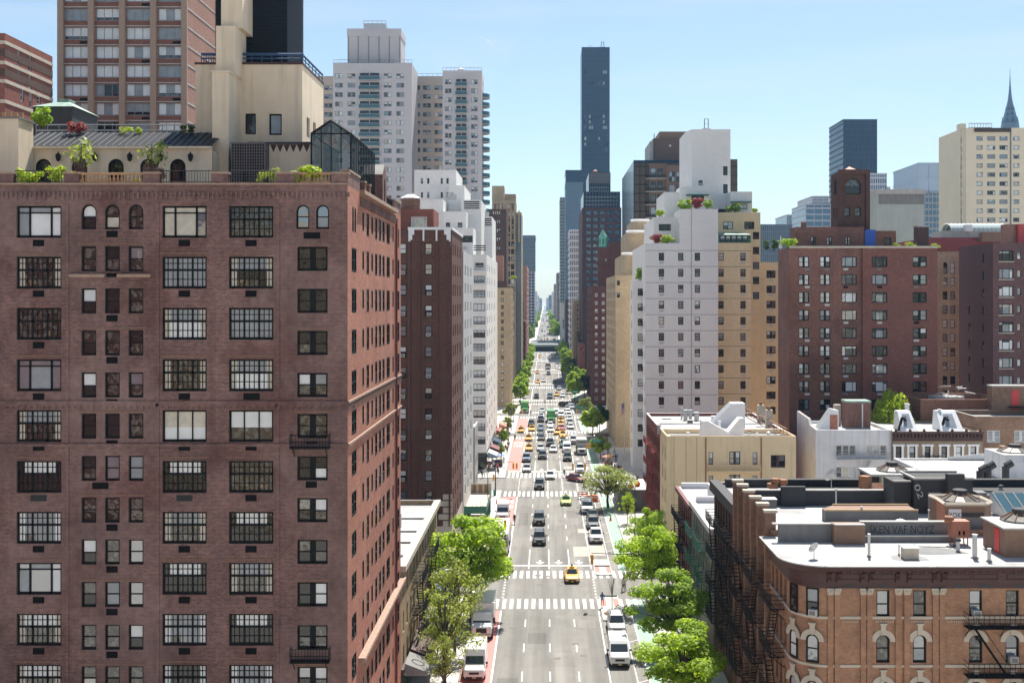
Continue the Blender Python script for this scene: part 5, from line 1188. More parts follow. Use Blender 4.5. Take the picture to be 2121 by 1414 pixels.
def mid_right():
    # beige corner building with red fire escapes
    Y = 163.6; k = Y/F; z = ZP(903, Y); x1 = XP(1649, Y)
    b = Bld('beige_stucco_building', 'beige stucco corner building with white roof and red fire escapes on its avenue front', 'building', 26, 180, seed=14, light=.5, fm='framebr')
    fr = []
    for py in (949, 997, 1045): fr += gridp(Y, [1472.5], [py], 9.5, 26, 'dh')+gridp(Y, [1522], [py-1], 23, 27, 'dh2', light=.9)+gridp(Y, [1564], [py], 10, 26, 'dh')+gridp(Y, [1611.5], [py+6], 30, 26, 'dh2', light=.6)
    zs = [z-2.6-3.05*i for i in range(4)]
    b.block(XR, x1, Y, 173, 0, z, 'beige', front=fr, left=grid([165.7, 169.3], zs, 1.1, 1.8, 'dh'), roof='roofw', par=.7, coping='tanstone')
    b.block(XR+.02, x1, 173.02, 197, 0, z, 'redtan', left=grid(seq(174.6, 195.4, 1.9), zs, 1.0, 1.8, 'dh', light=.2), roof='roofw', par=.5, coping='white', name='avenue_wall')
    fire_escape(b, 'left', XR, 174.5, 179, [q-1.1 for q in zs], 'redp', 1.2); fire_escape(b, 'left', XR, 184, 188.5, [q-1.1 for q in zs], 'redp', 1.2, True)
    m = MB()
    for p in (1396, 1421, 1443, 1463, 1575): m.box(XP(p-.6, Y), XP(p+.6, Y), Y-.02, Y-.001, 0, z-.1, 'tanstone')
    m.tube((XP(1461.5, Y), Y-.08, 2), (XP(1461.5, Y), Y-.08, z-.2), .07, .07, 'rust', 6); m.tube((XP(1577, Y), Y-.08, 2), (XP(1577, Y), Y-.08, z-.2), .06, .06, 'rust', 6); b.part('drain_pipe', m)
    m = MB(); x0_, x1_ = XP(1465, Y), XP(1574, Y); zz = ZP(974, Y); m.box(x0_, x1_, Y-.9, Y-.002, zz-.08, zz, 'beige'); railing(m, (x0_,Y-.88,zz), (x1_,Y-.88,zz), .9, 'beige', r=.03); railing(m, (x0_,Y-.88,zz), (x0_,Y,zz), .9, 'beige', r=.03); railing(m, (x1_,Y-.88,zz), (x1_,Y,zz), .9, 'beige', r=.03); m.bar((XP(1505, Y),Y-.6,zz),(XP(1520, Y),Y-.6,zz-3), .05, 'beige'); b.part('fire_balcony', m, uv=False)
    zr = z-.7
    for a, c, y, h, fl in ((1454, 1524, 166, 2.6, 0), (1500, 1541, 166.4, 2.9, 1)):
        m = MB(); xa, xb = XP(a, y), XP(c, y); p = [(xa,zr),(xb,zr),(xb,zr+.4),(xa+.8,zr+h),(xa,zr+h)] if not fl else [(xa,zr),(xb,zr),(xb,zr+h),(xb-.6,zr+h),(xa,zr+.3)]
        for yy in (y, y+2.4): m.poly([(x,yy,q) for x, q in p], 'white')
        for i in range(5): s, t = p[i], p[(i+1) % 5]; m.poly([(s[0],y,s[1]),(t[0],y,t[1]),(t[0],y+2.4,t[1]),(s[0],y+2.4,s[1])], 'white')
        b.part('stair_bulkhead', m)
    m = MB(); xa = XP(1462, 178); m.poly([(xa,178,zr),(xa+4,178,zr),(xa+4,178,zr+4)], 'white'); m.poly([(xa,178,zr),(xa+4,178,zr+4),(xa+4,181,zr+4),(xa,181,zr)], 'gal'); m.box(xa+4, xa+6, 178, 181, zr, zr+4, 'white'); b.part('sloping_skylight', m)
    for i, (p, y, h, rr, mt) in enumerate(((1457, 170, 1.4, .3, 'white'), (1472, 171, 1.7, .22, 'white'), (1490, 172, 1.8, .2, 'white'), (1365, 172, 1.2, .25, 'roofw'), (1420, 190, 1.7, .35, 'gal'), (1430, 191, 1.6, .3, 'gal'), (1443, 189, 1.4, .4, 'gal'), (1412, 192, 1.9, .15, 'gal'), (1425, 166, .8, .2, 'white'), (1568, 166, .7, .15, 'white'))):
        m = MB(); x = XP(p, y); m.tube((x,y,zr),(x,y,zr+h), rr, rr, mt, 8); m.tube((x,y,zr+h),(x,y,zr+h+.2), rr*1.5, rr*1.2, mt, 8); b.part('roof_vent', m, uv=False)
    m = MB()
    for y in (168, 176, 184): m.box(XR+1, x1-.5, y, y+.45, zr, zr+.35, 'roofw')
    b.part('roof_ridge', m)
    for p, y in ((1577, 186), (1594, 178)): m = MB(); x = XP(p, y); m.box(x-.5, x+.5, y, y+1, zr, zr+3, 'stone'); m.tube((x,y+.5,zr+3),(x,y+.5,zr+3.5), .2, .3, 'rust', 8); b.part('chimney', m)
    clutter(b, XR+1, x1-2, 168, 195, zr, 14, 35)
    m = MB(); railing(m, (x1-1, 165, zr+.5), (x1-1.4, 196, zr+.5), 1.1, 'rust', n=14, r=.06); b.part('roof_railing', m, uv=False); b.finish()
    # cafe terrace shed
    b = Bld('low_terrace_shed', 'low grey terrace roof cluttered with blue and orange bundles beyond the red fire escapes', 'shed', 16, 205)
    b.block(12.5, 22, 198, 211.5, 0, 3.7, 'concdk', roof='gal', par=.15)
    m = MB(); r = random.Random(4)
    for i in range(14): x, y = r.uniform(13, 20), r.uniform(199, 211); m.blob((x, y, 3.9), r.uniform(.35, .8), r.choice(['blue', 'orange', 'white', 'redp', 'cream', 'charc']), seed=i)
    b.part('bundle', m); b.finish()
    # white and yellow stepped tower
    Y = 240
    b = Bld('white_yellow_stepped_tower', 'stepped apartment tower, white brick on the left and yellow brick on the right', 'apartment tower', 32, 262, seed=15, light=.2)
    rw = [531.8+33.15*i for i in range(10)]; ry = [568+31.3*i for i in range(10)]
    f1 = gridp(Y, [1370, 1410, 1444.5], rw, 11, 16.5, 'dh'); B = lambda p0, p1, top, y, y1, mat, fr=(), le=(), nm='wall', **kw: b.block(XP(p0, y), XP(p1, y), y, y1, 0, ZP(top, y), mat, front=fr, left=le, name=nm, roof='roofw', par=.7, coping=kw.pop('cop', None), **kw)
    zl = [ZP(p, 246) for p in [610+31.3*i for i in range(11)]]
    B(1311, 1336, 581, 246, 253.5, 'brickWht', gridp(246, [1328], [605+31.2*i for i in range(11)], 14, 15, 'dh'), grid([249.8], zl, 2.2, 1.7, 'dh', light=.2))
    B(1336.1, 1487.5, 504, Y, 275, 'brickWht', f1, grid(seq(241.5, 274, 4.4), zl, 1.4, 1.6, 'dh', light=.2))
    b.block(XP(1408, Y), XP(1487.4, Y), Y-.03, 272, ZP(504, Y)-.5, ZP(433, Y), 'brickWht', name='setback_wall', roof='roofw', par=.6, left=[(243, ZP(470, 243), 1.2, 1.6, 'dh')])
    b.block(XP(1354, 246), XP(1407.9, 246), 246, 270, ZP(505, 246), ZP(450, 246), 'brickWht', name='setback_wall', roof='roofw', par=.5, front=gridp(246, [1377], [471], 25, 14, 'slide', light=0))
    b.block(XP(1376, 252), XP(1420, 252), 252, 270, ZP(450, 252), ZP(398, 252), 'brickWht', name='penthouse_wall', roof='roofw', par=.4)
    b.block(XP(1410, 249), XP(1470, 249), 249, 257.9, ZP(440, 249), ZP(386, 249), 'brickWht', name='penthouse_wall', roof='roofw', par=.4, front=gridp(249, [1445], [413], 26, 15, 'slide', light=0))
    m = MB(); m.box(XP(1422, 248), XP(1468, 248), 247.2, 249, ZP(405, 248), ZP(403, 248), 'greenp'); b.part('terrace_canopy', m)
    x0, x1 = XP(1433, 258), XP(1513, 258); xl = XP(1420, 262); zt = ZP(268, 258); m = MB()
    b.facade(m, 'front', 258, x0, x1, ZP(433, 258), zt, [(XP(1502.5, 258), ZP(354, 258), 1.0, 2.0, 'plain', dict(light=0)), (XP(1502.5, 258), ZP(391, 258), 1.0, 2.0, 'plain', dict(light=0)), (XP(1451, 258), ZP(379, 258), .9, 1.1, 'plain', dict(light=0))], 'brickWht')
    m.poly([(x0,258,40),(xl,262.5,40),(xl,262.5,zt),(x0,258,zt)], 'brickWht'); m.poly([(xl,262.5,40),(xl,274,40),(xl,274,zt),(xl,262.5,zt)], 'brickWht'); m.poly([(x1,258,40),(x1,274,40),(x1,274,zt),(x1,258,zt)], 'brickWht'); m.poly([(xl,274,40),(x1,274,40),(x1,274,zt),(xl,274,zt)], 'brickWht'); b.part('tower_wall', m)
    m = MB(); m.poly([(x0,258,zt),(x1,258,zt),(x1,274,zt),(xl,274,zt),(xl,262.5,zt)], 'roofw'); b.part('roof', m)
    m = MB(); x = XP(1463, 260); m.box(x-.9, x+.9, 259.5, 261.5, zt, zt+.5, 'white'); 
    for s in (-.42, .42): m.bar((x+s,260,zt+.5),(x+s,260,zt+2.6), .12, 'pole')
    m.bar((x-.42,260,zt+2.6),(x+.42,260,zt+2.6), .12, 'pole'); m.bar((x-.42,260,zt+1.5),(x+.42,260,zt+1.5), .06, 'pole'); b.part('roof_frame', m, uv=False)
    b.block(XP(1513.1, 252), XP(1558, 252), 252, 268, ZP(440, 252), ZP(397, 252), 'brickWht', name='penthouse_wall', roof='roofw', par=.4, front=gridp(252, [1535], [428], 26, 12, 'slide', light=.6)); m = MB(); m.box(XP(1513, 251), XP(1556, 251), 250.3, 252, ZP(419.5, 251), ZP(417.5, 251), 'greenp'); b.part('terrace_canopy', m)
    b.block(XP(1487.6, 242), XP(1556, 242), 242, 275, 0, ZP(503, 242), 'brickYel', name='wall', roof='roofg', par=.4, front=gridp(242, [1493.5, 1539], rw, 11, 16, 'dh'))
    b.block(XP(1487.6, 249), XP(1575, 249), 249, 276, 0, ZP(440, 249), 'brickYel', name='upper_wall', roof='roofw', par=.5, front=gridp(249, [1508, 1552], [467], 20.5, 15.5, 'quad')+gridp(249, [1566], [488+31*i for i in range(5)], 13, 15, 'dh'))
    m = MB(); y = 243; m.box(XP(1488, y), XP(1555, y), y, 248.9, ZP(503, y), ZP(487, y), 'brickYel', 'f'); 
    b.facade(m, 'front', y, XP(1488, y), XP(1555, y), ZP(503, y), ZP(487, y), [(XP(1488+8.6+11.7*i, y), ZP(494, y), 1.08, 1.35, 'plain', dict(light=.0, var=2)) for i in range(5)], 'greenp', .06); b.part('sunroom', m)
    m = MB(); xx0, xx1 = XP(1487.6, 242.5), XP(1556, 242.5); m.poly([(xx0,242.2,ZP(486, 242)),(xx1,242.2,ZP(486, 242)),(xx1-1,249,ZP(486, 242)+.9),(xx0+1,249,ZP(486, 242)+.9)], 'copper'); b.part('sunroom_roof', m)
    b.block(XP(1556, 251), XP(1617.5, 251), 251, 276, 0, ZP(543, 251), 'brickYel', name='wall', roof='roofg', par=.5, front=gridp(251, [1565, 1597], ry, 19, 15.5, 'dh2'))
    for p, q, y, rows in ((1370, 11, Y, rw), (1539, 10, 242, rw), (1597, 10, 251, ry)):
        for py in rows: m = MB(); m.box(XP(p-4.5, y), XP(p+4.5, y), y-.05, y-.002, ZP(py+14.5, y), ZP(py+10.5, y), 'acg'); b.part('vent_grille', m, uv=False)
    m = MB()
    for p in rw: z = ZP(p-13, Y); m.box(XP(1337, Y), XP(1487, Y), Y-.015, Y-.001, z-.05, z+.05, 'framegr'); m.box(XP(1488, 242), XP(1555.8, 242), 241.985, 241.999, z-.05, z+.05, 'brownr')
    m.box(XP(1431.6, Y), XP(1432.6, Y), Y-.05, Y-.001, 3, ZP(433, Y), 'framegr'); b.part('floor_joint', m); b.finish()
    # tan rounded building
    Y = 283
    b = Bld('tan_terraced_building', 'tan brick apartment house with rounded terraces left of the white and yellow tower', 'apartment building', 24, 300, seed=16, light=.3)
    zs = [ZP(p, 283) for p in [590+20*i for i in range(14)]]
    b.block(XP(1275, Y), XP(1345, Y), Y, 326, 0, ZP(570, Y), 'brickT', left=grid(seq(287, 323, 4.5), zs, 1.6, 1.5, 'dh2', light=.3), roof='roofw', par=.6, coping='white', front=gridp(Y, [1281], [586, 611], 6, 10, 'dh'))
    for p0, p1, t, y, y1 in ((1290, 1345, 527, 289, 322), (1299, 1345, 481, 295, 320), (1309, 1345, 458, 299, 318)):
        m = MB(); xa, xb, r = XP(p0, y), XP(p1, y), 1.6; pts = [(xb,y)]+[(xa+r-r*math.sin(math.pi/2*j/5), y+r-r*math.cos(math.pi/2*j/5)) for j in range(6)]+[(xa,y1),(xb,y1)]; m.prism(pts, ZP(575, y), ZP(t, y), 'brickT', 'roofw'); b.part('terrace_wall', m)
        m = MB()
        for i in range(len(pts)-3): m.bar((*pts[i],ZP(t, y)+.2),(*pts[i+1],ZP(t, y)+.2), .5, 'white')
        b.part('coping', m)
    b.finish()
    # bronze glass tower
    Y = 400
    b = Bld('bronze_glass_tower', 'dark bronze glass tower with balconies and brown brick crown behind the white tower', 'tower', 45, 420, seed=17)
    m = MB(); xa, xb, zt = XP(1313, Y), XP(1423, Y), ZP(332, Y); m.box(xa, xb, Y, 462, 0, zt, 'navyglass'); m.box(xa+.02, xb, Y-.05, Y-.001, 0, zt-1, 'bronze'); m.box(XP(1500, Y), XP(1527.5, Y), Y, 440, 0, ZP(330, Y), 'bronze'); b.part('curtain_wall', m)
    m = MB()
    for i in range(9): x = xa+(xb-xa)*i/9; m.box(x-.12, x+.12, Y-.2, Y-.051, 0, zt, 'frame')
    for i in range(22): z = ZP(345+18.6*i, Y); m.box(xa, xb, Y-.18, Y-.052, z-.15, z+.15, 'frame'); m.box(XP(1500, Y), XP(1527.6, Y), Y-.12, Y-.001, z-.15, z+.15, 'frame')
    b.part('mullion', m, uv=False)
    for i in range(9):
        z = ZP(366+27*i, Y); m = MB(); x0, x1 = XP(1337, Y), XP(1379, Y); pts = [(x1,Y-.2),(x1,Y-2.2),(x0+1.5,Y-2.4),(x0,Y-1.2),(x0,Y-.2)]; m.prism(pts, z-.9, z-.65, 'conc')
        for a, c in zip(pts[1:-1], pts[2:]): railing(m, (*a,z-.65), (*c,z-.65), 1.0, 'black', n=6, r=.06)
        b.part('balcony', m, uv=False)
    y = 398; b.block(XP(1380, y), XP(1421, y), y, 410, 0, ZP(342, y), 'brownr2', name='brown_wall', par=.5, front=gridp(y, [1392, 1407], [366+27*i for i in range(5)], 12, 21, 'quad', light=.1)); b.block(XP(1345, y), XP(1379.9, y), y+.6, 410, 0, ZP(338, y), 'brownr2', name='balcony_wall', par=.4, front=gridp(y+.6, [1353, 1367], [357+27*i for i in range(5)], 11, 17, 'plain', light=0)); m = MB(); y = 415; m.box(XP(1353, y), XP(1424, y), y, 440, zt, ZP(287, y), 'brownr2'); m.box(XP(1367, y), XP(1432, y), y+2, 438, ZP(287, y), ZP(271, y), 'brownr'); m.box(XP(1347, y), XP(1352.9, y), y, 438, zt, ZP(292, y), 'conc'); b.part('crown_wall', m)
    m = MB(); m.bar((XP(1355, y),y,zt),(XP(1355, y),y,ZP(277, y)), .2, 'pole'); m.box(XP(1386, y), XP(1390, y), y-.05, y-.001, ZP(304, y), ZP(300, y), 'white'); b.part('mast', m); b.finish()
    # dark red brick building with copper cupola
    Y = 395
    b = Bld('dark_red_brick_block', 'dark red brick block with square pale windows along the right side of the street', 'apartment building', 22, 420, seed=18, light=.75, fm='framew')
    rows = [611+16.4*i for i in range(15)]; b.block(XP(1227, Y), XP(1256, Y), Y, 450, 0, ZP(592, Y), 'brickDk2', front=gridp(Y, [1235, 1249.5], rows, 5.5, 7.5, 'dh'), left=grid(seq(399, 446, 6.5), [ZP(p, Y) for p in rows], 2.6, 1.5, 'dh2', light=.5), par=.6); b.finish()
    Y = 405
    b = Bld('cupola_brick_tower', 'red brick tower topped by a green copper cupola', 'tower', 21, 408, seed=19)
    b.block(XP(1239, Y), XP(1262, Y), Y, 410, 0, ZP(512, Y), 'brickDk2', par=0, front=gridp(Y, [1246, 1255], [540], 4, 10, 'arch', light=0)); x, r = XP(1249.5, Y), 9*Y/F
    m = MB(); z = ZP(511, Y); m.lathe(x, Y+2, [(r, z), (r, z+3.4), (r*1.12, z+3.5), (r*.1, z+6)], 'copper2', 8); m.tube((x,Y+2,z+6),(x,Y+2,z+7), .05, .02, 'copper2', 6)
    for j in range(8): t = 2*math.pi*j/8; m.box(x+r*.9*math.cos(t)-.3, x+r*.9*math.cos(t)+.3, Y+2+r*.94*math.sin(t)-.1, Y+2+r*.94*math.sin(t)+.1, z+.8, z+2.8, 'greenp')
    b.part('cupola', m, uv=False); b.block(XP(1262.1, Y), XP(1287, Y), Y+.5, 412, 0, ZP(503, Y), 'brickDk2', par=.5, name='side_wall'); b.finish()
M['brickGry2'] = brick('grey_painted_front', (.30, .30, .27), (.36, .36, .32), (.25, .25, .22), stain=.15)
M['redtan'] = brick('dark_red_front', (.20, .045, .04), (.26, .065, .055), (.2, .1, .09), stain=.15)
M['brownr2'] = plain('brown_crown_render', (.15, .095, .075), .85, var=.06); M['brickDk2'] = brick('dark_red_block_brick', (.10, .030, .028), (.14, .045, .04), (.12, .07, .06), stain=.12)
M['copper2'] = plain('bright_green_copper', (.16, .46, .38), .7, var=.1)
def far_right():
    def plainrows(b, p0, p1, top, y, y1, mat, pxs, py0, step, n, w, h, kind='plain', light=.1, par=.8, left=(), nm='wall', z0=0): b.block(XP(p0, y), XP(p1, y), y, y1, z0, ZP(top, y), mat, front=gridp(y, pxs, [py0+step*i for i in range(n)], w, h, kind, light=light), left=left, par=par, name=nm)
    # navy and red stepped tower
    Y = 520
    b = Bld('navy_stepped_tower', 'stepped navy glass tower with a dark red brick shaft lit by blue windows', 'tower', 36, 540, seed=30, light=.0, fm='frame')
    plainrows(b, 1206, 1287, 430, Y, 575, 'plum', [1219, 1233.5, 1248, 1263, 1278.5], 441, 13.6, 20, 10, 8.5, 'bluewin')
    for p0, p1, t, y in ((1209, 1284, 397, 526), (1220, 1264, 357, 532)):
        m = MB(); x0, x1, z0, z1 = XP(p0, y), XP(p1, y), ZP(432, y), ZP(t, y); m.box(x0, x1, y, 570, z0, z1, 'navyglass'); b.part('setback_glass', m); m = MB()
        for j in range(13): x = x0+(x1-x0)*j/12; m.box(x-.12, x+.12, y-.3, y-.01, z0, z1, 'blrib')
        for py in (404, 412, 420, 385, 392): 
            if py > t+6: m.box(x0, x1, y-.25, y-.005, ZP(py+2, y), ZP(py, y), 'frame'); m.box(x0+.5, x1-.5, y-.1, y-.004, ZP(py+6, y), ZP(py+2.2, y), 'blueglass')
        b.part('mullion', m, uv=False)
    m = MB(); m.box(XP(1221, 531), XP(1263.5, 531), 531, 531.9, ZP(380, 531), ZP(358, 531), 'concdk2'); m.lathe(XP(1233, 535), 536, [(1.4, ZP(357, 532)), (1.2, ZP(354, 535)), (.2, ZP(351, 535))], 'salmon', 8); b.part('mechanical_screen', m); b.finish()
    # tallest dark tower
    Y = 1050
    b = Bld('dark_glass_skyscraper', 'tallest tower, a sheer dark navy glass slab above the street', 'skyscraper', XP(1234, Y), Y+20, seed=31)
    m = MB(); x0, x1, z1 = XP(1205, Y), XP(1262.5, Y), ZP(98, Y); m.box(x0, x1, Y, Y+45, 0, z1, 'navyglass'); b.part('curtain_wall', m)
    m = MB()
    for j in range(13): x = x0+(x1-x0)*j/12; m.box(x-.16, x+.16, Y-.3, Y-.01, 0, z1, 'blrib2')
    for j in range(52): z = 4+j*(z1-4)/52; m.box(x0, x1, Y-.25, Y-.005, z-.5, z+.5, 'blrib2')
    b.part('mullion', m, uv=False)
    r = random.Random(5)
    for i in range(70):
        c, row = r.choice([0, 1, 1, 3, 4, 7, 9, 10]), r.choice([3, 4, 6, 12, 13, 14, 16, 17, 18, 30, 31, 32, 35, 36, 37, 38, 40, 41]); m = MB(); xx = x0+(x1-x0)*(c+.12)/12; zz = z1-(row+.8)*(z1-4)/52; m.box(xx, xx+(x1-x0)/12*.76, Y-.04, Y-.002, zz, zz+2.8, r.choice(['g5', 'g5', 'blueglass', 'g4'])); b.part('window', m, uv=False)
    m = MB(); x = XP(1249, Y)
    for q in (-1.8, 1.8): m.bar((x+q,Y+8,z1),(x+q*.5,Y+8,z1+7), .35, 'pole')
    for zz in (2, 4, 6): m.bar((x-1.6,Y+8,z1+zz),(x+1.6,Y+8,z1+zz), .3, 'pole')
    for p, h in ((1221, 4), (1226, 3), (1240, 2.5)): m.bar((XP(p, Y),Y+8,z1),(XP(p, Y),Y+8,z1+h), .25, 'pole')
    b.part('roof_antenna', m, uv=False); b.finish()
    for nm, lab, y, parts in (
        ('teal_glass_tower', 'slim teal glass tower at the right edge of the sky gap', 1000, ((1160.5, 1173, 411, 690, 'tealglass', 3, 40, 'framegr'),)),
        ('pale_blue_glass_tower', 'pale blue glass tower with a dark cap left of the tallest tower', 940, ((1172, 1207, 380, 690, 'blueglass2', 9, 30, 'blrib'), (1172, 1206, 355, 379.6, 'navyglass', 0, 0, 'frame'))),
        ('grey_grid_tower', 'grey grid-fronted tower standing before the pale blue glass tower', 720, ((1180, 1206.5, 479, 800, 'concdk2', 7, 20, 'mauve'),)),
        ('black_office_tower', 'black office slab rising over the brick arched tower on the right', 900, ((1747, 1816, 250, 560, 'navyglass', 14, 26, 'blrib2'),)),
        ('blue_ribbed_block', 'low blue ribbed office block at the right of the white and yellow tower', 700, ((1575, 1640, 468, 560, 'blueglass', 16, 4, 'blrib'),)),
        ('pale_ribbed_block', 'small pale ribbed block on the skyline between two blue ones', 900, ((1630, 1669, 447, 540, 'blueglass2', 14, 2, 'mauve'),)),
        ('banded_office_tower', 'pale banded office tower behind the brick penthouse', 800, ((1669, 1720, 425, 540, 'blueglass2', 3, 9, 'mauve'), (1682, 1716, 409, 426, 'blueglass2', 3, 3, 'mauve'))),
        ('grey_cap_tower', 'grey capped glass block peeping over the concrete hulk', 760, ((1799, 1836, 362, 480, 'blueglass2', 8, 9, 'mauve'), (1836.5, 1843, 390, 480, 'blueglass2', 2, 6, 'mauve'))),
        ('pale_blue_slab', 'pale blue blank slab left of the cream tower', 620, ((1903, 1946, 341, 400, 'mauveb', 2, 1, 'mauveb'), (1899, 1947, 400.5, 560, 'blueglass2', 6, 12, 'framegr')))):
        b = Bld(nm, lab, 'tower', XP(parts[0][0], y), y+10, seed=int(y))
        for p0, p1, t, bot, mat, nv, nh, rib in parts:
            m = MB(); x0, x1, z0, z1 = XP(p0, y), XP(p1, y), max(0, ZP(bot, y)), ZP(t, y); m.box(x0, x1, y, y+45, 0 if bot > 450 else z0, z1, mat); b.part('curtain_wall', m); m = MB()
            for j in range(nv+1 if nv else 0): x = x0+(x1-x0)*j/nv; m.box(x-.22, x+.22, y-.4, y-.01, z0, z1, rib)
            for j in range(nh): z = z0+(z1-z0)*(j+.5)/nh; m.box(x0, x1, y-.3, y-.005, z-.55, z+.55, rib); m.box(x0-.3, x0-.005, y, y+45, z-.55, z+.55, rib)
            m.box(x0-.3, x1+.3, y-.4, y+45.2, z1+.01, z1+1, rib); b.part('mullion', m, uv=False)
        b.finish()
    Y = 900; b = None
    # lower street wall on the right
    for i, (nm, lab, p0, p1, t, y, y1, mat, step, lt) in enumerate((
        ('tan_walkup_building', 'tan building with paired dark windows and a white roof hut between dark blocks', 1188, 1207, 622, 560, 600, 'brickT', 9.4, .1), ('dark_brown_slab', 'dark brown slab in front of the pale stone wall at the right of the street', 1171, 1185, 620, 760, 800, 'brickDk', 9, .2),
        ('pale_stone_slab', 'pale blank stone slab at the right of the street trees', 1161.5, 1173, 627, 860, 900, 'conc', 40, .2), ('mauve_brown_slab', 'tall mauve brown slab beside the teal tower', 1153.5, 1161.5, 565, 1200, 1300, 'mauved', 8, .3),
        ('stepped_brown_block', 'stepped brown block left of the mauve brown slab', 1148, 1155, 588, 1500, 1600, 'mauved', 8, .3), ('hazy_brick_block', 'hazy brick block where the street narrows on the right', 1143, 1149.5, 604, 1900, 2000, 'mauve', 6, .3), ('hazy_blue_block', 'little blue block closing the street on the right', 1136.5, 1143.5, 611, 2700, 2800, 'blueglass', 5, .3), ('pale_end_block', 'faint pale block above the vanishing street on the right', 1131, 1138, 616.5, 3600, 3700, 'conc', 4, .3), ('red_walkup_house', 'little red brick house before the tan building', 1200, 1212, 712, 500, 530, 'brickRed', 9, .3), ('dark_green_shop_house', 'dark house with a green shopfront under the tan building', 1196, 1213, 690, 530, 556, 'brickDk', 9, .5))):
        b = Bld(nm, lab, 'building', XP(p0, y)+4, y+8, seed=40+i, light=lt); w = (p1-p0)
        pxs = [p0+w*.45, p0+w*.72] if w > 9 else [p0+w*.5]
        n = max(2, min(14, int((720-t)/step)))
        b.block(XP(p0, y), XP(p1, y)+(12 if y > 1000 else 0), y, y1, 0, ZP(t, y), mat, front=gridp(y, pxs, [t+step*1.1+step*j for j in range(n)], w*.16, step*.5, 'plain'), left=grid(seq(y+6, y1-6, (y1-y)/6), [ZP(t, y)-4-3.4*j for j in range(6)], 2, 1.7, 'plain') if ZP(t, y) > 26 else (), par=.5)
        if nm == 'tan_walkup_building': m = MB(); m.box(XP(1196, y), XP(1204, y), y+4, y+10, ZP(t, y)-.4, ZP(607, y), 'white'); b.part('roof_hut', m)
        b.finish()
    # big brick apartment house
    Y = 197; k = Y/F
    b = Bld('purple_brick_apartments', 'wide purple-red brick apartment house with mixed window sizes and a roof garden', 'apartment building', 55, 200, seed=60, light=.5)
    rows = [542.3+36.9*i for i in range(10)]
    fr = gridp(Y, [1665, 1709], rows, 21.5, 22.5, 'dh2')+gridp(Y, [1759], rows, 31, 21.5, 'slide')
    b.block(XP(1635, Y), XP(1785, Y), Y, 206.5, 0, ZP(513, Y), 'brickR', front=fr, roof='roofg', par=.7)
    b.block(XP(1785.1, Y), XP(1940, Y), Y-.5, 206.5, 0, ZP(512, Y), 'brickR2', front=gridp(Y-.5, [1822], rows, 32, 21.5, 'slide')+gridp(Y-.5, [1905], rows, 29, 21.5, 'dh2'), roof='roofg', par=.7)
    for i, py in enumerate(rows):
        for p, w in ((1672, 10), (1713, 10), (1752, 10), (1822, 10), (1898, 11)):
            if (i*3+p) % 7 in (0, 1): continue
            y = Y if p < 1785 else Y-.5; m = MB(); m.box(XP(p-w/2, y), XP(p+w/2, y), y-.06, y-.002, ZP(py+17.5, y), ZP(py+13, y), b.r.choice(['acg', 'acg', 'concdk', 'acd'])); b.part('vent_grille', m, uv=False)
    m = MB(); m.box(XP(1634, Y), XP(1940.5, Y), Y-.6, Y-.501, ZP(513, Y)-.1, ZP(511, Y)+.1, 'stone'); b.part('coping', m)
    y = 201; zr = ZP(513, Y)-.7
    b.block(XP(1648, y), XP(1790, y), y, 206, zr, ZP(470, y), 'brickR', name='penthouse_wall', par=.3, front=gridp(y, [1651, 1685, 1718, 1756], [499], 10, 17, 'dh2', light=.6)); b.block(XP(1790.1, y), XP(1856, y), y, 206, zr, ZP(478, y), 'brickR', name='penthouse_wall', par=.3, front=gridp(y, [1838], [500], 15, 16, 'plain', light=0))
    m = MB(); m.box(XP(1791, y), XP(1813, y), y-.3, y-.05, zr+.3, ZP(476, y), 'blue'); b.part('blue_tarpaulin', m); m = MB(); m.box(XP(1900, y), XP(1924, y), y, 203, zr, ZP(470, y), 'maroon'); m.box(XP(1899, y), XP(1925, y), y-.1, 203.1, ZP(470, y), ZP(467, y), 'conc'); b.part('chimney', m); m = MB(); m.box(XP(1664, y), XP(1673, y), y+1, y+2, ZP(470, y), ZP(459, y), 'brickR'); b.part('chimney', m)
    y = 203; x0, x1 = XP(1740, y), XP(1797, y); xl = XP(1716, 209.5); zt = ZP(355, y); m = MB()
    b.facade(m, 'front', y, x0, x1, ZP(475, y), zt, [(XP(1767, y), ZP(386, y), 32*y/F, 33*y/F, 'arch', dict(light=.2, var=6)), (XP(1755, y), ZP(438.5, y), 12.5*y/F, 20*y/F, 'arch', dict(light=0)), (XP(1777, y), ZP(438.5, y), 13*y/F, 20*y/F, 'arch', dict(light=0))], 'brickTw', .4)
    b.facade(m, 'left', x0, y, 209.5, ZP(475, y), zt, [(206.2, ZP(386, 206), 2.4, 2.8, 'arch', dict(light=0)), (205.2, ZP(440, 205), .7, 1.8, 'arch', dict(light=0)), (207.2, ZP(440, 205), .7, 1.8, 'arch', dict(light=0))], 'brickTw', .4)
    m.poly([(x1,y,40),(x1,209.5,40),(x1,209.5,zt),(x1,y,zt)], 'brickTw'); m.poly([(x0,209.5,40),(x1,209.5,40),(x1,209.5,zt),(x0,209.5,zt)], 'brickTw'); m.poly([(x0,y,zt),(x1,y,zt),(x1,209.5,zt),(x0,209.5,zt)], 'roofg')
    for a in (x0, x1): m.box(a-.35, a+.35, y-.3, y-.001, 44, zt+.3, 'brickTw')
    m.box(x0-.36, x1+.36, y-.31, y-.002, zt-.5, zt+.31, 'brickTw'); b.part('tower_wall', m)
    m = MB(); cx_, cy_ = (x0+x1)/2, 206.2; q = [(x0+.8,y+.8),(x1-.8,y+.8),(x1-.8,208.8),(x0+.8,208.8)]
    for i in range(4): m.poly([(*q[i],zt),(*q[(i+1) % 4],zt),(cx_,cy_,zt+1.2)], 'salmon')
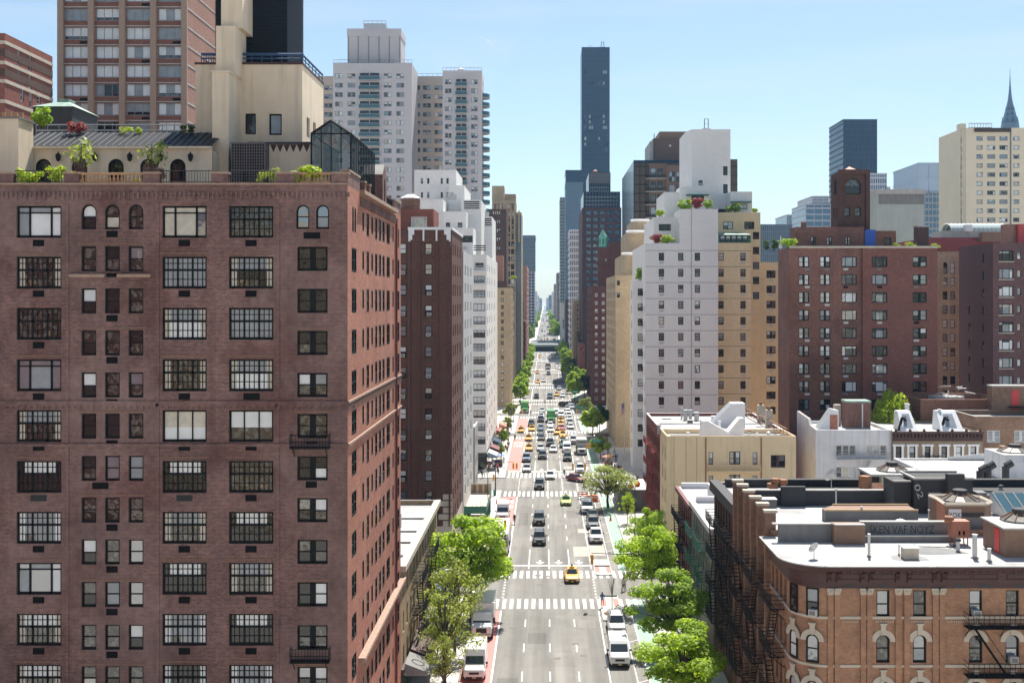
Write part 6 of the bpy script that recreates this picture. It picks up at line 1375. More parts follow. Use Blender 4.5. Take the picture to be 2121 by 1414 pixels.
    b.part('pyramid_roof', m); b.finish()
    b = Bld('tan_arched_slab', 'narrow tan slab with tall paired arched windows between two brick houses', 'apartment building', 74, 225, seed=61, light=.5); Y = 218
    b.block(XP(1936, Y), XP(1996, Y), Y, 236, 0, ZP(521, Y), 'brickT', front=gridp(Y, [1957.5, 1973.5], [612+29.2*i for i in range(8)], 10, 17, 'dh')+gridp(Y, [1957.5, 1973.5], [555], 10, 24, 'arch', light=.2)+gridp(Y, [1957.5, 1973.5], [583], 10, 17, 'dh'), par=.5)
    m = MB(); m.box(XP(1952, Y), XP(1953.5, Y), Y-.1, Y-.001, ZP(596, Y), ZP(535, Y), 'tanstone'); m.box(XP(1977.5, Y), XP(1979, Y), Y-.1, Y-.001, ZP(596, Y), ZP(535, Y), 'tanstone'); m.box(XP(1948, Y), XP(1985, Y), Y-.2, Y-.0011, ZP(600, Y), ZP(597, Y), 'tanstone'); b.part('stone_trim', m); b.finish()
    Y = 195
    b = Bld('plum_brick_apartments', 'plum brick apartment house with slit windows on its side at the right edge', 'apartment building', 85, 205, seed=62, light=.65)
    rows = [530+36.9*i for i in range(9)]; zs = [ZP(p+3, Y) for p in rows]
    b.block(XP(2057, Y), XP(2260, Y), Y, 211, 0, ZP(503, Y), 'brickP', front=gridp(Y, [2084, 2160], rows, 30, 22, 'slide', sill='sill')+gridp(Y, [2111, 2200], rows, 8, 15, 'plain', sill='sill'), left=grid([199.5], zs, .8, 1.5, 'plain', sill='sill', light=.2)+grid([206], zs[3:], .8, 1.5, 'plain', sill='sill', light=.2), par=.6, coping='stone'); 
    m = MB(); y = 200; m.lathe(XP(2100, y), y+2, [(1.4, ZP(503, Y)-.6), (1.4, ZP(464, y))], 'brickTower', 14); m.box(XP(2109, y), XP(2200, y), y, y+5, ZP(503, Y)-.6, ZP(464, y), 'door2'); b.part('roof_house', m); b.finish()
    Y = 228
    b = Bld('maroon_vault_building', 'maroon walled building with a pale barrel vault skylight behind the slit-window house', 'building', 85, 240, seed=63)
    b.block(XP(1926, Y), XP(2150, Y), Y, 250, 0, ZP(492, Y), 'maroonw', par=.4, coping='conc'); m = MB(); y = 232; x0, x1 = XP(1950, y), XP(2085, y); z = ZP(492, Y)-.4; m.box(x0, x1, y, y+6, z, ZP(478, y), 'conc'); b.part('vault_base', m); m = MB(); n = 8
    for i in range(n): a, c = math.pi*i/n, math.pi*(i+1)/n; f_ = lambda t: (y+3-3*math.cos(t), ZP(478, y)+1.6*math.sin(t)); m.poly([(x0+2,*f_(a)),(x1,*f_(a)),(x1,*f_(c)),(x0+2,*f_(c))], 'greeng2')
    for i in range(14): x = x0+2+(x1-x0-2)*i/13; [m.bar((x,*f_(math.pi*j/n)),(x,*f_(math.pi*(j+1)/n)), .12, 'white') for j in range(n)]
    b.part('barrel_vault', m, uv=False); m = MB(); m.box(XP(1997, y), XP(2010, y), y-1, y+1, ZP(480, y), ZP(466, y), 'white'); b.part('roof_vent', m); m = MB(); y = 226; m.box(XP(2034, y), XP(2084, y), y, 227.9, ZP(500, y), ZP(481, y), 'brownr'); b.part('parapet', m); b.finish()
    # concrete hulk, cream tower, spire
    Y = 300
    b = Bld('grey_concrete_hulk', 'blank grey-green concrete block with faded painted wall behind the brick tower', 'building', 90, 312)
    m = MB(); x0, x1, z = XP(1816, Y), XP(1914, Y), ZP(402, Y); m.box(x0, x1, Y, 330, 0, z, 'hulk'); b.part('wall', m); m = MB(); m.box(x0-.3, x1+.3, Y-.3, 330, z+.002, z+1.2, 'conc'); m.box(x0+.5, x1, Y-.12, Y-.002, z-2.6, z, 'concdk'); b.part('coping', m); m = MB(); m.box(XP(1840, Y), XP(1845, Y), Y+6, Y+8, z+1.2, z+2, 'gal'); m.box(XP(1880, Y), XP(1890, Y), Y+6, Y+8, z+1.2, z+2, 'conc'); b.part('roof_vent', m); b.finish()
    Y = 330; zt = ZP(265, Y)
    b = Bld('cream_apartment_tower', 'tall cream apartment tower with sunlit window reflections and roof railings', 'apartment tower', 130, 345, seed=64, light=.6, fm='framegr')
    rows = [287+18.7*i for i in range(12)]; x0, x1 = XP(2001, Y), XP(2170, Y)
    b.block(x0, x1, Y, 352, 0, zt, 'creamt', front=gridp(Y, [2029, 2105, 2145], rows, 13, 9.5, 'slide')+gridp(Y, [2053, 2078.5], rows, 17, 9.5, 'slide'), left=grid([334], [ZP(p, Y) for p in rows], 1.2, 1.6, 'plain', light=.1), par=.8)
    b.block(XP(1989, 334), XP(2001, 334), 334, 337, 0, ZP(256, 334), 'creamt', name='shaft_wall', par=.3)
    xa = XP(1988, 337); b.block(xa, xa+4, 337.05, 355, 0, ZP(276, 345), 'creamt', name='wing_wall', par=.5, left=grid([342.2, 348.8], [ZP(p+16, 345) for p in rows], 1.9, 1.8, 'dh', fm='framew')+grid([345.6], [ZP(p+16, 345) for p in rows], .8, 1.4, 'plain', light=.1)); b.block(x0, x0+1, 337.05, 352, 0, 40, 'creamt', par=0)
    m = MB(); m.box(XP(2018, Y), XP(2092, Y), Y-.6, Y-.05, zt-1.2, zt-.1, 'framebr'); railing(m, (XP(2008, Y),Y+.3,zt), (XP(2055, Y),Y+.3,zt), 1.3, 'framegr', n=8, r=.1); m.box(XP(2092, Y), XP(2094.5, Y), Y-.15, Y-.001, 0, zt, 'concdk'); b.part('roof_railing', m, uv=False); b.finish()
    Y = 1500; x = XP(2092, Y); q = Y/F
    b = Bld('needle_spire_tower', 'distant tower with a slender steel needle spire above the cream tower', 'skyscraper', x, Y, seed=65)
    m = MB(); m.lathe(x, Y, [(18*q, 0), (18*q, ZP(262, Y)), (16.5*q, ZP(252, Y)), (14*q, ZP(243, Y)), (10.5*q, ZP(236, Y)), (9.6*q, ZP(228, Y)), (7*q, ZP(219, Y)), (4.6*q, ZP(208, Y)), (3*q, ZP(195, Y)), (1.6*q, ZP(178, Y)), (.7*q, ZP(160, Y)), (.2*q, ZP(141, Y))], 'steel', 8); b.part('spire', m, uv=False)
    m = MB()
    for a in range(8):
        t = 2*math.pi*a/8
        for zz, rr, s in ((ZP(250, Y), 16.4*q, 4), (ZP(238, Y), 12*q, 3), (ZP(226, Y), 9.3*q, 2.4)): cxx, cyy = x+rr*.96*math.cos(t), Y+rr*.96*math.sin(t); m.poly([(cxx-s*math.sin(t),cyy+s*math.cos(t),zz-s),(cxx+s*math.sin(t),cyy-s*math.cos(t),zz-s),(cxx*.99+x*.01,cyy*.99+Y*.01,zz+s*1.2)], 'navyglass')
    b.part('crown_window', m, uv=False); b.finish()
    # low houses across the first side street
    Y = 165.5; k = Y/F; z = ZP(890, Y); x0, x1 = XP(1690, Y), XP(1848, Y)
    b = Bld('stained_white_house', 'stained white painted house with rust streaks and an iron balcony', 'house', 44, 172, seed=66, light=.45, fm='framew')
    fr = gridp(Y, [1752], [933], 41, 23, 'dhw')+gridp(Y, [1815.5], [933], 42, 23, 'dhw')+gridp(Y, [1752], [978], 41, 24, 'dhw')+gridp(Y, [1815.5], [978], 30, 24, 'dh2')
    b.block(x0, x1, Y, 178, 0, z, 'whitewall', front=fr, left=grid([168.5, 173], [z-3.6, z-8], .5, 1.6, 'plain', light=0), roof='roofw', par=.4)
    m = MB(); m.poly([(x0,Y,z),(x0,Y+4,z+.3),(x0,Y+5,z+1.1),(x0,178,z+1.5),(x0,178,z)], 'whitewall'); m.poly([(x0+.4,Y,z),(x0+.4,Y+4,z+.3),(x0+.4,Y+5,z+1.1),(x0+.4,178,z+1.5),(x0+.4,178,z)], 'whitewall'); pts = [(Y,z),(Y+4,z+.3),(Y+5,z+1.1),(178,z+1.5)]
    for a, c in zip(pts[:-1], pts[1:]): m.poly([(x0,*a),(x0+.4,*a),(x0+.4,*c),(x0,*c)], 'roofw')
    b.part('parapet', m)
    m = MB(); za = ZP(949, Y); m.box(XP(1733, Y), XP(1840, Y), Y-1, Y-.002, za-.08, za, 'gal'); railing(m, (XP(1733, Y),Y-.97,za), (XP(1840, Y),Y-.97,za), .9, 'gal', r=.035); m.bar((XP(1800, Y),Y-.5,za),(XP(1770, Y),Y-.5,ZP(1000, Y)), .12, 'gal'); m.bar((XP(1804, Y),Y-.5,za),(XP(1774, Y),Y-.5,ZP(1000, Y)), .12, 'gal'); b.part('fire_balcony', m, uv=False)
    zr = z-.4; y = 168; xa, xb = XP(1690, y)+2.2, XP(1737, y); m = MB(); p = [(xa-2,zr),(xb,zr),(xb,zr+2.9),(xb-.9,zr+3.1)]
    for yy in (y, y+2.4): m.poly([(q_,yy,s_) for q_, s_ in p], 'white')
    for i in range(4): s, t = p[i], p[(i+1) % 4]; m.poly([(s[0],y,s[1]),(t[0],y,t[1]),(t[0],y+2.4,t[1]),(s[0],y+2.4,s[1])], 'white' if i != 3 else 'gal')
    b.part('stair_bulkhead', m); m = MB(); m.box(xb-1.25, xb-.15, y-.05, y-.002, zr+.05, zr+2.3, 'salmon2'); b.part('door', m)
    y = 172; m = MB(); m.box(XP(1754, y), XP(1803, y), y, y+3, zr, ZP(834, y), 'brickRed2'); m.box(XP(1753, y), XP(1804, y), y-.1, y+3.1, ZP(834, y), ZP(830, y), 'copper'); m.bar((XP(1786, y),y-.1,zr),(XP(1786, y),y-.1,ZP(836, y)), .14, 'white'); m.bar((XP(1768, y),y-.8,zr),(XP(1775, y),y-.1,zr+2.4), .1, 'rust'); b.part('brick_bulkhead', m); m = MB(); y = 175; m.box(XP(1729, y), XP(1742, y), y, y+1, zr, ZP(838, y), 'stone'); b.part('chimney', m); b.finish()
    Y = 165; b = Bld('brownstone_house', 'brownstone row house with dark bracketed cornice and white window surrounds', 'house', 55, 172, seed=67, light=.35); x0, x1 = XP(1848.5, Y)+.02, XP(2035, Y); z = ZP(894, Y)
    b.block(x0, x1, Y, 180, 0, z, 'brownst', front=gridp(Y, [1861, 1889.5, 1921, 1955.5, 1986, 2016], [938], 11.5, 27, 'dh')+gridp(Y, [1861, 1889.5, 1921, 1955.5, 1986, 2016], [985], 11.5, 27, 'dh'), roof='roofw', par=.3); m = MB()
    for p in (1861, 1889.5, 1921, 1955.5, 1986, 2016):
        for py in (938, 985): xx = XP(p, Y); h = 14.5*k; zz = ZP(py, Y); m.box(xx-.72, xx-.42, Y-.1, Y-.002, zz-h, zz+h, 'white'); m.box(xx+.42, xx+.72, Y-.1, Y-.002, zz-h, zz+h, 'white'); m.box(xx-.85, xx+.85, Y-.2, Y-.003, zz+h+.001, zz+h+.28, 'white'); m.box(xx-.75, xx+.75, Y-.15, Y-.003, zz-h-.15, zz-h-.001, 'white')
    b.part('window_surround', m); m = MB(); m.box(x0, x1, Y-.55, Y-.002, z-.25, z+.1, 'maroon'); m.box(x0, x1, Y-.18, Y-.003, z-1.3, z-.251, 'maroon')
    for i in range(26): xx = x0+.2+(x1-x0-.5)*i/25; m.box(xx, xx+.22, Y-.48, Y-.181, z-.75, z-.252, 'maroon')
    for i in range(7): xx = x0+.4+(x1-x0-.8)*i/6; m.lathe(xx, Y-.3, [(.22, z+.1), (.2, z+.3), (.02, z+.5)], 'maroon', 6)
    b.part('cornice', m); zr = z-.3
    for p0, p1 in ((1868, 1902), (1950, 1997)):
        m = MB(); y = 168; xa, xb = XP(p0, y), XP(p1, y); m.poly([(xa,y,zr),(xb,y,zr),(xb-.3,y+2.8,zr+2.7),(xa+.2,y+2.8,zr+2.7)], 'white'); m.poly([(xa,y,zr),(xa+.2,y+2.8,zr+2.7),(xa+.2,y+4.2,zr+2.7),(xa,y+4.2,zr)], 'white'); m.poly([(xb,y,zr),(xb-.3,y+2.8,zr+2.7),(xb-.3,y+4.2,zr+2.7),(xb,y+4.2,zr)], 'white'); m.poly([(xa+.2,y+2.8,zr+2.7),(xb-.3,y+2.8,zr+2.7),(xb-.3,y+4.2,zr+2.7),(xa+.2,y+4.2,zr+2.7)], 'white')
        f_ = lambda u, t: (xa+(xb-xa)*u, y+2.8*t-.03, zr+2.7*t+.03); m.poly([f_(.25, .2), f_(.75, .2), f_(.72, .85), f_(.28, .85)], 'g5'); b.part('skylight_bulkhead', m)
    for p, y, h in ((1842, 172, 2.4), (1863, 176, 3.2), (1867, 176, 3.1), (1927, 171, 2.6), (1932, 171, 2.8), (1855, 170, 1.2), (1940, 172, 1.4)): m = MB(); xx = XP(p, y)+1; m.tube((xx,y,zr),(xx,y,zr+h), .2, .2, 'white', 8); m.tube((xx,y,zr+h),(xx,y,zr+h+.15), .3, .3, 'white', 8); b.part('vent_pipe', m, uv=False)
    m = MB()
    for p, y in ((1850, 169), (1856, 170), (1938, 169), (1943, 170)): xx = XP(p, y)+.8; m.bar((xx,y,zr),(xx+.5,y,zr+1.9), .3, 'black'); m.bar((xx+.5,y,zr+1.9),(xx+1.2,y+.5,zr+1.5), .3, 'black')
    b.part('black_flue', m, uv=False); m = MB(); y = Y; za = ZP(955, Y); m.box(XP(1906, y), XP(1946, y), y-.95, y-.15, za-.15, za, 'black'); railing(m, (XP(1906, y),y-.93,za), (XP(1946, y),y-.93,za), .9, 'black', r=.04); m.bar((XP(1946, y),y-.5,za-1),(XP(1934, y),y-.5,za-4), .12, 'black'); b.part('iron_balcony', m, uv=False); b.finish()
    Y = 168; b = Bld('red_door_brick_house', 'low brown brick building with bright red roof doors at the right edge', 'building', 80, 180, seed=68, light=.7, fm='framew'); z = ZP(862, Y)
    b.block(x1+.02, XP(2200, Y), Y, 178, 0, z, 'brickTen', front=gridp(Y, [2058.5, 2115], [904], 28, 26, 'dh2')+gridp(Y, [2058.5, 2115], [952], 28, 26, 'dh2'), roof='roofg', par=.7, coping='conc'); b.block(XP(1907, 180.1), XP(2090, 180.1), 180.1, 192, 0, ZP(827, 180), 'brickTen2', name='rear_wall', roof='roofg', par=1.2, coping='salmon')
    m = MB(); y = 178.1; m.box(XP(2055, y), XP(2150, y), y, y+2, z-1, ZP(801, y), 'brickTen'); m.box(XP(2054, y), XP(2151, y), y-.1, y+2.1, ZP(801, y), ZP(798, y), 'conc'); b.part('stair_house', m)
    for py0, py1 in ((840, 808), (862, 846)): m = MB(); m.box(XP(2095, y), XP(2110, y), y-.06, y-.002, ZP(py0, y), ZP(py1, y), 'door'); b.part('door', m)
    m = MB(); m.box(XP(2088, y), XP(2125, y), y-1.2, y-.07, ZP(843, y), ZP(841, y), 'black'); b.part('landing', m)
    m = MB(); rr = random.Random(3); y = 183
    for i in range(14): xx = XP(rr.uniform(1942, 2000), y); zz = ZP(rr.uniform(800, 822), y); m.bar((xx,y,zz),(xx+rr.uniform(-3, 3),y+rr.uniform(0, 3),zz-rr.uniform(-.3, .9)), .08, 'white')
    m.box(XP(1940, y), XP(1998, y), y, y+4, ZP(827, y)-1, ZP(822, y), 'conc'); b.part('roof_pipework', m, uv=False); b.finish()
M['plum'] = brick('plum_tower_brick', (.075, .035, .045), (.095, .045, .055), (.08, .05, .05), stain=.08)
M['concdk2'] = plain('dark_grey_panel', (.10, .10, .115), .6, var=.05); M['blrib2'] = plain('navy_rib', (.012, .030, .070), .6, var=0, spec=.2)
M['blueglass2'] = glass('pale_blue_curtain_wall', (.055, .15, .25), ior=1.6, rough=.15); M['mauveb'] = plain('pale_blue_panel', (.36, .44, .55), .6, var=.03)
M['mauved'] = plain('mauve_brown_panel', (.19, .145, .135), .8, var=.05); M['brickR2'] = brick('even_red_brick', (.185, .068, .056), (.235, .092, .074), (.24, .14, .12), stain=.14, bw=.3, rh=.11)
M['brickTw'] = brick('dark_tower_brick', (.085, .035, .028), (.125, .052, .042), (.12, .08, .07), stain=.2); M['door2'] = plain('red_wall_paint', (.45, .06, .06), .6, var=.05); M['maroonw'] = plain('maroon_wall_paint', (.24, .055, .06), .8, var=.1)
M['greeng2'] = glass('vault_glass', (.40, .48, .46), ior=1.5, rough=.2); M['hulk'] = plain('grey_green_render', (.36, .40, .38), .9, var=.08, scale=.3, streak=.25); M['creamt'] = plain('cream_tower_render', (.72, .63, .48), .85, var=.04, scale=.2)
M['steel'] = plain('spire_steel', (.055, .085, .14), .5, .0, var=0); M['salmon2'] = plain('peeling_red_door', (.40, .16, .11), .7, var=.35, scale=4); M['brickRed2'] = brick('weathered_red_brick', (.16, .06, .045), (.26, .10, .075), (.3, .22, .2), stain=.2)
M['brownst'] = plain('brownstone', (.30, .225, .15), .85, var=.08); M['brickTen2'] = brick('rear_brown_brick', (.22, .10, .065), (.28, .135, .09), (.22, .15, .12), stain=.12)
corner_tenement(); near_roofs(); mid_right(); far_right()
# ---------------------------------------------------------------- ground, road, markings
CUTS = [(140.8, 150.4), (219.3, 235.0), (306, 313), (360, 368), (404, 411.5), (481, 493), (577, 592), (688, 702), (800, 905), (1010, 1026), (1150, 1166), (1300, 1316), (1500, 1520), (1750, 1770), (2050, 2070)]
CROSS = [(135.8, 140.3), (150.8, 154.8), (213.5, 218.8), (235.6, 242), (301.5, 305.8), (313.5, 318), (354, 359), (369, 374), (399, 403.5), (412.5, 417), (474, 480), (494, 500), (570, 576), (593, 600), (680, 687), (703, 711)]
KL, KR = -8.2, 11.6
M['dkpatch'] = asphalt('dark_asphalt_patch', (.168, .160, .152), .2); M['ltpatch'] = asphalt('worn_asphalt_patch', (.25, .238, .222), .15)
def ground():
    m = MB(); m.poly([(-9000,-800,-.25),(9000,-800,-.25),(9000,14000,-.25),(-9000,14000,-.25)], 'ground'); structure('ground', m)
    m = MB(); m.poly([(KL,-60,0),(KR,-60,0),(KR,6000,0),(KL,6000,0)], 'asphalt'); structure('road', m)
    m = MB()
    for a, c in CUTS:
        m.poly([(-320,a,-.02),(KL+.01,a,-.02),(KL+.01,c,-.02),(-320,c,-.02)], 'asphalt'); m.poly([(KR-.01,a,-.02),(320,a,-.02),(320,c,-.02),(KR-.01,c,-.02)], 'asphalt')
    structure('side_street', m)
    ys = [-60]+[v for ac in CUTS for v in ac]+[6000]
    for i in range(0, len(ys), 2):
        for nm, x0, x1 in (('pavement', -320, KL), ('pavement', KR, 320)):
            m = MB(); a, c = ys[i], ys[i+1]; kx = KL-.16 if x1 == KL else KR
            if x1 == KL: m.box(x0, KL-.161, a, c, -.2, .13, 'sidewalk'); m.box(KL-.16, KL, a, c, -.2, .135, 'kerb')
            else: m.box(KR+.161, x1, a, c, -.2, .13, 'sidewalk'); m.box(KR, KR+.16, a, c, -.2, .135, 'kerb')
            structure(nm, m)
    Z = .004
    def quad(m, x0, x1, y0, y1, mat='wline', z=Z): m.poly([(x0,y0,z),(x1,y0,z),(x1,y1,z),(x0,y1,z)], mat)
    m = MB()
    for a, c, mt in ((60, 135, 'redlane'), (155.5, 212.5, 'pinklane'), (245.5, 300.5, 'redlane'), (319, 353, 'redlane'), (375, 398, 'pinklane'), (905, 1000, 'redlane')): quad(m, KL+.05, -5.3, a, c, mt)
    structure('bus_lane', m)
    m = MB()
    for a, c in ((60, 140), (155, 213), (243, 301), (318, 354), (374, 399), (418, 474)): quad(m, 9.95, KR-.03, a, c, 'greenlane')
    structure('bike_lane', m)
    m = MB()
    for a, c in ((60, 135), (156, 213), (245, 301), (319, 354), (374, 399), (418, 474), (500, 570), (600, 680), (711, 800)):
        quad(m, -5.24, -5.06, a, c); quad(m, 6.08, 6.2, a, c); quad(m, 9.8, 9.92, a, c); quad(m, 8.66, 8.76, a, c, 'wline2')
        y = a+4
        while y < c-4: m.poly([(8.78,y,Z),(9.78,y+.9,Z),(9.78,y+1.05,Z),(8.78,y+.15,Z)], 'wline2'); y += 6.5
    structure('lane_edge_line', m)
    m = MB()
    for x in (-2.25, .45, 3.22):
        y = 64.0
        while y < 1400:
            if not any(a-6 < y+1.2 < c+3 for a, c in CUTS): quad(m, x-.06, x+.06, y, y+(2.9 if y < 700 else 6))
            y += 9.2
        for a, c in ((158.4, 168), (245.2, 257)): quad(m, x-.06, x+.06, a, c, z=Z+.004)
    for a, c in CUTS[:4]:
        for x in (-5.15, 6.14, *( (-2.25, .45, 3.22) if a > 200 else ())):
            y = a
            while y < c: quad(m, x-.11, x+.11, y, y+.55); y += 1.5
    structure('lane_dash', m)
    for i, (a, c) in enumerate(CROSS):
        m = MB(); x = -7.7
        while x < 11.3: quad(m, x, x+.42, a, c, 'wline' if i % 3 else 'wline2', Z*2); x += .866
        structure('crosswalk', m)
    m = MB(); quad(m, -7.8, 6.05, 157.6, 158.15, z=Z*3); quad(m, -7.9, 8.5, 243.6, 244.4, z=Z*3); quad(m, -7.9, 8.5, 319, 319.8, z=Z*3); quad(m, -7.9, 8.5, 418, 419, z=Z*3); structure('stop_line', m)
    m = MB()
    for x, y in ((-.75, 158.7), (1.8, 158.7), (4.55, 158.7), (-.8, 245.6), (1.85, 245.6), (7.2, 262)):
        z = Z*3; m.poly([(x-.14,y+1.0,z),(x+.14,y+1.0,z),(x+.14,y+2.4,z),(x-.14,y+2.4,z)], 'wline'); m.poly([(x-.62,y+1.2,z),(x,y,z),(x+.62,y+1.2,z)], 'wline')
    structure('lane_arrow', m)
    def roadtext(s, x, y, w, h):
        me = textmesh(s, 1.0, 'wline'); xs = [v.co.x for v in me.vertices]; ys_ = [v.co.y for v in me.vertices]
        o = link('road_lettering', me, None, (x, y, Z*3.5), math.pi); o.scale = (w/(max(xs)-min(xs)), h/(max(ys_)-min(ys_)), 1); o['kind'] = 'structure'
    roadtext('ONLY', 5.05, 250.0, 2.3, 3.6); roadtext('TURN', 8.0, 250.0, 2.5, 3.6); roadtext('BUS', -6.75, 293, 2.2, 4); roadtext('ONLY', -6.75, 287, 2.3, 4); roadtext('BUS', -6.75, 208, 2.2, 3.2); roadtext('ONLY', -6.75, 203, 2.3, 3.2)
    m = MB(); r = random.Random(8)
    for x, y, s in ((.1, 151.6, .55), (-1.0, 152.2, .5), (-.7, 147.4, .35), (1.75, 147.0, .35), (3.1, 122, .38), (3.9, 118, .4), (-3.8, 203, .5), (6.9, 222, .7), (-2.6, 226, .4), (2.4, 190, .4), (-1, 232, .45), (1.0, 100, .4), (-3.6, 128, .4), (5.3, 108, .4), (-1.2, 176, .35), (4.8, 200, .4), (.9, 270, .5), (-4.2, 262, .5), (2.2, 225, .5), (1.2, 117, .35)):
        m.prism([(x+s*math.cos(t*math.pi/6), y+s*math.sin(t*math.pi/6)) for t in range(12)], -.01, .012, 'manhole', bottom=False)
    structure('manhole_cover', m)
    m = MB(); quad(m, 4.0, 6.0, 163.5, 170, 'patch', .003); quad(m, 6.3, 8.5, 164, 172, 'patch', .003); quad(m, 5.0, 8.6, 180, 183, 'patch', .003); quad(m, 9.4, 10.3, 143.6, 145.2, 'manhole', .003); [quad(m, x0, x1, y0, y1, mt, .0025) for x0, x1, y0, y1, mt in ((-4.4, -2.9, 186, 197, 'dkpatch'), (1.0, 2.6, 108, 119, 'ltpatch'), (-1.9, .1, 122, 126, 'dkpatch'), (3.6, 5.6, 128, 131, 'ltpatch'), (-4.6, -2.6, 104, 111, 'dkpatch'), (.8, 2.9, 204, 210, 'ltpatch'), (3.6, 5.8, 222, 228, 'dkpatch'), (-4.8, -2.6, 224, 231, 'ltpatch'), (-1.8, .2, 262, 275, 'dkpatch'), (3.6, 5.4, 192, 199, 'dkpatch'), (-7.4, -5.4, 222, 226, 'ltpatch'), (4.2, 5.4, 98, 106, 'dkpatch'))]; quad(m, -2.6, -2.0, 195, 203, 'manhole', .0025) if False else None; structure('road_patch', m)
    for a, c, lab in ((130.2, 141.2, 'near pedestrian refuge island with pink pads, a soil pit and a bare tree'), (152.0, 161, 'far pedestrian refuge island with pink pads beside the yellow taxi')):
        m = MB(); n = 8; x0, x1 = 6.45, 8.75; w = (x1-x0)/2; xc = (x0+x1)/2
        lo = [(xc-w*math.cos(math.pi*j/n), a+w*.6-w*.6*math.sin(math.pi*j/n)) for j in range(n+1)]; pts = lo+[(x1,c),(x0,c)]
        t = thing('refuge_island', lab, 'traffic island', (0,0,0)); m.prism(pts, 0, .14, 'sidewalk'); m.obj('kerb', t)
        p = MB(); q = c-4.6 if a < 140 else a+1.4
        for u in (x0+.12, xc+.45): p.box(u, u+.6, q, q+3.2, .141, .155, 'pinklane')
        p.obj('tactile_pad', t); p = MB(); p.box(x0+.1, x1-.1, c-.35 if a < 140 else q+3.3, c-.2 if a < 140 else q+3.45, .141, .3, 'concdk'); p.obj('threshold', t)
        if a < 140: p = MB(); p.lathe(xc, 133.3, [(1.0, .141), (.9, .2), (.3, .24)], 'soil', 12); p.obj('soil_pit', t)
ground()
def portal():
    t = thing('road_underpass', 'low dark road underpass portal crossing the avenue far down the street', 'underpass', (0, 805, 0))
    m = MB(); m.box(-9.2, 7.8, 1.2, 90, 0, 3.2, 'acd'); m.obj('portal_mouth', t); m = MB(); m.box(-11, 9, 0, 92, 3.2, 4.4, 'concdk'); m.box(-11, -9.2, 0, 1.1, 0, 3.19, 'conc'); m.box(7.8, 9, 0, 1.1, 0, 3.19, 'conc'); m.obj('parapet', t)
    m = MB(); railing(m, (-11, .2, 4.4), (9, .2, 4.4), 1.4, 'greenp', n=20, r=.1); m.obj('railing', t, uv=False)
portal()
# ---------------------------------------------------------------- vehicles
def ring8(hw, zl, zh): return [(-hw*.86, zl), (-hw, zl+.28*(zh-zl)), (-hw, zl+.72*(zh-zl)), (-hw*.86, zh), (hw*.86, zh), (hw, zl+.72*(zh-zl)), (hw, zl+.28*(zh-zl)), (hw*.86, zl)]
def loft(m, st, mat):
    i = len(m.v); k = m.mi(mat)
    for y, hw, zl, zh in st: m.v.extend((x, y, z) for x, z in ring8(hw, zl, zh))
    for a in range(len(st)-1):
        for j in range(8): c = (j+1) % 8; m.f.append((i+a*8+j, i+a*8+c, i+a*8+8+c, i+a*8+8+j)); m.m.append(k)
    m.f.append(tuple(i+7-j for j in range(8))); m.m.append(k); n = i+(len(st)-1)*8; m.f.append(tuple(n+j for j in range(8))); m.m.append(k)
SPEC = {  # length, half width, height, hood z, lower stations, greenhouse: base y0,y1 top y0,y1 base hw top hw z0 z1
 'sedan': dict(L=4.8, hw=.93, st=[(-2.4,.70,.32,.60),(-2.3,.86,.2,.70),(-1.7,.92,.2,.84),(-.9,.93,.2,.93),(1.6,.93,.2,.98),(2.25,.88,.22,.96),(2.4,.78,.36,.88)], gh=(-1.0,1.9,-.25,1.05,.80,.60,.92,1.47)),
 'suv': dict(L=4.8, hw=.97, st=[(-2.4,.78,.34,.86),(-2.3,.92,.25,.98),(-1.7,.97,.25,1.06),(-.9,.97,.25,1.10),(1.7,.97,.25,1.12),(2.3,.93,.28,1.1),(2.4,.86,.42,1.0)], gh=(-1.0,2.3,-.35,1.95,.86,.70,1.08,1.76)),
 'van': dict(L=5.6, hw=1.0, st=[(-2.8,.82,.38,1.0),(-2.7,.96,.28,1.14),(-2.0,1.0,.28,1.25),(-1.5,1.0,.28,1.4),(2.6,1.0,.28,1.4),(2.8,.95,.3,1.4)], gh=(-1.85,2.78,-.75,2.72,.97,.90,1.3,2.15)),
 'bigvan': dict(L=6.0, hw=1.02, st=[(-3.0,.84,.38,1.0),(-2.9,.98,.28,1.14),(-2.3,1.02,.28,1.3),(-1.8,1.02,.28,1.45),(2.8,1.02,.28,1.45),(3.0,.98,.3,1.45)], gh=(-2.2,2.98,-1.25,2.92,1.0,.93,1.35,2.6)),
 'pickup': dict(L=5.6, hw=.99, st=[(-2.8,.84,.42,1.0),(-2.7,.96,.32,1.1),(-2.0,.99,.32,1.14),(-1.0,.99,.32,1.16),(2.6,.99,.32,1.12),(2.8,.95,.36,1.08)], gh=(-1.2,1.1,-.55,.85,.88,.72,1.12,1.86)),
}
def gpt(g, s, u, v, off=.012):
    "point on the glasshouse: side f/b/l/r, u across, v up"
    y0, y1, Y0, Y1, hb, ht, z0, z1 = g; L = lambda a, b, t: a+(b-a)*t
    hw, ya, yb, z = L(hb, ht, v), L(y0, Y0, v), L(y1, Y1, v), L(z0, z1, v)
    if s == 'f': return (hw*(2*u-1), ya-off, z)
    if s == 'b': return (hw*(2*u-1), yb+off, z)
    if s == 'l': return (-hw-off, L(ya, yb, u), z)
    return (hw+off, L(ya, yb, u), z)
def gquad(m, g, s, u0, u1, v0, v1, mat='gcar', off=.012): m.poly([gpt(g, s, u0, v0, off), gpt(g, s, u1, v0, off), gpt(g, s, u1, v1, off), gpt(g, s, u0, v1, off)], mat)
CARM = {}
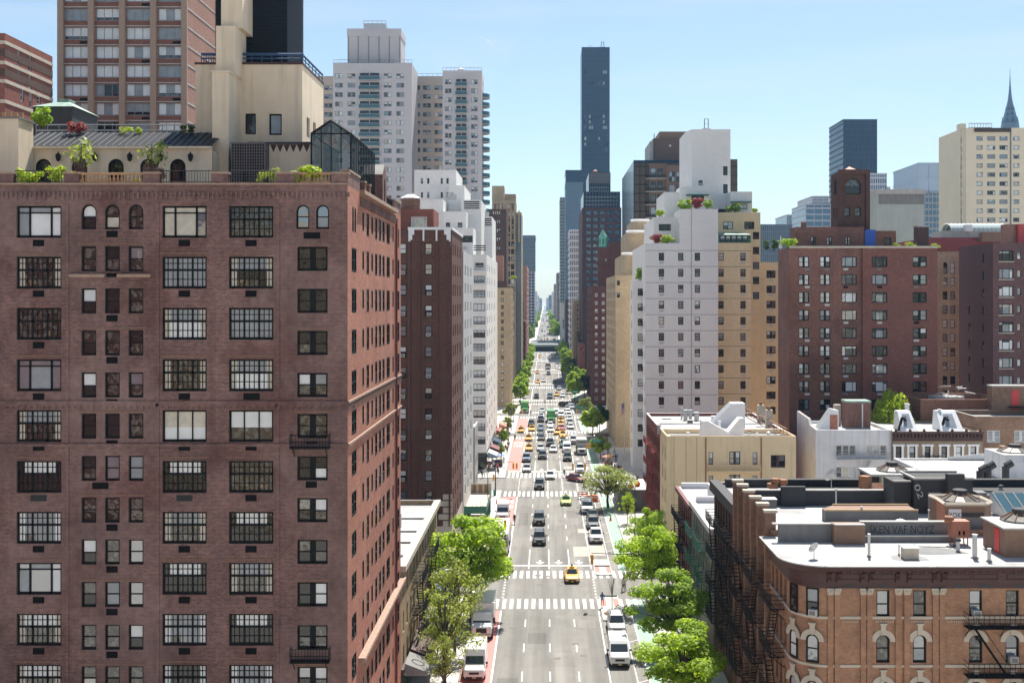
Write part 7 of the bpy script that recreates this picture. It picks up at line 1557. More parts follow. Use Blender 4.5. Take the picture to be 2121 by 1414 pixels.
def car_parts(kind, col):
    if (kind, col) in CARM: return CARM[(kind, col)]
    P = []; s = SPEC[kind]; L, hw, g = s['L'], s['hw'], s['gh']
    m = MB(); loft(m, s['st'], col); y0, y1, Y0, Y1, hb, ht, z0, z1 = g
    b = [(-hb,y0,z0-.1),(hb,y0,z0-.1),(hb,y1,z0-.1),(-hb,y1,z0-.1)]; t = [(-ht,Y0,z1),(ht,Y0,z1),(ht,Y1,z1),(-ht,Y1,z1)]; t2 = [(-ht*.8,Y0+.22,z1+.05),(ht*.8,Y0+.22,z1+.05),(ht*.8,Y1-.2,z1+.05),(-ht*.8,Y1-.2,z1+.05)]
    for i in range(4): j = (i+1) % 4; m.poly([b[i],b[j],t[j],t[i]], col); m.poly([t[i],t[j],t2[j],t2[i]], col)
    m.poly(t2, col)
    if kind == 'pickup': m.box(-.8, .8, 1.25, 2.68, 1.0, 1.13, 'trim')
    m.box(-hw*.8, hw*.8, -L/2-.015, -L/2+.2, s['st'][0][2]-.06, s['st'][0][2]+.14, 'trim')
    P.append(('body', m, (0,0,0)))
    w = MB(); gquad(w, g, 'f', .06, .94, .08, .58 if kind == 'bigvan' else (.72 if kind == 'van' else .93)); P.append(('windscreen', w, (0,0,0)))
    w = MB(); gquad(w, g, 'b', .08, .92, .2 if 'van' not in kind else .5, .9); P.append(('rear_window', w, (0,0,0)))
    for sd in 'lr':
        w = MB()
        if 'van' in kind: gquad(w, g, sd, .06, .24, .3, .88)
        else: gquad(w, g, sd, .10, .48, .12, .9); gquad(w, g, sd, .52, .88, .12, .9)
        P.append(('side_window', w, (0,0,0)))
    zn = s['st'][0]; zz = zn[3]-.12
    for x in (-1, 1):
        w = MB(); w.box(min(x*hw*.5, x*hw*.84), max(x*hw*.5, x*hw*.84), -L/2-.03, -L/2+.1, zz-.08, zz+.07, 'lamp'); P.append(('headlight', w, (0,0,0)))
        w = MB(); ym = y0+.35; w.box(min(x*(hw+.02), x*(hw+.24)), max(x*(hw+.02), x*(hw+.24)), ym-.06, ym+.08, z0+.05, z0+.22, 'trim' if col in ('cwhite', 'csilver') else col); P.append(('door_mirror', w, (0,0,0)))
    w = MB(); w.box(-hw*.46, hw*.46, -L/2-.02, -L/2+.1, zz-.16, zz+.05, 'trim'); P.append(('grille', w, (0,0,0)))
    w = MB(); w.box(-.17, .17, -L/2-.04, -L/2-.016, zn[2]-.02, zn[2]+.1, 'plate'); P.append(('licence_plate', w, (0,0,0)))
    r = .33 if kind == 'sedan' else .37; w = MB(); w.tube((-.11,0,0),(.11,0,0), r, r, 'tyre', 14); rm = MB(); rm.tube((-.125,0,0),(.125,0,0), r*.62, r*.62, 'rim', 10)
    for x in (-1, 1):
        for y in (-L*.31, L*.29): P.append(('wheel', w, (x*(hw-.10), y, r), rm))
    if col in ('taxi', 'clime'):
        w = MB(); w.box(-.32, .32, -.1, .12, z1+.04, z1+.22, 'taxi' if col == 'taxi' else 'cwhite'); w.box(-.14, .14, .3, 1.15, z1+.04, z1+.34, 'trim'); P.append(('roof_sign', w, (0,0,0)))
    if kind == 'suv':
        w = MB(); 
        for x in (-.6, .6): w.bar((x,Y0+.3,z1+.09),(x,Y1-.2,z1+.09), .05, 'trim')
        P.append(('roof_rail', w, (0,0,0)))
    CARM[(kind, col)] = P; return P
def truck_parts(kind, col):
    if (kind, col) in CARM: return CARM[(kind, col)]
    P = []
    if kind == 'bus':
        L, hw, H = 12.0, 1.28, 3.1; m = MB(); loft(m, [(-6,1.15,.4,2.95),(-5.8,1.28,.35,3.1),(5.8,1.28,.35,3.1),(6,1.2,.4,3.0)], col); m.box(-.8, .8, -2, 3.5, 3.1, 3.3, col); m.box(-1.29, 1.29, -5.5, 5.5, .4, .6, 'trim'); P.append(('body', m, (0,0,0)))
        w = MB(); w.box(-1.08, 1.08, -6.03, -5.9, 1.25, 2.55, 'gcar'); P.append(('windscreen', w, (0,0,0)))
        for x in (-1, 1): w = MB(); w.box(min(x*1.27, x*1.30), max(x*1.27, x*1.30), -5.4, 5.4, 1.4, 2.45, 'gcar'); P.append(('side_window', w, (0,0,0))); w = MB(); w.box(min(x*.7, x*1.05), max(x*.7, x*1.05), -6.03, -5.9, .6, .8, 'lamp'); P.append(('headlight', w, (0,0,0))); w = MB(); w.box(min(x*1.3, x*1.5), max(x*1.3, x*1.5), -6.1, -5.95, 1.5, 2.1, 'trim'); P.append(('door_mirror', w, (0,0,0)))
        w = MB(); w.box(-.9, .9, -6.03, -5.92, 2.66, 2.92, 'acd'); P.append(('destination_board', w, (0,0,0))); wy = (-3.6, 3.2); L = 12
    else:   # box truck
        L, hw = 8.0, 1.2; m = MB(); loft(m, [(-4,.95,.5,1.35),(-3.85,1.1,.45,1.5),(-3.0,1.12,.45,1.62),(-1.7,1.12,.45,1.6)], col)
        b = [(-1.08,-2.95,1.5),(1.08,-2.95,1.5),(1.08,-1.75,1.5),(-1.08,-1.75,1.5)]; t = [(-.92,-2.5,2.5),(.92,-2.5,2.5),(.92,-1.75,2.5),(-.92,-1.75,2.5)]
        for i in range(4): j = (i+1) % 4; m.poly([b[i],b[j],t[j],t[i]], col)
        m.poly(t, col); m.box(-1.05, 1.05, -4.1, -3.9, .42, .72, 'gal'); m.box(-.5, .5, -1.7, 4, .5, .8, 'trim'); P.append(('cab', m, (0,0,0)))
        w = MB(); w.poly([(-.95,-2.9,1.62),(.95,-2.9,1.62),(.84,-2.54,2.38),(-.84,-2.54,2.38)], 'gcar'); P.append(('windscreen', w, (0,0,0)))
        w = MB(); w.box(-1.22, 1.22, -1.6, 4.0, .85, 3.4, 'cgreen' if col == 'cgreen' else ('cgrey2' if col == 'cgrey2' else 'cwhite')); w.box(-1.23, 1.23, -1.63, -1.55, 3.3, 3.43, 'gal'); P.append(('cargo_box', w, (0,0,0)))
        w = MB(); w.box(-.55, .55, -4.03, -3.9, .8, 1.3, 'trim'); P.append(('grille', w, (0,0,0)))
        for x in (-1, 1): w = MB(); w.box(min(x*.62, x*.95), max(x*.62, x*.95), -4.03, -3.85, .85, 1.1, 'lamp'); P.append(('headlight', w, (0,0,0))); w = MB(); w.box(min(x*1.15, x*1.42), max(x*1.15, x*1.42), -2.75, -2.6, 1.5, 2.1, 'trim'); P.append(('door_mirror', w, (0,0,0)))
        wy = (-3.1, 2.4)
    w = MB(); w.tube((-.14,0,0),(.14,0,0), .48, .48, 'tyre', 14); rm = MB(); rm.tube((-.15,0,0),(.15,0,0), .28, .28, 'rim', 10)
    for x in (-1, 1):
        for y in wy: P.append(('wheel', w, (x*(hw-.14), y, .48), rm))
    CARM[(kind, col)] = P; return P
M['cgrey2'] = plain('grey_truck_paint', (.33, .33, .32), .5, var=.05)
PROTO = {}
def vehicle(kind, col, x, y, rz, label, cat, group, name, far):
    k = (kind, col, far); P = (truck_parts if kind in ('bus', 'truck') else car_parts)(kind, col)
    if k in PROTO:
        o = dup(PROTO[k], (x, y, 0), rz, label); o.name = name; o['category'] = cat; o['group'] = group
        return o
    if far:
        mm = MB()
        for p in P:
            for q in (p[1], p[3] if len(p) > 3 else None):
                if q is None: continue
                i = len(mm.v); mm.v.extend((v[0]+p[2][0], v[1]+p[2][1], v[2]+p[2][2]) for v in q.v)
                for f, mi in zip(q.f, q.m): mm.f.append(tuple(i+a for a in f)); mm.m.append(mm.mi(q.mats[mi]))
        t = mm.obj(name, None, (x, y, 0), uv=False); t.rotation_euler = (0,0,rz); tag(t, label, cat, group)
    else:
        t = thing(name, label, cat, (x, y, 0), rz, group); cache = {}
        for p in P:
            me = cache.get(id(p[1])) or p[1].mesh(p[0], uv=False); cache[id(p[1])] = me; o = link(p[0], me, t, p[2])
            if p[0] in ('body', 'cab', 'cargo_box'): bv = o.modifiers.new('b', 'BEVEL'); bv.width = .05; bv.segments = 2; bv.limit_method = 'ANGLE'; bv.angle_limit = R(25)
            if len(p) > 3:
                rme = cache.get(id(p[3])) or p[3].mesh('rim', uv=False); cache[id(p[3])] = rme; link('rim', rme, o)
    PROTO[k] = t; return t
CN = dict(taxi='yellow', cblack='black', cwhite='white', csilver='silver', cgrey='dark grey', cblue='dark blue', cmaroon='maroon', clime='lime green', cteal='teal', cred='red', cgreen='green', csky='pale blue', cgrey2='grey')
KN = dict(sedan='sedan', suv='sport utility car', van='van', bigvan='tall cargo van', pickup='pickup truck', truck='box truck', bus='bus')
CARS = [  # photo x, photo y of the front bumper on the road, kind, colour, what sets it apart
 (1185, 1209, 'sedan', 'taxi', 'alone on the nearest crosswalk'), (1117, 1131, 'suv', 'cblack', 'just beyond the first stop line'), (1116.5, 1089, 'suv', 'cblack', 'second in line before the first stop line'), (1172.5, 1048, 'sedan', 'clime', 'below the second pair of crosswalks'),
 (1117, 1015, 'suv', 'cblack', 'between the second pair of crosswalks'), (1139.5, 994, 'sedan', 'cwhite', 'on the second far crosswalk'), (1193, 1000, 'sedan', 'cmaroon', 'turning across the second intersection'), (1091, 979, 'sedan', 'csilver', 'waiting at the stop line next to the red bus lane'), (1090, 958, 'suv', 'csky', 'right behind the silver one at the red bus lane'),
 (1283, 1384, 'van', 'cwhite', 'parked beside the buffer of the bike lane'), (1278, 1318, 'suv', 'csilver', 'parked between the white van and the bare tree island'), (1235, 1127, 'pickup', 'cwhite', 'parked with its tail to the grey car'), (1229, 1098, 'suv', 'cgrey', 'parked behind the white pickup'), (1228, 1079, 'sedan', 'cblack', 'parked below the white trailer'), (1217, 1069, 'van', 'cwhite', 'parked next to the orange barrier'),
 (983, 1412, 'bigvan', 'cwhite', 'parked in the red bus lane under the street tree'), (998, 1326, 'truck', 'cwhite', 'parked in the red bus lane behind the tall cargo van'), (1036, 1150, 'bus', 'cwhite', 'at the left kerb beyond the big street tree'), (1041, 1080, 'bigvan', 'cwhite', 'ahead of the bus at the left kerb'),
 (1123.5, 952, 'suv', 'cblack', 'waiting nearest the second stop line'), (1119.6, 935, 'sedan', 'csilver', 'behind the black one nearest the second stop line'), (1146, 938, 'sedan', 'cwhite', 'first in the middle queue lane'), (1139.8, 925, 'suv', 'cblack', 'behind the white first car of the middle queue'), (1095.5, 935, 'sedan', 'taxi', 'first taxi beside the red bus lane'), (1094.7, 914, 'sedan', 'taxi', 'second taxi beside the red bus lane'), (1079, 897, 'sedan', 'taxi', 'alone inside the red bus lane'), (1101.7, 894, 'sedan', 'taxi', 'third taxi beside the red bus lane'), (1100, 884, 'suv', 'cblack', 'behind the third taxi beside the bus lane'),
 (1121, 913, 'sedan', 'cblack', 'third in the second queue lane'), (1120, 902, 'sedan', 'cblack', 'fourth in the second queue lane'), (1120, 892, 'sedan', 'cblue', 'fifth in the second queue lane'), (1120, 875, 'suv', 'cblack', 'sixth in the second queue lane'), (1121, 866, 'sedan', 'cwhite', 'seventh in the second queue lane'), (1122.7, 855, 'sedan', 'csilver', 'last in the second queue lane'),
 (1140.6, 896, 'sedan', 'cwhite', 'third in the middle queue lane'), (1139.8, 886, 'sedan', 'cwhite', 'fourth in the middle queue lane'), (1141.4, 876, 'truck', 'cgreen', 'standing in the middle queue lane'), (1154.6, 902, 'sedan', 'taxi', 'first taxi of the right queue lane'), (1165.5, 918, 'sedan', 'taxi', 'at the parking edge behind the teal car'), (1166, 906, 'sedan', 'taxi', 'second taxi at the parking edge'), (1163, 892, 'sedan', 'cred', 'between taxis at the parking edge'), (1161.6, 884, 'sedan', 'taxi', 'third taxi at the parking edge'), (1161.8, 876, 'sedan', 'taxi', 'fourth taxi at the parking edge'), (1152, 864, 'van', 'cwhite', 'smaller of the two behind the green truck'), (1162, 867, 'van', 'cwhite', 'larger of the two behind the green truck'),
 (1175.6, 956, 'suv', 'cblack', 'in the turning lane over the road lettering'), (1174.5, 938, 'van', 'cwhite', 'behind the black one in the turning lane'), (1167.8, 928, 'suv', 'cteal', 'squeezed beside the white van in the turning lane'), (1205, 943, 'truck', 'cgrey2', 'parked in the shade of the right-hand trees'), (1202, 981, 'suv', 'cwhite', 'beyond the maroon car under the hanging signals'), (1189, 921, 'van', 'csilver', 'parked behind the grey box truck'),
 (1182, 889, 'sedan', 'cwhite', 'first of the parked row on the right'), (1181, 880, 'sedan', 'cgrey', 'second of the parked row on the right'), (1180, 872, 'sedan', 'cwhite', 'third of the parked row on the right'), (1178.5, 865, 'sedan', 'csilver', 'fourth of the parked row on the right'), (1177, 858, 'sedan', 'cwhite', 'fifth of the parked row on the right'), (1175, 851, 'sedan', 'csilver', 'last of the parked row on the right'),
 (1111, 826, 'suv', 'cblack', 'crossing behind the walking pedestrians'), (1139, 827, 'van', 'cblue', 'stopped at the crosswalk full of people'), (1153, 821, 'sedan', 'taxi', 'right of the blue van at the crosswalk'), (1165, 823, 'sedan', 'cwhite', 'parked right of the taxi at the crosswalk'), (1170, 844, 'suv', 'cblack', 'turning beyond the parked row'), (1185, 847, 'sedan', 'csilver', 'on the side street beyond the parked row'), (1087, 856, 'truck', 'cgreen', 'parked under the round trees on the left'),
 (1114, 794, 'sedan', 'taxi', 'far taxi next to the round trees'), (1125.8, 791, 'sedan', 'cwhite', 'far one right of the far taxi'), (1149, 795, 'suv', 'cblack', 'far one in the right lane'), (1161.6, 795, 'suv', 'cblack', 'far one parked on the right'), (1158.5, 808, 'sedan', 'csilver', 'far one parked near the dark trees'), (1113, 774, 'sedan', 'taxi', 'farther taxi at the left lane line'), (1136, 777, 'suv', 'cblue', 'far one in the middle lane'), (1135, 766, 'truck', 'cgrey2', 'far one in the middle lane behind the blue car'), (1156, 765, 'sedan', 'cwhite', 'far one parked by the right kerb'), (1154.6, 754, 'sedan', 'cblack', 'farther one parked by the right kerb'),
 (1160, 742, 'bus', 'cwhite', 'far bus crossing before the underpass'), (1118, 742, 'sedan', 'taxi', 'before the underpass on the left'), (1126, 743, 'sedan', 'cwhite', 'before the underpass in the middle'), (1136, 743, 'van', 'cwhite', 'before the underpass right of the middle'), (1145, 742, 'sedan', 'taxi', 'before the underpass beside the far bus')]
CG = dict(car=('car', 'cars driving on the avenue'), parked_car=('car', 'cars parked along the avenue'), cargo_van=('van', 'vans on the avenue'), van=('van', 'vans on the avenue'), box_truck=('truck', 'trucks on the avenue'), pickup_truck=('pickup', 'trucks on the avenue'), taxi=('taxi', 'taxis on the avenue'), bus=('bus', 'buses on the avenue'))
def traffic():
    placed = []
    for px, py, kind, col, what in sorted(CARS, key=lambda c: -c[1]):
        yf = YG(py); L = {'bus': 12.0, 'truck': 8.0}.get(kind) or SPEC[kind]['L']; x = XP(px, yf+1); rz = 0
        if col == 'cmaroon': rz = R(38)
        if kind == 'bus' and yf > 600: rz = R(75)
        if what.startswith('turning beyond'): rz = R(40)
        y = yf+L/2
        for (x2, a, c) in placed:
            if abs(x-x2) < 1.95 and y-L/2 < c+.5 and y+L/2 > a-.3: y = c+.8+L/2
        placed.append((x, y-L/2, y+L/2))
        nm = {'taxi': 'taxi', 'clime': 'taxi'}.get(col) or {'sedan': 'parked_car' if 'park' in what else 'car', 'suv': 'parked_car' if 'park' in what else 'car', 'van': 'van', 'bigvan': 'cargo_van', 'pickup': 'pickup_truck', 'truck': 'box_truck', 'bus': 'bus'}[kind]
        word = 'taxi' if nm == 'taxi' else KN[kind]
        vehicle(kind, col, x, y, rz, f'{CN[col]} {word} {what}', CG[nm][0], CG[nm][1], nm, yf > 285)
    r = random.Random(12); spots = []
    for i in range(150):
        if len(spots) > 84: break
        y = 915+r.random()**1.6*1900; x = r.choice([-6.6, -3.8, -1, 1.8, 4.7, 7.4])
        if all(abs(x-a) > 1.9 or abs(y-c) > 8 for a, c in spots): spots.append((x, y))
    for x, y in spots:
        col = r.choice(['taxi', 'taxi', 'cwhite', 'cwhite', 'cblack', 'csilver', 'csilver', 'cgrey', 'cred', 'cblue'])
        vehicle(r.choice(['sedan', 'sedan', 'suv', 'van']), col, x, y, 0, f'tiny {CN[col]} vehicle in the dense traffic beyond the underpass', 'taxi' if col == 'taxi' else 'car', 'tiny vehicles beyond the underpass', 'distant_car', True)
traffic()
# ---------------------------------------------------------------- people
def person_mesh(stride, top, leg, hairc):
    "one continuous skinned body, feet at z = 0, facing -Y"
    s = stride
    J = [(0,0,.95),(0,0,1.15),(0,0,1.40),(0,-.01,1.53),(0,-.02,1.66),(0,-.01,1.76),(.10,0,.90),(.11,-s*.45,.50),(.11,-s*.8+.02*0,.09),(.11,-s*.8-.14,.04),(-.10,0,.90),(-.11,s*.2,.50),(-.11,s*.9,.10),(-.11,s*.9-.13,.04),(.19,0,1.40),(.25,s*.35,1.12),(.25,s*.2-.12,.88),(-.19,0,1.40),(-.25,-s*.35,1.12),(-.25,-s*.35-.14,.90)]
    E = [(0,1),(1,2),(2,3),(3,4),(4,5),(0,6),(6,7),(7,8),(8,9),(0,10),(10,11),(11,12),(12,13),(2,14),(14,15),(15,16),(2,17),(17,18),(18,19)]
    Rr = [.155,.15,.16,.065,.105,.08,.095,.068,.05,.045,.095,.068,.05,.045,.075,.052,.04,.075,.052,.04]
    me = bpy.data.meshes.new('p'); me.from_pydata(J, E, []); o = bpy.data.objects.new('p', me); COL.objects.link(o)
    md = o.modifiers.new('s', 'SKIN'); 
    if not me.skin_vertices: bpy.context.view_layer.objects.active = o; me.attributes
    sv = me.skin_vertices[0].data if me.skin_vertices else None
    if sv:
        for v, r_ in zip(sv, Rr): v.radius = (r_, r_*.8)
        sv[0].use_root = True
    o.modifiers.new('u', 'SUBSURF').levels = 1
    dg = bpy.context.evaluated_depsgraph_get(); m2 = bpy.data.meshes.new_from_object(o.evaluated_get(dg)); bpy.data.objects.remove(o)
    m2.materials.clear()
    for q in (top, leg, 'skin', hairc, 'trim'): m2.materials.append(M[q])
    for p in m2.polygons:
        z = p.center.z; x = abs(p.center.x)
        if z > 1.72 or (z > 1.62 and p.center.y > .03): k = 3
        elif z > 1.48: k = 2
        elif z < .09: k = 4
        elif x > .215 and z < 1.0: k = 2
        else: k = 0 if z > .93 else 1
        p.material_index = k
    return m2
def people():
    PM = [person_mesh(st, t, l, 'hair') for st, t, l in ((.05, 'shb', 'trg'), (.30, 'shw', 'trk'), (.28, 'shk', 'trb'), (.26, 'shr', 'trk'), (.04, 'shk', 'trk'), (.30, 'shw', 'trb'))]
    names = ['blue top and grey trousers', 'white top and dark trousers', 'black top and blue trousers', 'red top and dark trousers', 'all black clothes', 'white top and blue trousers']
    L = [(1247.5, 1256, 0, 180, 'standing alone on the near refuge island'), (1291, 1222, 1, 200, 'crossing by the bike lane near the right kerb'), (1293.5, 1221, 5, 200, 'walking close beside another at the right kerb'), (1112.5, 826.5, 2, 90, 'first walker on the crosswalk far up the street'), (1127, 835, 4, 90, 'second walker on the crosswalk far up the street'), (1129.6, 835.5, 2, 270, 'third walker on the crosswalk far up the street'), (1139, 834, 3, 90, 'fourth walker on the crosswalk far up the street'), (1148, 828, 1, 270, 'last walker on the crosswalk far up the street'), (1118, 800, 4, 90, 'tiny walker on a farther crosswalk'), (1066.5, 912, 4, 0, 'walking at the edge of the red bus lane'), (1099, 860, 2, 0, 'stepping off the kerb by the left trees'),
         (998, 990, 2, 0, 'waiting at the left corner, first of a group'), (1001.5, 988, 1, 20, 'waiting at the left corner, second of a group'), (1006, 985, 5, 60, 'in white at the left corner'), (1012, 978, 4, 0, 'walking past the blue awning'), (1015, 972, 3, 180, 'in red past the blue awning'), (1021, 966, 1, 0, 'near the flower stand on the left pavement'), (1019, 955, 2, 180, 'behind the flower stand on the left pavement'), (1032, 987, 2, 0, 'alone at the kerb by the left crosswalk'), (1024, 940, 4, 0, 'strolling before the striped awning'), (1047, 935, 4, 180, 'by the planter next to the bus lane'), (1052, 928, 2, 180, 'beyond the planter next to the bus lane'), (1034, 918, 1, 0, 'before the red awning far up the left pavement'), (1209, 1016, 3, 40, 'at the orange works by the right crosswalk'), (1258, 962, 1, 0, 'in white by the right fruit stand'), (1249, 958, 3, 0, 'in red by the right fruit stand'), (1262, 968, 5, 180, 'leaving the right fruit stand')]
    for px, py, k, rz, what in L:
        y = YG(py, .1); o = link('person', PM[k], None, (XP(px, y), y, .13 if (XP(px, y) < KL or XP(px, y) > KR) else .005), R(rz)); o.scale = (1, 1, .98)
        if px == 1247.5: o.location.z = .145
        tag(o, f'person in {names[k]} {what}', 'person', 'people on foot')
    r = random.Random(77)
    for i in range(46):
        side = i % 3; k = r.randrange(6)
        x, y, w = (r.uniform(-11.9, -8.8), r.uniform(238, 330), 'crowd on the left pavement') if side < 2 else (r.uniform(12.4, 16.4), r.uniform(238, 300), 'crowd on the right pavement')
        if i > 38: x, y, w = r.uniform(-11, -8.8), r.uniform(345, 470), 'walkers under the left trees'
        o = link('person', PM[k], None, (x, y, .13), r.choice((0, math.pi))+r.uniform(-.4, .4)); o.scale = (1, 1, r.uniform(.93, 1.02)); tag(o, f'tiny person in {names[k]}, {w}', 'person', w)
    def bike(px, py, k, lab):
        y = YG(py); t = thing('bicycle', lab+' bicycle ridden along the avenue', 'bicycle', (XP(px, y), y, 0)); w = MB(); n = 16
        for i in range(n): a, c = 2*math.pi*i/n, 2*math.pi*(i+1)/n; w.bar((0,.34*math.cos(a),.34*math.sin(a)),(0,.34*math.cos(c),.34*math.sin(c)), .045, 'tyre')
        me = w.mesh('wheel', uv=False)
        for yy in (-.52, .52): link('wheel', me, t, (0, yy, .345))
        m = MB()
        for p, q in (((0,-.52,.34),(0,-.40,.95)),((0,-.42,.82),(0,.15,.80)),((0,-.42,.78),(0,.05,.30)),((0,.05,.30),(0,.18,.92)),((0,.05,.30),(0,.52,.34)),((0,.16,.8),(0,.52,.34)),((-.25,-.4,.98),(.25,-.4,.98))): m.bar(p, q, .04, 'cblack')
        m.obj('frame', t, uv=False); m = MB(); m.box(-.07, .07, .05, .32, .92, .98, 'trim'); m.obj('saddle', t, uv=False)
        me = PM[k].copy()
        for v in me.vertices:   # seated, leaning pose: bend thighs forward and bring the feet to the pedals
            z = v.co.z
            if z < .95: v.co.y = v.co.y*.35-.18*(1-abs(z-.5)/.5 if z < .95 else 0); v.co.z = .28+z*.72
            else: v.co.y -= (z-.95)*.35; v.co.z = .28+.95*.72+(z-.95)*.92
        o = link('person', me, None, (XP(px, y), y+.12, 0)); tag(o, f'person in {names[k]} riding the {lab} bicycle', 'person', 'people on bicycles')
    bike(1065.5, 1085, 4, 'black'); bike(1168.5, 988, 2, 'dark')
people()
# ---------------------------------------------------------------- trees and plants
def leaf_cloud(m, blobs, n, sz, r, mat):
    tot = sum(b[3]**2 for b in blobs); k = m.mi(mat); V, Fc, Mi = m.v, m.f, m.m
    for bx_, by_, bz_, br in blobs:
        for _ in range(int(n*br*br/tot)):
            d = Vector((r.gauss(0,1), r.gauss(0,1), r.gauss(0,1))).normalized(); q = br*(.35+.65*r.random()**.55)
            c = Vector((bx_, by_, bz_))+Vector((d.x*q, d.y*q, d.z*q*.75)); nrm = (d+Vector((r.uniform(-.9,.9), r.uniform(-.9,.9), r.uniform(-.2,1.2)))).normalized()
            t = nrm.orthogonal().normalized(); t = (Matrix.Rotation(r.random()*6.28, 3, nrm) @ t); u = nrm.cross(t); s = sz*r.uniform(.6, 1.25); i = len(V)
            V.extend([tuple(c-t*s), tuple(c+u*s*.55-t*s*.1), tuple(c+t*s), tuple(c-u*s*.55-t*s*.1)]); Fc.append((i,i+1,i+2,i+3)); Mi.append(k)
TREEM = {}
def tree_meshes(var, nb, nl, sz, mat, rad, h, base, sparse=1.0):
    r = random.Random(var*13+5); tr = MB(); blobs = []
    zb = base*h; tr.tube((0,0,0), (.1,.05,zb*.6), .17, .13, 'bark', 8); tr.tube((.1,.05,zb*.6), (.05,0,zb), .13, .11, 'bark', 8)
    lop = [r.uniform(.62, 1.15) for _ in range(7)]
    for i in range(nb):
        a = 2*math.pi*(i+r.random()*.7)/nb*1.618*2; t = (i+.5)/nb; zz = zb+(h-zb)*(.12+.75*t); prof = math.sin(math.pi*min(1, .22+.72*t))**.8
        q = rad*prof*r.uniform(.3, 1.0)*lop[int((a % 6.2832)/.898) % 7]; c = Vector((q*math.cos(a), q*math.sin(a), zz)); br = rad*r.choice((.13, .17, .21, .26, .32))*(.7+.35*prof)
        blobs.append((c.x, c.y, c.z, br)); s0 = Vector((.05,0,zb+(zz-zb)*.3*r.random())); mid = s0.lerp(c, .5)+Vector((0,0,.25)); tr.tube(s0, mid, .085, .055, 'bark', 6, False); tr.tube(mid, c, .055, .02, 'bark', 6, False)
        for _ in range(2): e = c+Vector((r.uniform(-1,1), r.uniform(-1,1), r.uniform(-.3,.8)))*br*.8; tr.tube(mid.lerp(c, .7), e, .03, .012, 'bark', 5, False)
    lf = MB(); leaf_cloud(lf, blobs, int(nl*sparse), sz, r, mat)
    return tr.mesh('trunk', uv=False), lf.mesh('crown', uv=False)
def tree(x, y, h, rad, mat, label, var=0, near=True, sparse=1.0, base=.28, z=.13, off=(0,0), group='street trees', name='street_tree'):
    k = (var, mat, near, sparse, round(base,2), h > 9 if near else 0)
    if k not in TREEM:
        TREEM[k] = tree_meshes(var, 44 if near else 20, 9500 if near else 2600, .15 if near else .40, mat, 3.5 if near else 4.0, 8.0, base, sparse)
    tm, cm = TREEM[k]; R0 = 3.5 if near else 4.0
    t = thing(name, label, 'tree', (x, y, z), rnd.random()*6.28, group); o = link('trunk', tm, t); o.scale = (rad/R0, rad/R0, h/8); c = link('crown', cm, t, (0,0,0)); c.scale = (rad/R0, rad/R0, h/8)
    return t
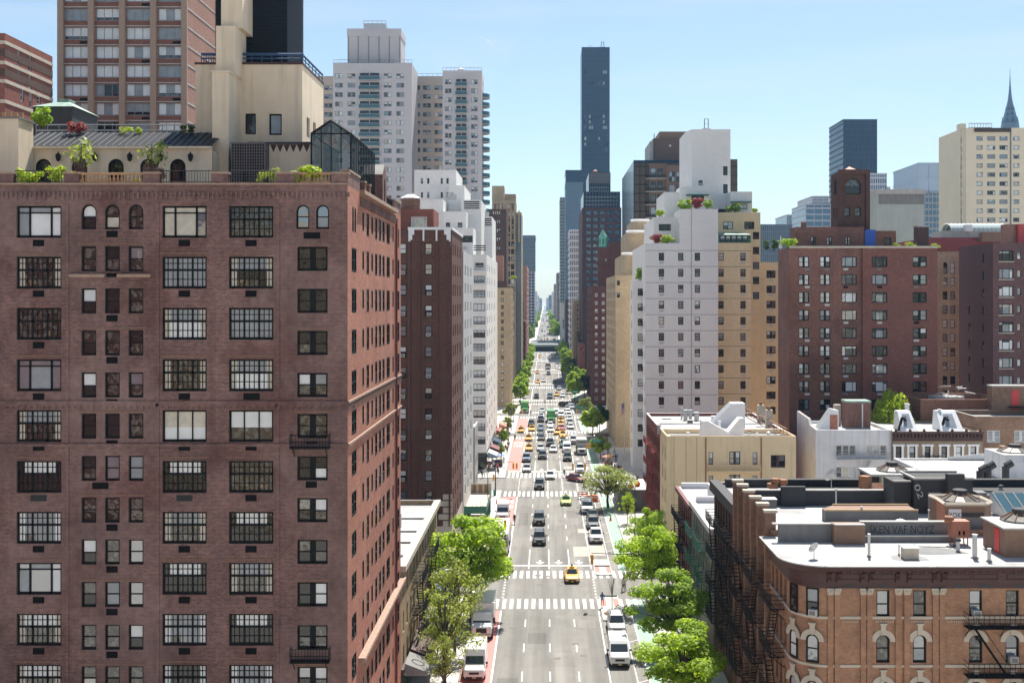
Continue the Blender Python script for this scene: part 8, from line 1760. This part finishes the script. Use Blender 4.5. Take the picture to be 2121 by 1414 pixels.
def trees():
    tree(-8.3, 131, 12.2, 5.9, 'leafA', 'largest bright green street tree by the first crosswalk on the left', 1)
    tree(-9.2, 118, 10.2, 4.0, 'leafC', 'sparse pale leaved street tree between the box truck and the buff walk-up', 2, sparse=.28)
    tree(-9.5, 110, 8.8, 3.4, 'leafC', 'sparse yellowish street tree behind the tall cargo van', 3, sparse=.27)
    tree(-9.2, 104.5, 6.2, 2.0, 'leafC', 'small thin street tree nearest the camera on the left', 4, sparse=.22)
    tree(12.6, 138, 9.8, 4.3, 'leafA', 'bright green street tree beside the traffic signal mast on the right', 5)
    tree(13.2, 120.5, 8.5, 4.7, 'leafB', 'dense mid green street tree in front of the green fire escape', 6, base=.16)
    tree(12.6, 105, 7.3, 4.9, 'leafA', 'bright street tree nearest the camera on the right', 7, base=.1)
    tree(10.8, 201, 7.6, 5.6, 'leafC', 'wide pale street tree in front of the red fire escapes', 8, sparse=.4)
    tree(13.1, 187, 5.2, 1.5, 'leafA', 'little round street tree on the shaded right pavement', 9, sparse=.3)
    tree(14.2, 160, 7.8, 3.0, 'leafB', 'street tree against the foot of the beige corner building', 5, sparse=.7)
    for x, y, h, q, mt, lab, v in ((12.3, 306, 7.6, 4.2, 'leafA', 'bright spreading street tree over the parked row', 1), (14.5, 314, 8, 3.5, 'leafD', 'dark shaded street tree behind the bright spreading one', 2), (12.4, 262, 5.6, 2.8, 'leafY', 'low yellow-green street tree behind the green street sign', 3), (12.2, 352, 6.6, 3.4, 'leafC', 'olive street tree beyond the bright spreading one', 4), (10.4, 414, 8.2, 3.9, 'leafA', 'rounded street tree shading the right parking lane', 5), (14.2, 424, 8.6, 4.2, 'leafD', 'dark street tree at the right wall beyond the olive one', 1), (9.6, 527, 8.4, 3.4, 'leafB', 'middle distance street tree on the right kerb', 2), (13, 545, 9, 4, 'leafD', 'dark middle distance street tree on the right', 3), (9.9, 600, 8.5, 3.6, 'leafB', 'farther street tree on the right kerb', 4), (9.8, 705, 9, 4.2, 'leafA', 'street tree right of the road underpass', 5), (12.5, 740, 9, 4.5, 'leafB', 'second street tree right of the road underpass', 2),
        (-8.6, 400, 7.6, 3.9, 'leafB', 'round street tree before the tan building on the left', 1), (-9.2, 428, 8.2, 3.9, 'leafA', 'round street tree just behind the one by the tan building', 3), (-8.6, 492, 8.6, 3.9, 'leafA', 'third round street tree along the left kerb', 2), (-8.8, 565, 8.8, 3.8, 'leafB', 'fourth round street tree along the left kerb', 4), (-9.2, 640, 8, 3.5, 'leafB', 'fifth round street tree along the left kerb', 5), (-11, 765, 7, 3.5, 'leafY', 'yellowish street tree left of the road underpass', 1), (-10.6, 346, 5.6, 2.6, 'leafC', 'pale street tree beside the green truck', 3), (-10.2, 309, 4.9, 2.0, 'leafC', 'pale thin street tree by the second red awning', 4), (-10.3, 284, 4.4, 1.5, 'leafB', 'small street tree above the crowded left pavement', 5), (-10.2, 262, 3.6, 1.2, 'leafB', 'small street tree by the flower stand', 2)):
        tree(x, y, h, q, mt, lab, v, False)
    words = ['first', 'second', 'third', 'fourth', 'fifth', 'sixth', 'seventh', 'eighth', 'ninth']
    for i, y in enumerate((448, 464, 508, 560, 620, 650, 670, 725, 770)): tree((10.8, 12.6, 11.4)[i % 3], y, (8.4, 9.4, 8.8)[i % 3], (3.6, 4.2)[i % 2], ('leafA', 'leafB')[i % 2], f'{words[i]} tree of the leafy row along the right kerb before the underpass', i % 5+1, False)
    for i, y in enumerate((448, 520, 545, 602, 625, 672, 700, 735)): tree((-8.8, -10)[i % 2], y, (8.2, 9)[i % 2], (3.4, 4.1)[i % 2], ('leafA', 'leafB', 'leafA')[i % 3], f'{words[i]} tree of the leafy row along the left kerb before the underpass', i % 5+1, False)
    r = random.Random(21)
    for i in range(30):
        left = i % 3 == 0; y = 930+i*55; x = (-12.5 if left else 9.5)+r.uniform(-1, 1.4); tree(x, y, r.uniform(12, 16), r.uniform(4.6, 6), r.choice(['leafA', 'leafB', 'leafA']), f'distant tree on the {"left" if left else "right"} kerb beyond the underpass', i % 5+1, False, group='distant trees beyond the underpass')
    tree(53.5, 181.8, 21.5, 4.6, 'leafY', 'yellow-green yard tree rising behind the brick rooftop bulkhead', 6, True, .8, base=.6, group='yard trees', name='yard_tree')
    t = thing('bare_tree', 'young leafless tree in the soil pit of the near refuge island', 'tree', (7.6, 133.3, .2)); m = MB(); r = random.Random(3); m.tube((0,0,0),(0,0,2.2), .06, .045, 'bark', 6)
    for i in range(12): a = i*2.4; e = Vector((.75*math.cos(a)*r.uniform(.4, 1), .75*math.sin(a)*r.uniform(.4, 1), r.uniform(3.6, 5.2))); m.tube((0,0,1.9+.05*i), e, .03, .008, 'bark', 5, False)
    m.obj('trunk', t, uv=False)
SHM = {}
def shrub(px, py0, py1, wpx, Y, mat, label, name='roof_shrub', n=900, pot=False, cat='shrub'):
    "a bush on a terrace: foliage of its own height and width round a few stems"
    k = Y/F; h = (py1-py0)*k; w = wpx*k/2; key = (mat, round(w/h, 1), n)
    if key not in SHM:
        r = random.Random(int(w*100)); m = MB(); q = w/h; bl = [(r.uniform(-.7, .7)*q, r.uniform(-.25, .25), r.uniform(.25, .8), r.uniform(.16, .28)*(1+.3*q)) for _ in range(9)]; leaf_cloud(m, bl, n, .075, r, mat); s = MB()
        for b_ in bl[:6]: s.tube((b_[0]*.5,0,0), b_[:3], .025, .01, 'bark', 5, False)
        SHM[key] = (m.mesh('foliage', uv=False), s.mesh('stem', uv=False))
    t = thing(name, label, cat, (XP(px, Y), Y, ZP(py1, Y)), 0, 'terrace plants'); a = link('foliage', SHM[key][0], t); a.scale = (h, h, h); c = link('stem', SHM[key][1], t); c.scale = (h, h, h); return t
def plants():
    for q in ((55, 344, 384, 70, 75.3, 'leafY', 'bright yellow-green vine spilling over the left end of the brick parapet'), (125, 340, 378, 80, 75.3, 'leafY', 'bright yellow-green vine beside the terracotta balustrade'), (565, 348, 382, 90, 75.3, 'leafC', 'pale vine trailing over the terrace railing right of the lattice'), (632, 338, 392, 78, 75.2, 'leafY', 'arching yellow-green bush over the brick parapet near the conservatory'), (88, 218, 268, 38, 80, 'leafB', 'small conical evergreen next to the copper roofed cabin'), (160, 250, 280, 50, 84.2, 'leafR', 'red leaved maple on the roof deck'), (266, 262, 279, 62, 84.2, 'leafY', 'low yellow flowering shrub on the roof deck'), (388, 258, 280, 34, 84.2, 'leafD', 'dark green shrub on the roof deck by the stepped chimney'), (163, 262, 350, 52, 78.3, 'leafC', 'slender pale sapling before the arched windows on the left', 'roof_shrub', 130), (315, 276, 352, 60, 78.3, 'leafC', 'slender pale sapling before the arched windows in the middle', 'roof_shrub', 120), (320, 345, 384, 50, 75.6, 'leafR2', 'pinkish twiggy bush on the terrace parapet'), (285, 366, 382, 18, 76, 'leafY', 'tiny yellow shrub peeping through the balustrade'),
        (1443, 408, 434, 30, 243, 'leafR', 'purple leaved bush on the top white terrace'), (1418, 410, 442, 26, 243, 'leafB', 'green bush at the corner of the top white terrace'), (1466, 412, 434, 18, 243, 'leafB', 'green bush right of the purple one on the white terrace'), (1369, 430, 450, 20, 248, 'leafY', 'yellow bush on the second white terrace'), (1360, 483, 505, 26, 242, 'leafR', 'red bush on the third white terrace'), (1384, 480, 506, 30, 242, 'leafY', 'yellow bush beside the red one on the third white terrace'), (1326, 553, 582, 28, 249, 'leafB', 'green bush on the lowest white terrace'), (1524, 420, 442, 16, 250, 'leafB', 'green bush on the yellow brick terrace'), (1565, 428, 442, 14, 250.5, 'leafY', 'yellow flowers at the right end of the yellow brick terrace'), (1510, 425, 441, 14, 250, 'leafB', 'small green bush in front of the white penthouse door'),
        (1598, 495, 520, 40, 199, 'leafD', 'dark green bush at the left end of the brick roof garden'), (1636, 492, 518, 36, 198, 'leafA', 'bright green bush next to the brick roof parasol'), (1885, 500, 515, 34, 198, 'leafY', 'yellow-green bush between the blue tarpaulin and the maroon chimney'), (1937, 503, 515, 26, 198, 'leafY', 'yellow-green bush right of the maroon chimney'), (1857, 503, 515, 20, 198, 'leafB', 'low green bush beside the blue tarpaulin'), (1212, 515, 522, 14, 330, 'leafR', 'red flowers on the tan rounded terrace') if False else (1065, 568, 580, 12, 395, 'leafY', 'yellow bush on the roof of the tan building')):
        shrub(*q)
    Y = 199; t = thing('closed_parasol', 'closed white parasol standing in the brick roof garden', 'parasol', (XP(1617, Y), Y, ZP(519, Y))); m = MB(); m.lathe(0, 0, [(.12, .35), (.32, .6), (.22, 1.6), (.04, 2.5)], 'white', 8); m.obj('canopy', t, uv=False); m = MB(); m.bar((0,0,0),(0,0,2.6), .06, 'framew'); m.obj('pole', t, uv=False)
M['leafR2'] = leafmat('pinkish_twigs', (.22, .12, .10), (.34, .22, .18))
trees(); plants()
# ---------------------------------------------------------------- street furniture
def lamp(x, y, side, lab):
    t = thing('street_lamp', lab, 'street lamp', (x, y, .13), 0, 'street lamps'); m = MB(); m.tube((0,0,0),(0,0,.6), .16, .13, 'pole', 8); m.tube((0,0,.6),(0,0,8.2), .09, .06, 'pole', 8); m.obj('pole', t, uv=False)
    m = MB(); m.tube((0,0,8.0),(side*1.3,0,8.7), .045, .04, 'pole', 6); m.tube((side*1.3,0,8.7),(side*2.3,0,8.75), .04, .04, 'pole', 6); m.obj('arm', t, uv=False); m = MB(); m.lathe(side*2.6, 0, [(.05, 8.66), (.2, 8.7), (.17, 8.84), (.04, 8.9)], 'gal', 8); m.obj('lamp_head', t, uv=False)
def sighead(t, x, y, z, face=1):
    m = MB(); m.box(x-.18, x+.18, y-.16, y+.16, z-.55, z+.55, 'sigy'); 
    for i, c in enumerate(('cred', 'sigy', 'cgreen')): m.lathe(x, y+.17, [(.02, z)], 'trim', 3) if False else m.box(x-.13, x+.13, y+.161, y+.30, z+.25-i*.35, z+.47-i*.35, 'trim')
    m.obj('signal_head', t, uv=False)
def mast(x, y, x2, lab, heads, sign=None, h=5.9):
    t = thing('traffic_signal', lab, 'traffic light', (x, y, .13), 0, 'traffic signals'); m = MB(); m.tube((0,0,0),(0,0,h), .13, .09, 'pole', 8); m.obj('pole', t, uv=False)
    m = MB(); m.tube((0,0,h-.1),(x2-x,0,h+.2), .06, .04, 'pole', 6); m.tube((0,0,h+.9),((x2-x)*.5,0,h+.1), .02, .02, 'pole', 5); m.obj('mast_arm', t, uv=False)
    for u in heads: sighead(t, u-x, 0, h-.55)
    sighead(t, -.35 if x2 > x else .35, 0, 3.2)
    if sign:
        u, s = sign; q = MB(); q.box(u-x-1.0, u-x+1.0, -.03, .03, h+.25, h+.85, 'sign'); so = q.obj('street_sign', t, uv=False); me = textmesh(s, .42, 'white'); o = link('sign_lettering', me, so, (u-x, -.036, h+.55)); o.rotation_euler = (R(90), 0, 0)
def furniture():
    mast(13.6, 137, 5.4, 'traffic signal on a long mast arm over the first crosswalk on the right', [5.45]); mast(-9.2, 214, -5.8, 'traffic signal pair hanging over the red bus lane on the left', [-5.9, -5.3]); mast(12.6, 213, 4.9, 'traffic signal with two heads over the right lanes', [5.0, 7.2]); mast(13.2, 243, 8.6, 'traffic signal with a green street sign by the right pavement trees', [8.7, 9.2], (10.6, 'E 71 St')); mast(13.0, 318, 8.5, 'traffic signal with a green street sign beside the parked row', [8.6], (9.6, 'E 70 St')); mast(-9.4, 318, -6.2, 'traffic signal by the pale street trees on the left', [-6.3]); mast(12.6, 372, 8.4, 'traffic signal with a small green sign beside the olive tree', [8.5], (9.5, 'E 69 St')); mast(-9, 158.5, -5.4, 'traffic signal half hidden by the largest street tree', [-5.5])
    for x, y, s, lab in ((12.3, 232, -1, 'tall street lamp at the second corner on the right'), (13.2, 172, -1, 'street lamp before the beige corner building'), (-9.3, 188, 1, 'street lamp beside the sidewalk shed'), (-9.4, 250, 1, 'street lamp by the striped awning'), (-9.4, 296, 1, 'street lamp by the pale thin tree'), (12.6, 282, -1, 'street lamp by the yellow-green tree'), (-9.4, 340, 1, 'street lamp beside the green truck'), (12.6, 392, -1, 'street lamp beside the rounded tree'), (-9.3, 108, 1, 'street lamp behind the tall cargo van'), (12.8, 470, -1, 'street lamp in the middle distance on the right')): lamp(x, y, s, lab)
    t = thing('flagpole', 'tall flagpole carrying a striped flag before the white tower', 'flagpole', (15.7, 232, .13)); m = MB(); m.tube((0,0,0),(0,0,16), .09, .05, 'gal', 8); m.lathe(0, 0, [(.12, 16), (.12, 16.2)], 'sigy', 8); m.obj('pole', t, uv=False)
    fl = link('flag', None, None, (15.7, 232, 0)); m = MB(); n = 6
    pt = lambda u, v: (-.08-u*.75-.12*math.sin(u*5)*0, .12*math.sin(u*6+v), 15.4-v*2.1-u*.5)
    for i in range(13):
        for j in range(n): a, c, v0, v1 = j/n, (j+1)/n, i/13, (i+1)/13; m.poly([pt(a, v0), pt(c, v0), pt(c, v1), pt(a, v1)], 'flagblue' if i < 7 and j < 3 else ('flagred' if i % 2 == 0 else 'white'))
    for i in range(5):
        for j in range(4): x, y, z = pt(.06+j*.11, .05+i*.1); m.box(x-.03, x+.03, y-.02, y+.02, z-.03, z+.03, 'white')
    bpy.data.objects.remove(fl); fo = m.obj('flag', None, (15.7, 232, .13), uv=False); tag(fo, 'red and white striped flag with a blue starred corner on the tall pole', 'flag')
    for i, (y, mt, lab) in enumerate(((248, 'csky', 'pale blue striped awning on the crowded left pavement'), (258, 'dred', 'red awning behind the striped one'), (270, 'cblue', 'dark blue awning near the corner on the left'), (290, 'redp', 'second red awning up the left pavement'), (305, 'salmon', 'salmon awning farthest up the left pavement'))):
        t = thing('shop_awning', lab, 'awning', (-12.3, y, 2.7), 0, 'shop awnings on the left pavement'); m = MB()
        for j in range(6): y0, y1 = -3+j, -2+j; q = 'white' if mt == 'csky' and j % 2 else mt; m.poly([(.15,y0,1.2),(.15,y1,1.2),(2.1,y1,.4),(2.1,y0,.4)], q); m.poly([(2.1,y0,.4),(2.1,y1,.4),(2.1,y1,.05),(2.1,y0,.05)], q)
        m.poly([(.15,-3,1.2),(2.1,-3,.4),(2.1,-3,.05),(.15,-3,.05)], mt); m.obj('canopy', t, uv=False); m = MB(); [m.bar((.1,s,.05),(2.1,s,.05), .05, 'black') for s in (-3, 3)]; m.obj('frame', t, uv=False)
    for x, y, cs, lab in ((-10.2, 252, ('blue', 'sigy', 'redp'), 'flower stand with blue and yellow buckets on the left pavement'), (13.5, 250, ('salmon', 'orange', 'redp'), 'fruit stand under a salmon umbrella on the right pavement')):
        t = thing('market_stand', lab, 'stand', (x, y, .13)); m = MB(); m.box(-.9, .9, -.6, .6, .0, .9, 'brownr'); m.obj('table', t, uv=False); r = random.Random(int(y))
        m = MB(); [m.blob((r.uniform(-.8, .8), r.uniform(-.5, .5), 1.05), .18, r.choice(cs), seed=j) for j in range(16)]; m.obj('goods', t, uv=False); m = MB(); m.lathe(0, 0, [(1.5, 2.2), (1.45, 2.25), (.1, 2.7)], cs[0], 8); m.bar((0,0,.9),(0,0,2.2), .06, 'pole'); m.obj('umbrella', t, uv=False)
    t = thing('works_barrier', 'orange plastic works barrier by the second crosswalk', 'barrier', (8.1, 208, 0)); m = MB(); m.box(-1.2, 1.2, -.25, .25, 0, 1.1, 'orange'); m.box(-1.3, 1.3, -.4, .4, 0, .25, 'orange'); m.obj('panel', t); m = MB(); m.box(-1.1, 1.1, -.27, -.252, .65, .85, 'white'); m.obj('reflective_band', t)
    t = thing('works_barrier', 'red and white slatted works barrier left of the orange one', 'barrier', (6.8, 211, 0)); m = MB(); [m.box(-.9, .9, -.05, .05, .35+j*.35, .6+j*.35, 'orange' if j % 2 else 'white') for j in range(3)]; m.obj('slats', t); m = MB(); [m.bar((s,0,0),(s,0,1.3), .07, 'white') for s in (-.8, .8)]; m.obj('post', t)
    for x, y, lab in ((10.6, 190, 'orange traffic cone in the green bike lane'), (-8.6, 205, 'orange traffic cone at the left kerb beside the shed')):
        t = thing('traffic_cone', lab, 'cone', (x, y, .005)); m = MB(); m.box(-.25, .25, -.25, .25, 0, .06, 'orange'); m.obj('foot', t); m = MB(); m.lathe(0, 0, [(.19, .06), (.04, .95)], 'orange', 10); m.obj('body', t, uv=False)
    for x, y, lab in ((13.9, 140.5, 'street bin at the first right corner'), (-9.3, 216.5, 'street bin at the left corner')):
        t = thing('litter_bin', lab, 'bin', (x, y-3, .13)); m = MB(); m.lathe(0, 0, [(.26, 0), (.32, .9), (.34, .95)], 'greenp', 10); m.obj('basket', t, uv=False); m = MB(); m.lathe(0, 0, [(.27, .93), (.27, .97)], 'black', 10); m.obj('liner', t, uv=False)
furniture()
# ---------------------------------------------------------------- camera, light, air
AZ, EL = 14.0, 56.0
def finish():
    cam = bpy.data.cameras.new('camera'); cam.sensor_width = 36; cam.lens = 36*F/2121; cam.shift_x = -(PX-1060.5)/2121; cam.shift_y = -(707-PY)/2121; cam.clip_end = 20000; cam.clip_start = .5
    co = bpy.data.objects.new('camera', cam); COL.objects.link(co); co.location = (0, 0, CH); co.rotation_euler = (R(90), 0, 0); SC.camera = co
    l = bpy.data.lights.new('sun', 'SUN'); l.energy = 5.0; l.angle = R(.5); l.color = (1, .945, .85); lo = bpy.data.objects.new('sun', l); COL.objects.link(lo)
    d = Vector((math.sin(R(AZ))*math.cos(R(EL)), math.cos(R(AZ))*math.cos(R(EL)), math.sin(R(EL)))); lo.rotation_euler = d.to_track_quat('Z', 'Y').to_euler(); lo.location = (0, 60, 160)
    w = bpy.data.worlds.new('World'); SC.world = w; w.use_nodes = True; nt = w.node_tree; bg = nt.nodes['Background']; s = nt.nodes.new('ShaderNodeTexSky'); s.sky_type = 'NISHITA'; s.sun_disc = False; s.sun_elevation = R(EL); s.sun_rotation = R(AZ); s.air_density = 1.0; s.dust_density = .5; s.ozone_density = .35; s.altitude = 40
    nt.links.new(_mix(nt, 1.0, s.outputs[0], (.92, .99, 1.02), 'MULTIPLY'), bg.inputs[0])
    tc = nt.nodes.new('ShaderNodeTexCoord'); mp = nt.nodes.new('ShaderNodeMapping'); mp.inputs['Scale'].default_value = (1.2, 1.2, 9.0); mp.inputs['Rotation'].default_value = (.10, .06, 0); nt.links.new(tc.outputs['Generated'], mp.inputs[0])
    n = nt.nodes.new('ShaderNodeTexNoise'); n.inputs['Scale'].default_value = 2.6; n.inputs['Detail'].default_value = 7; n.inputs['Roughness'].default_value = .55; n.inputs['Distortion'].default_value = .6; nt.links.new(mp.outputs[0], n.inputs['Vector'])
    src = bg.inputs[0].links[0].from_socket; nt.links.new(_mix(nt, _ramp(nt, n.outputs[0], .44, .74, .06, .42), src, (6.2, 6.6, 6.9)), bg.inputs[0]); bg.inputs[1].default_value = .070
    m, nt, b = _mat('haze'); nt.nodes.remove(b); v = nt.nodes.new('ShaderNodeVolumePrincipled'); v.inputs['Color'].default_value = (.42, .70, 1, 1); v.inputs['Density'].default_value = HAZE; v.inputs['Anisotropy'].default_value = .3
    nt.links.new(v.outputs[0], nt.nodes['Material Output'].inputs['Volume'])
    if HAZE > 0:
        q = MB(); q.box(-1800, 1800, -200, 6500, -1.5, 275, m); h = q.obj('haze', uv=False); h['kind'] = 'stuff'
    mc, nt, b = _mat('contrail_vapour'); b.inputs['Base Color'].default_value = (1, 1, 1, 1); b.inputs['Alpha'].default_value = .22; b.inputs['Roughness'].default_value = 1
    q = MB(); P = lambda px, py, y=7000: (XP(px, y), y, ZP(py, y))
    pts = [P(997, 77), P(1007, 83), P(1017, 90), P(1027, 97), P(1036, 104)]
    for i in range(4): q.tube(pts[i], pts[i+1], (2, 4, 5, 4)[i], (4, 5, 4, 1)[i], mc, 8, False)
    o = q.obj('contrail', uv=False, smooth=True); tag(o, 'short thin white contrail in the blue sky left of the tallest tower', 'contrail')
    SC.view_settings.view_transform = 'Standard'; SC.view_settings.look = 'None'; SC.view_settings.exposure = EXPO; SC.view_settings.gamma = 1
    c = SC.cycles; c.use_denoising = True; c.max_bounces = 8; c.diffuse_bounces = 5; c.glossy_bounces = 3; c.transmission_bounces = 4; c.transparent_max_bounces = 8; c.volume_bounces = 0; c.caustics_reflective = False; c.caustics_refractive = False; c.use_adaptive_sampling = True; c.adaptive_threshold = .02
def behind():
    "the blocks on the camera's own side of the street, mirrored in the panes of the big brick front"
    for i, (x0, x1, y0, y1, z, mt, lab) in enumerate(((-62, -13, -95, -38, 48, 'brickT', 'tan apartment house opposite the big brick block, seen only mirrored in its panes'), (-125, -64, -90, -42, 66, 'brickRed', 'tall red brick house opposite the roof terrace, seen only mirrored in panes'), (17.5, 60, -95, -40, 34, 'cream', 'cream house opposite the corner tenement, seen only mirrored in panes'), (62, 120, -100, -45, 52, 'brickWht', 'white brick house opposite the rooftops, seen only mirrored in panes'))):
        b = Bld('opposite_building', lab, 'building', (x0+x1)/2, (y0+y1)/2, seed=200+i, light=.3)
        b.block(x0, x1, y0, y1, 0, z, mt, back=grid(seq(x0+3, x1-3, 4.2), seq(4, z-4, 3.2), 1.9, 1.9, 'dh2'), par=.6); b.finish(100)
behind()
HAZE, EXPO = .00008, .93
finish()
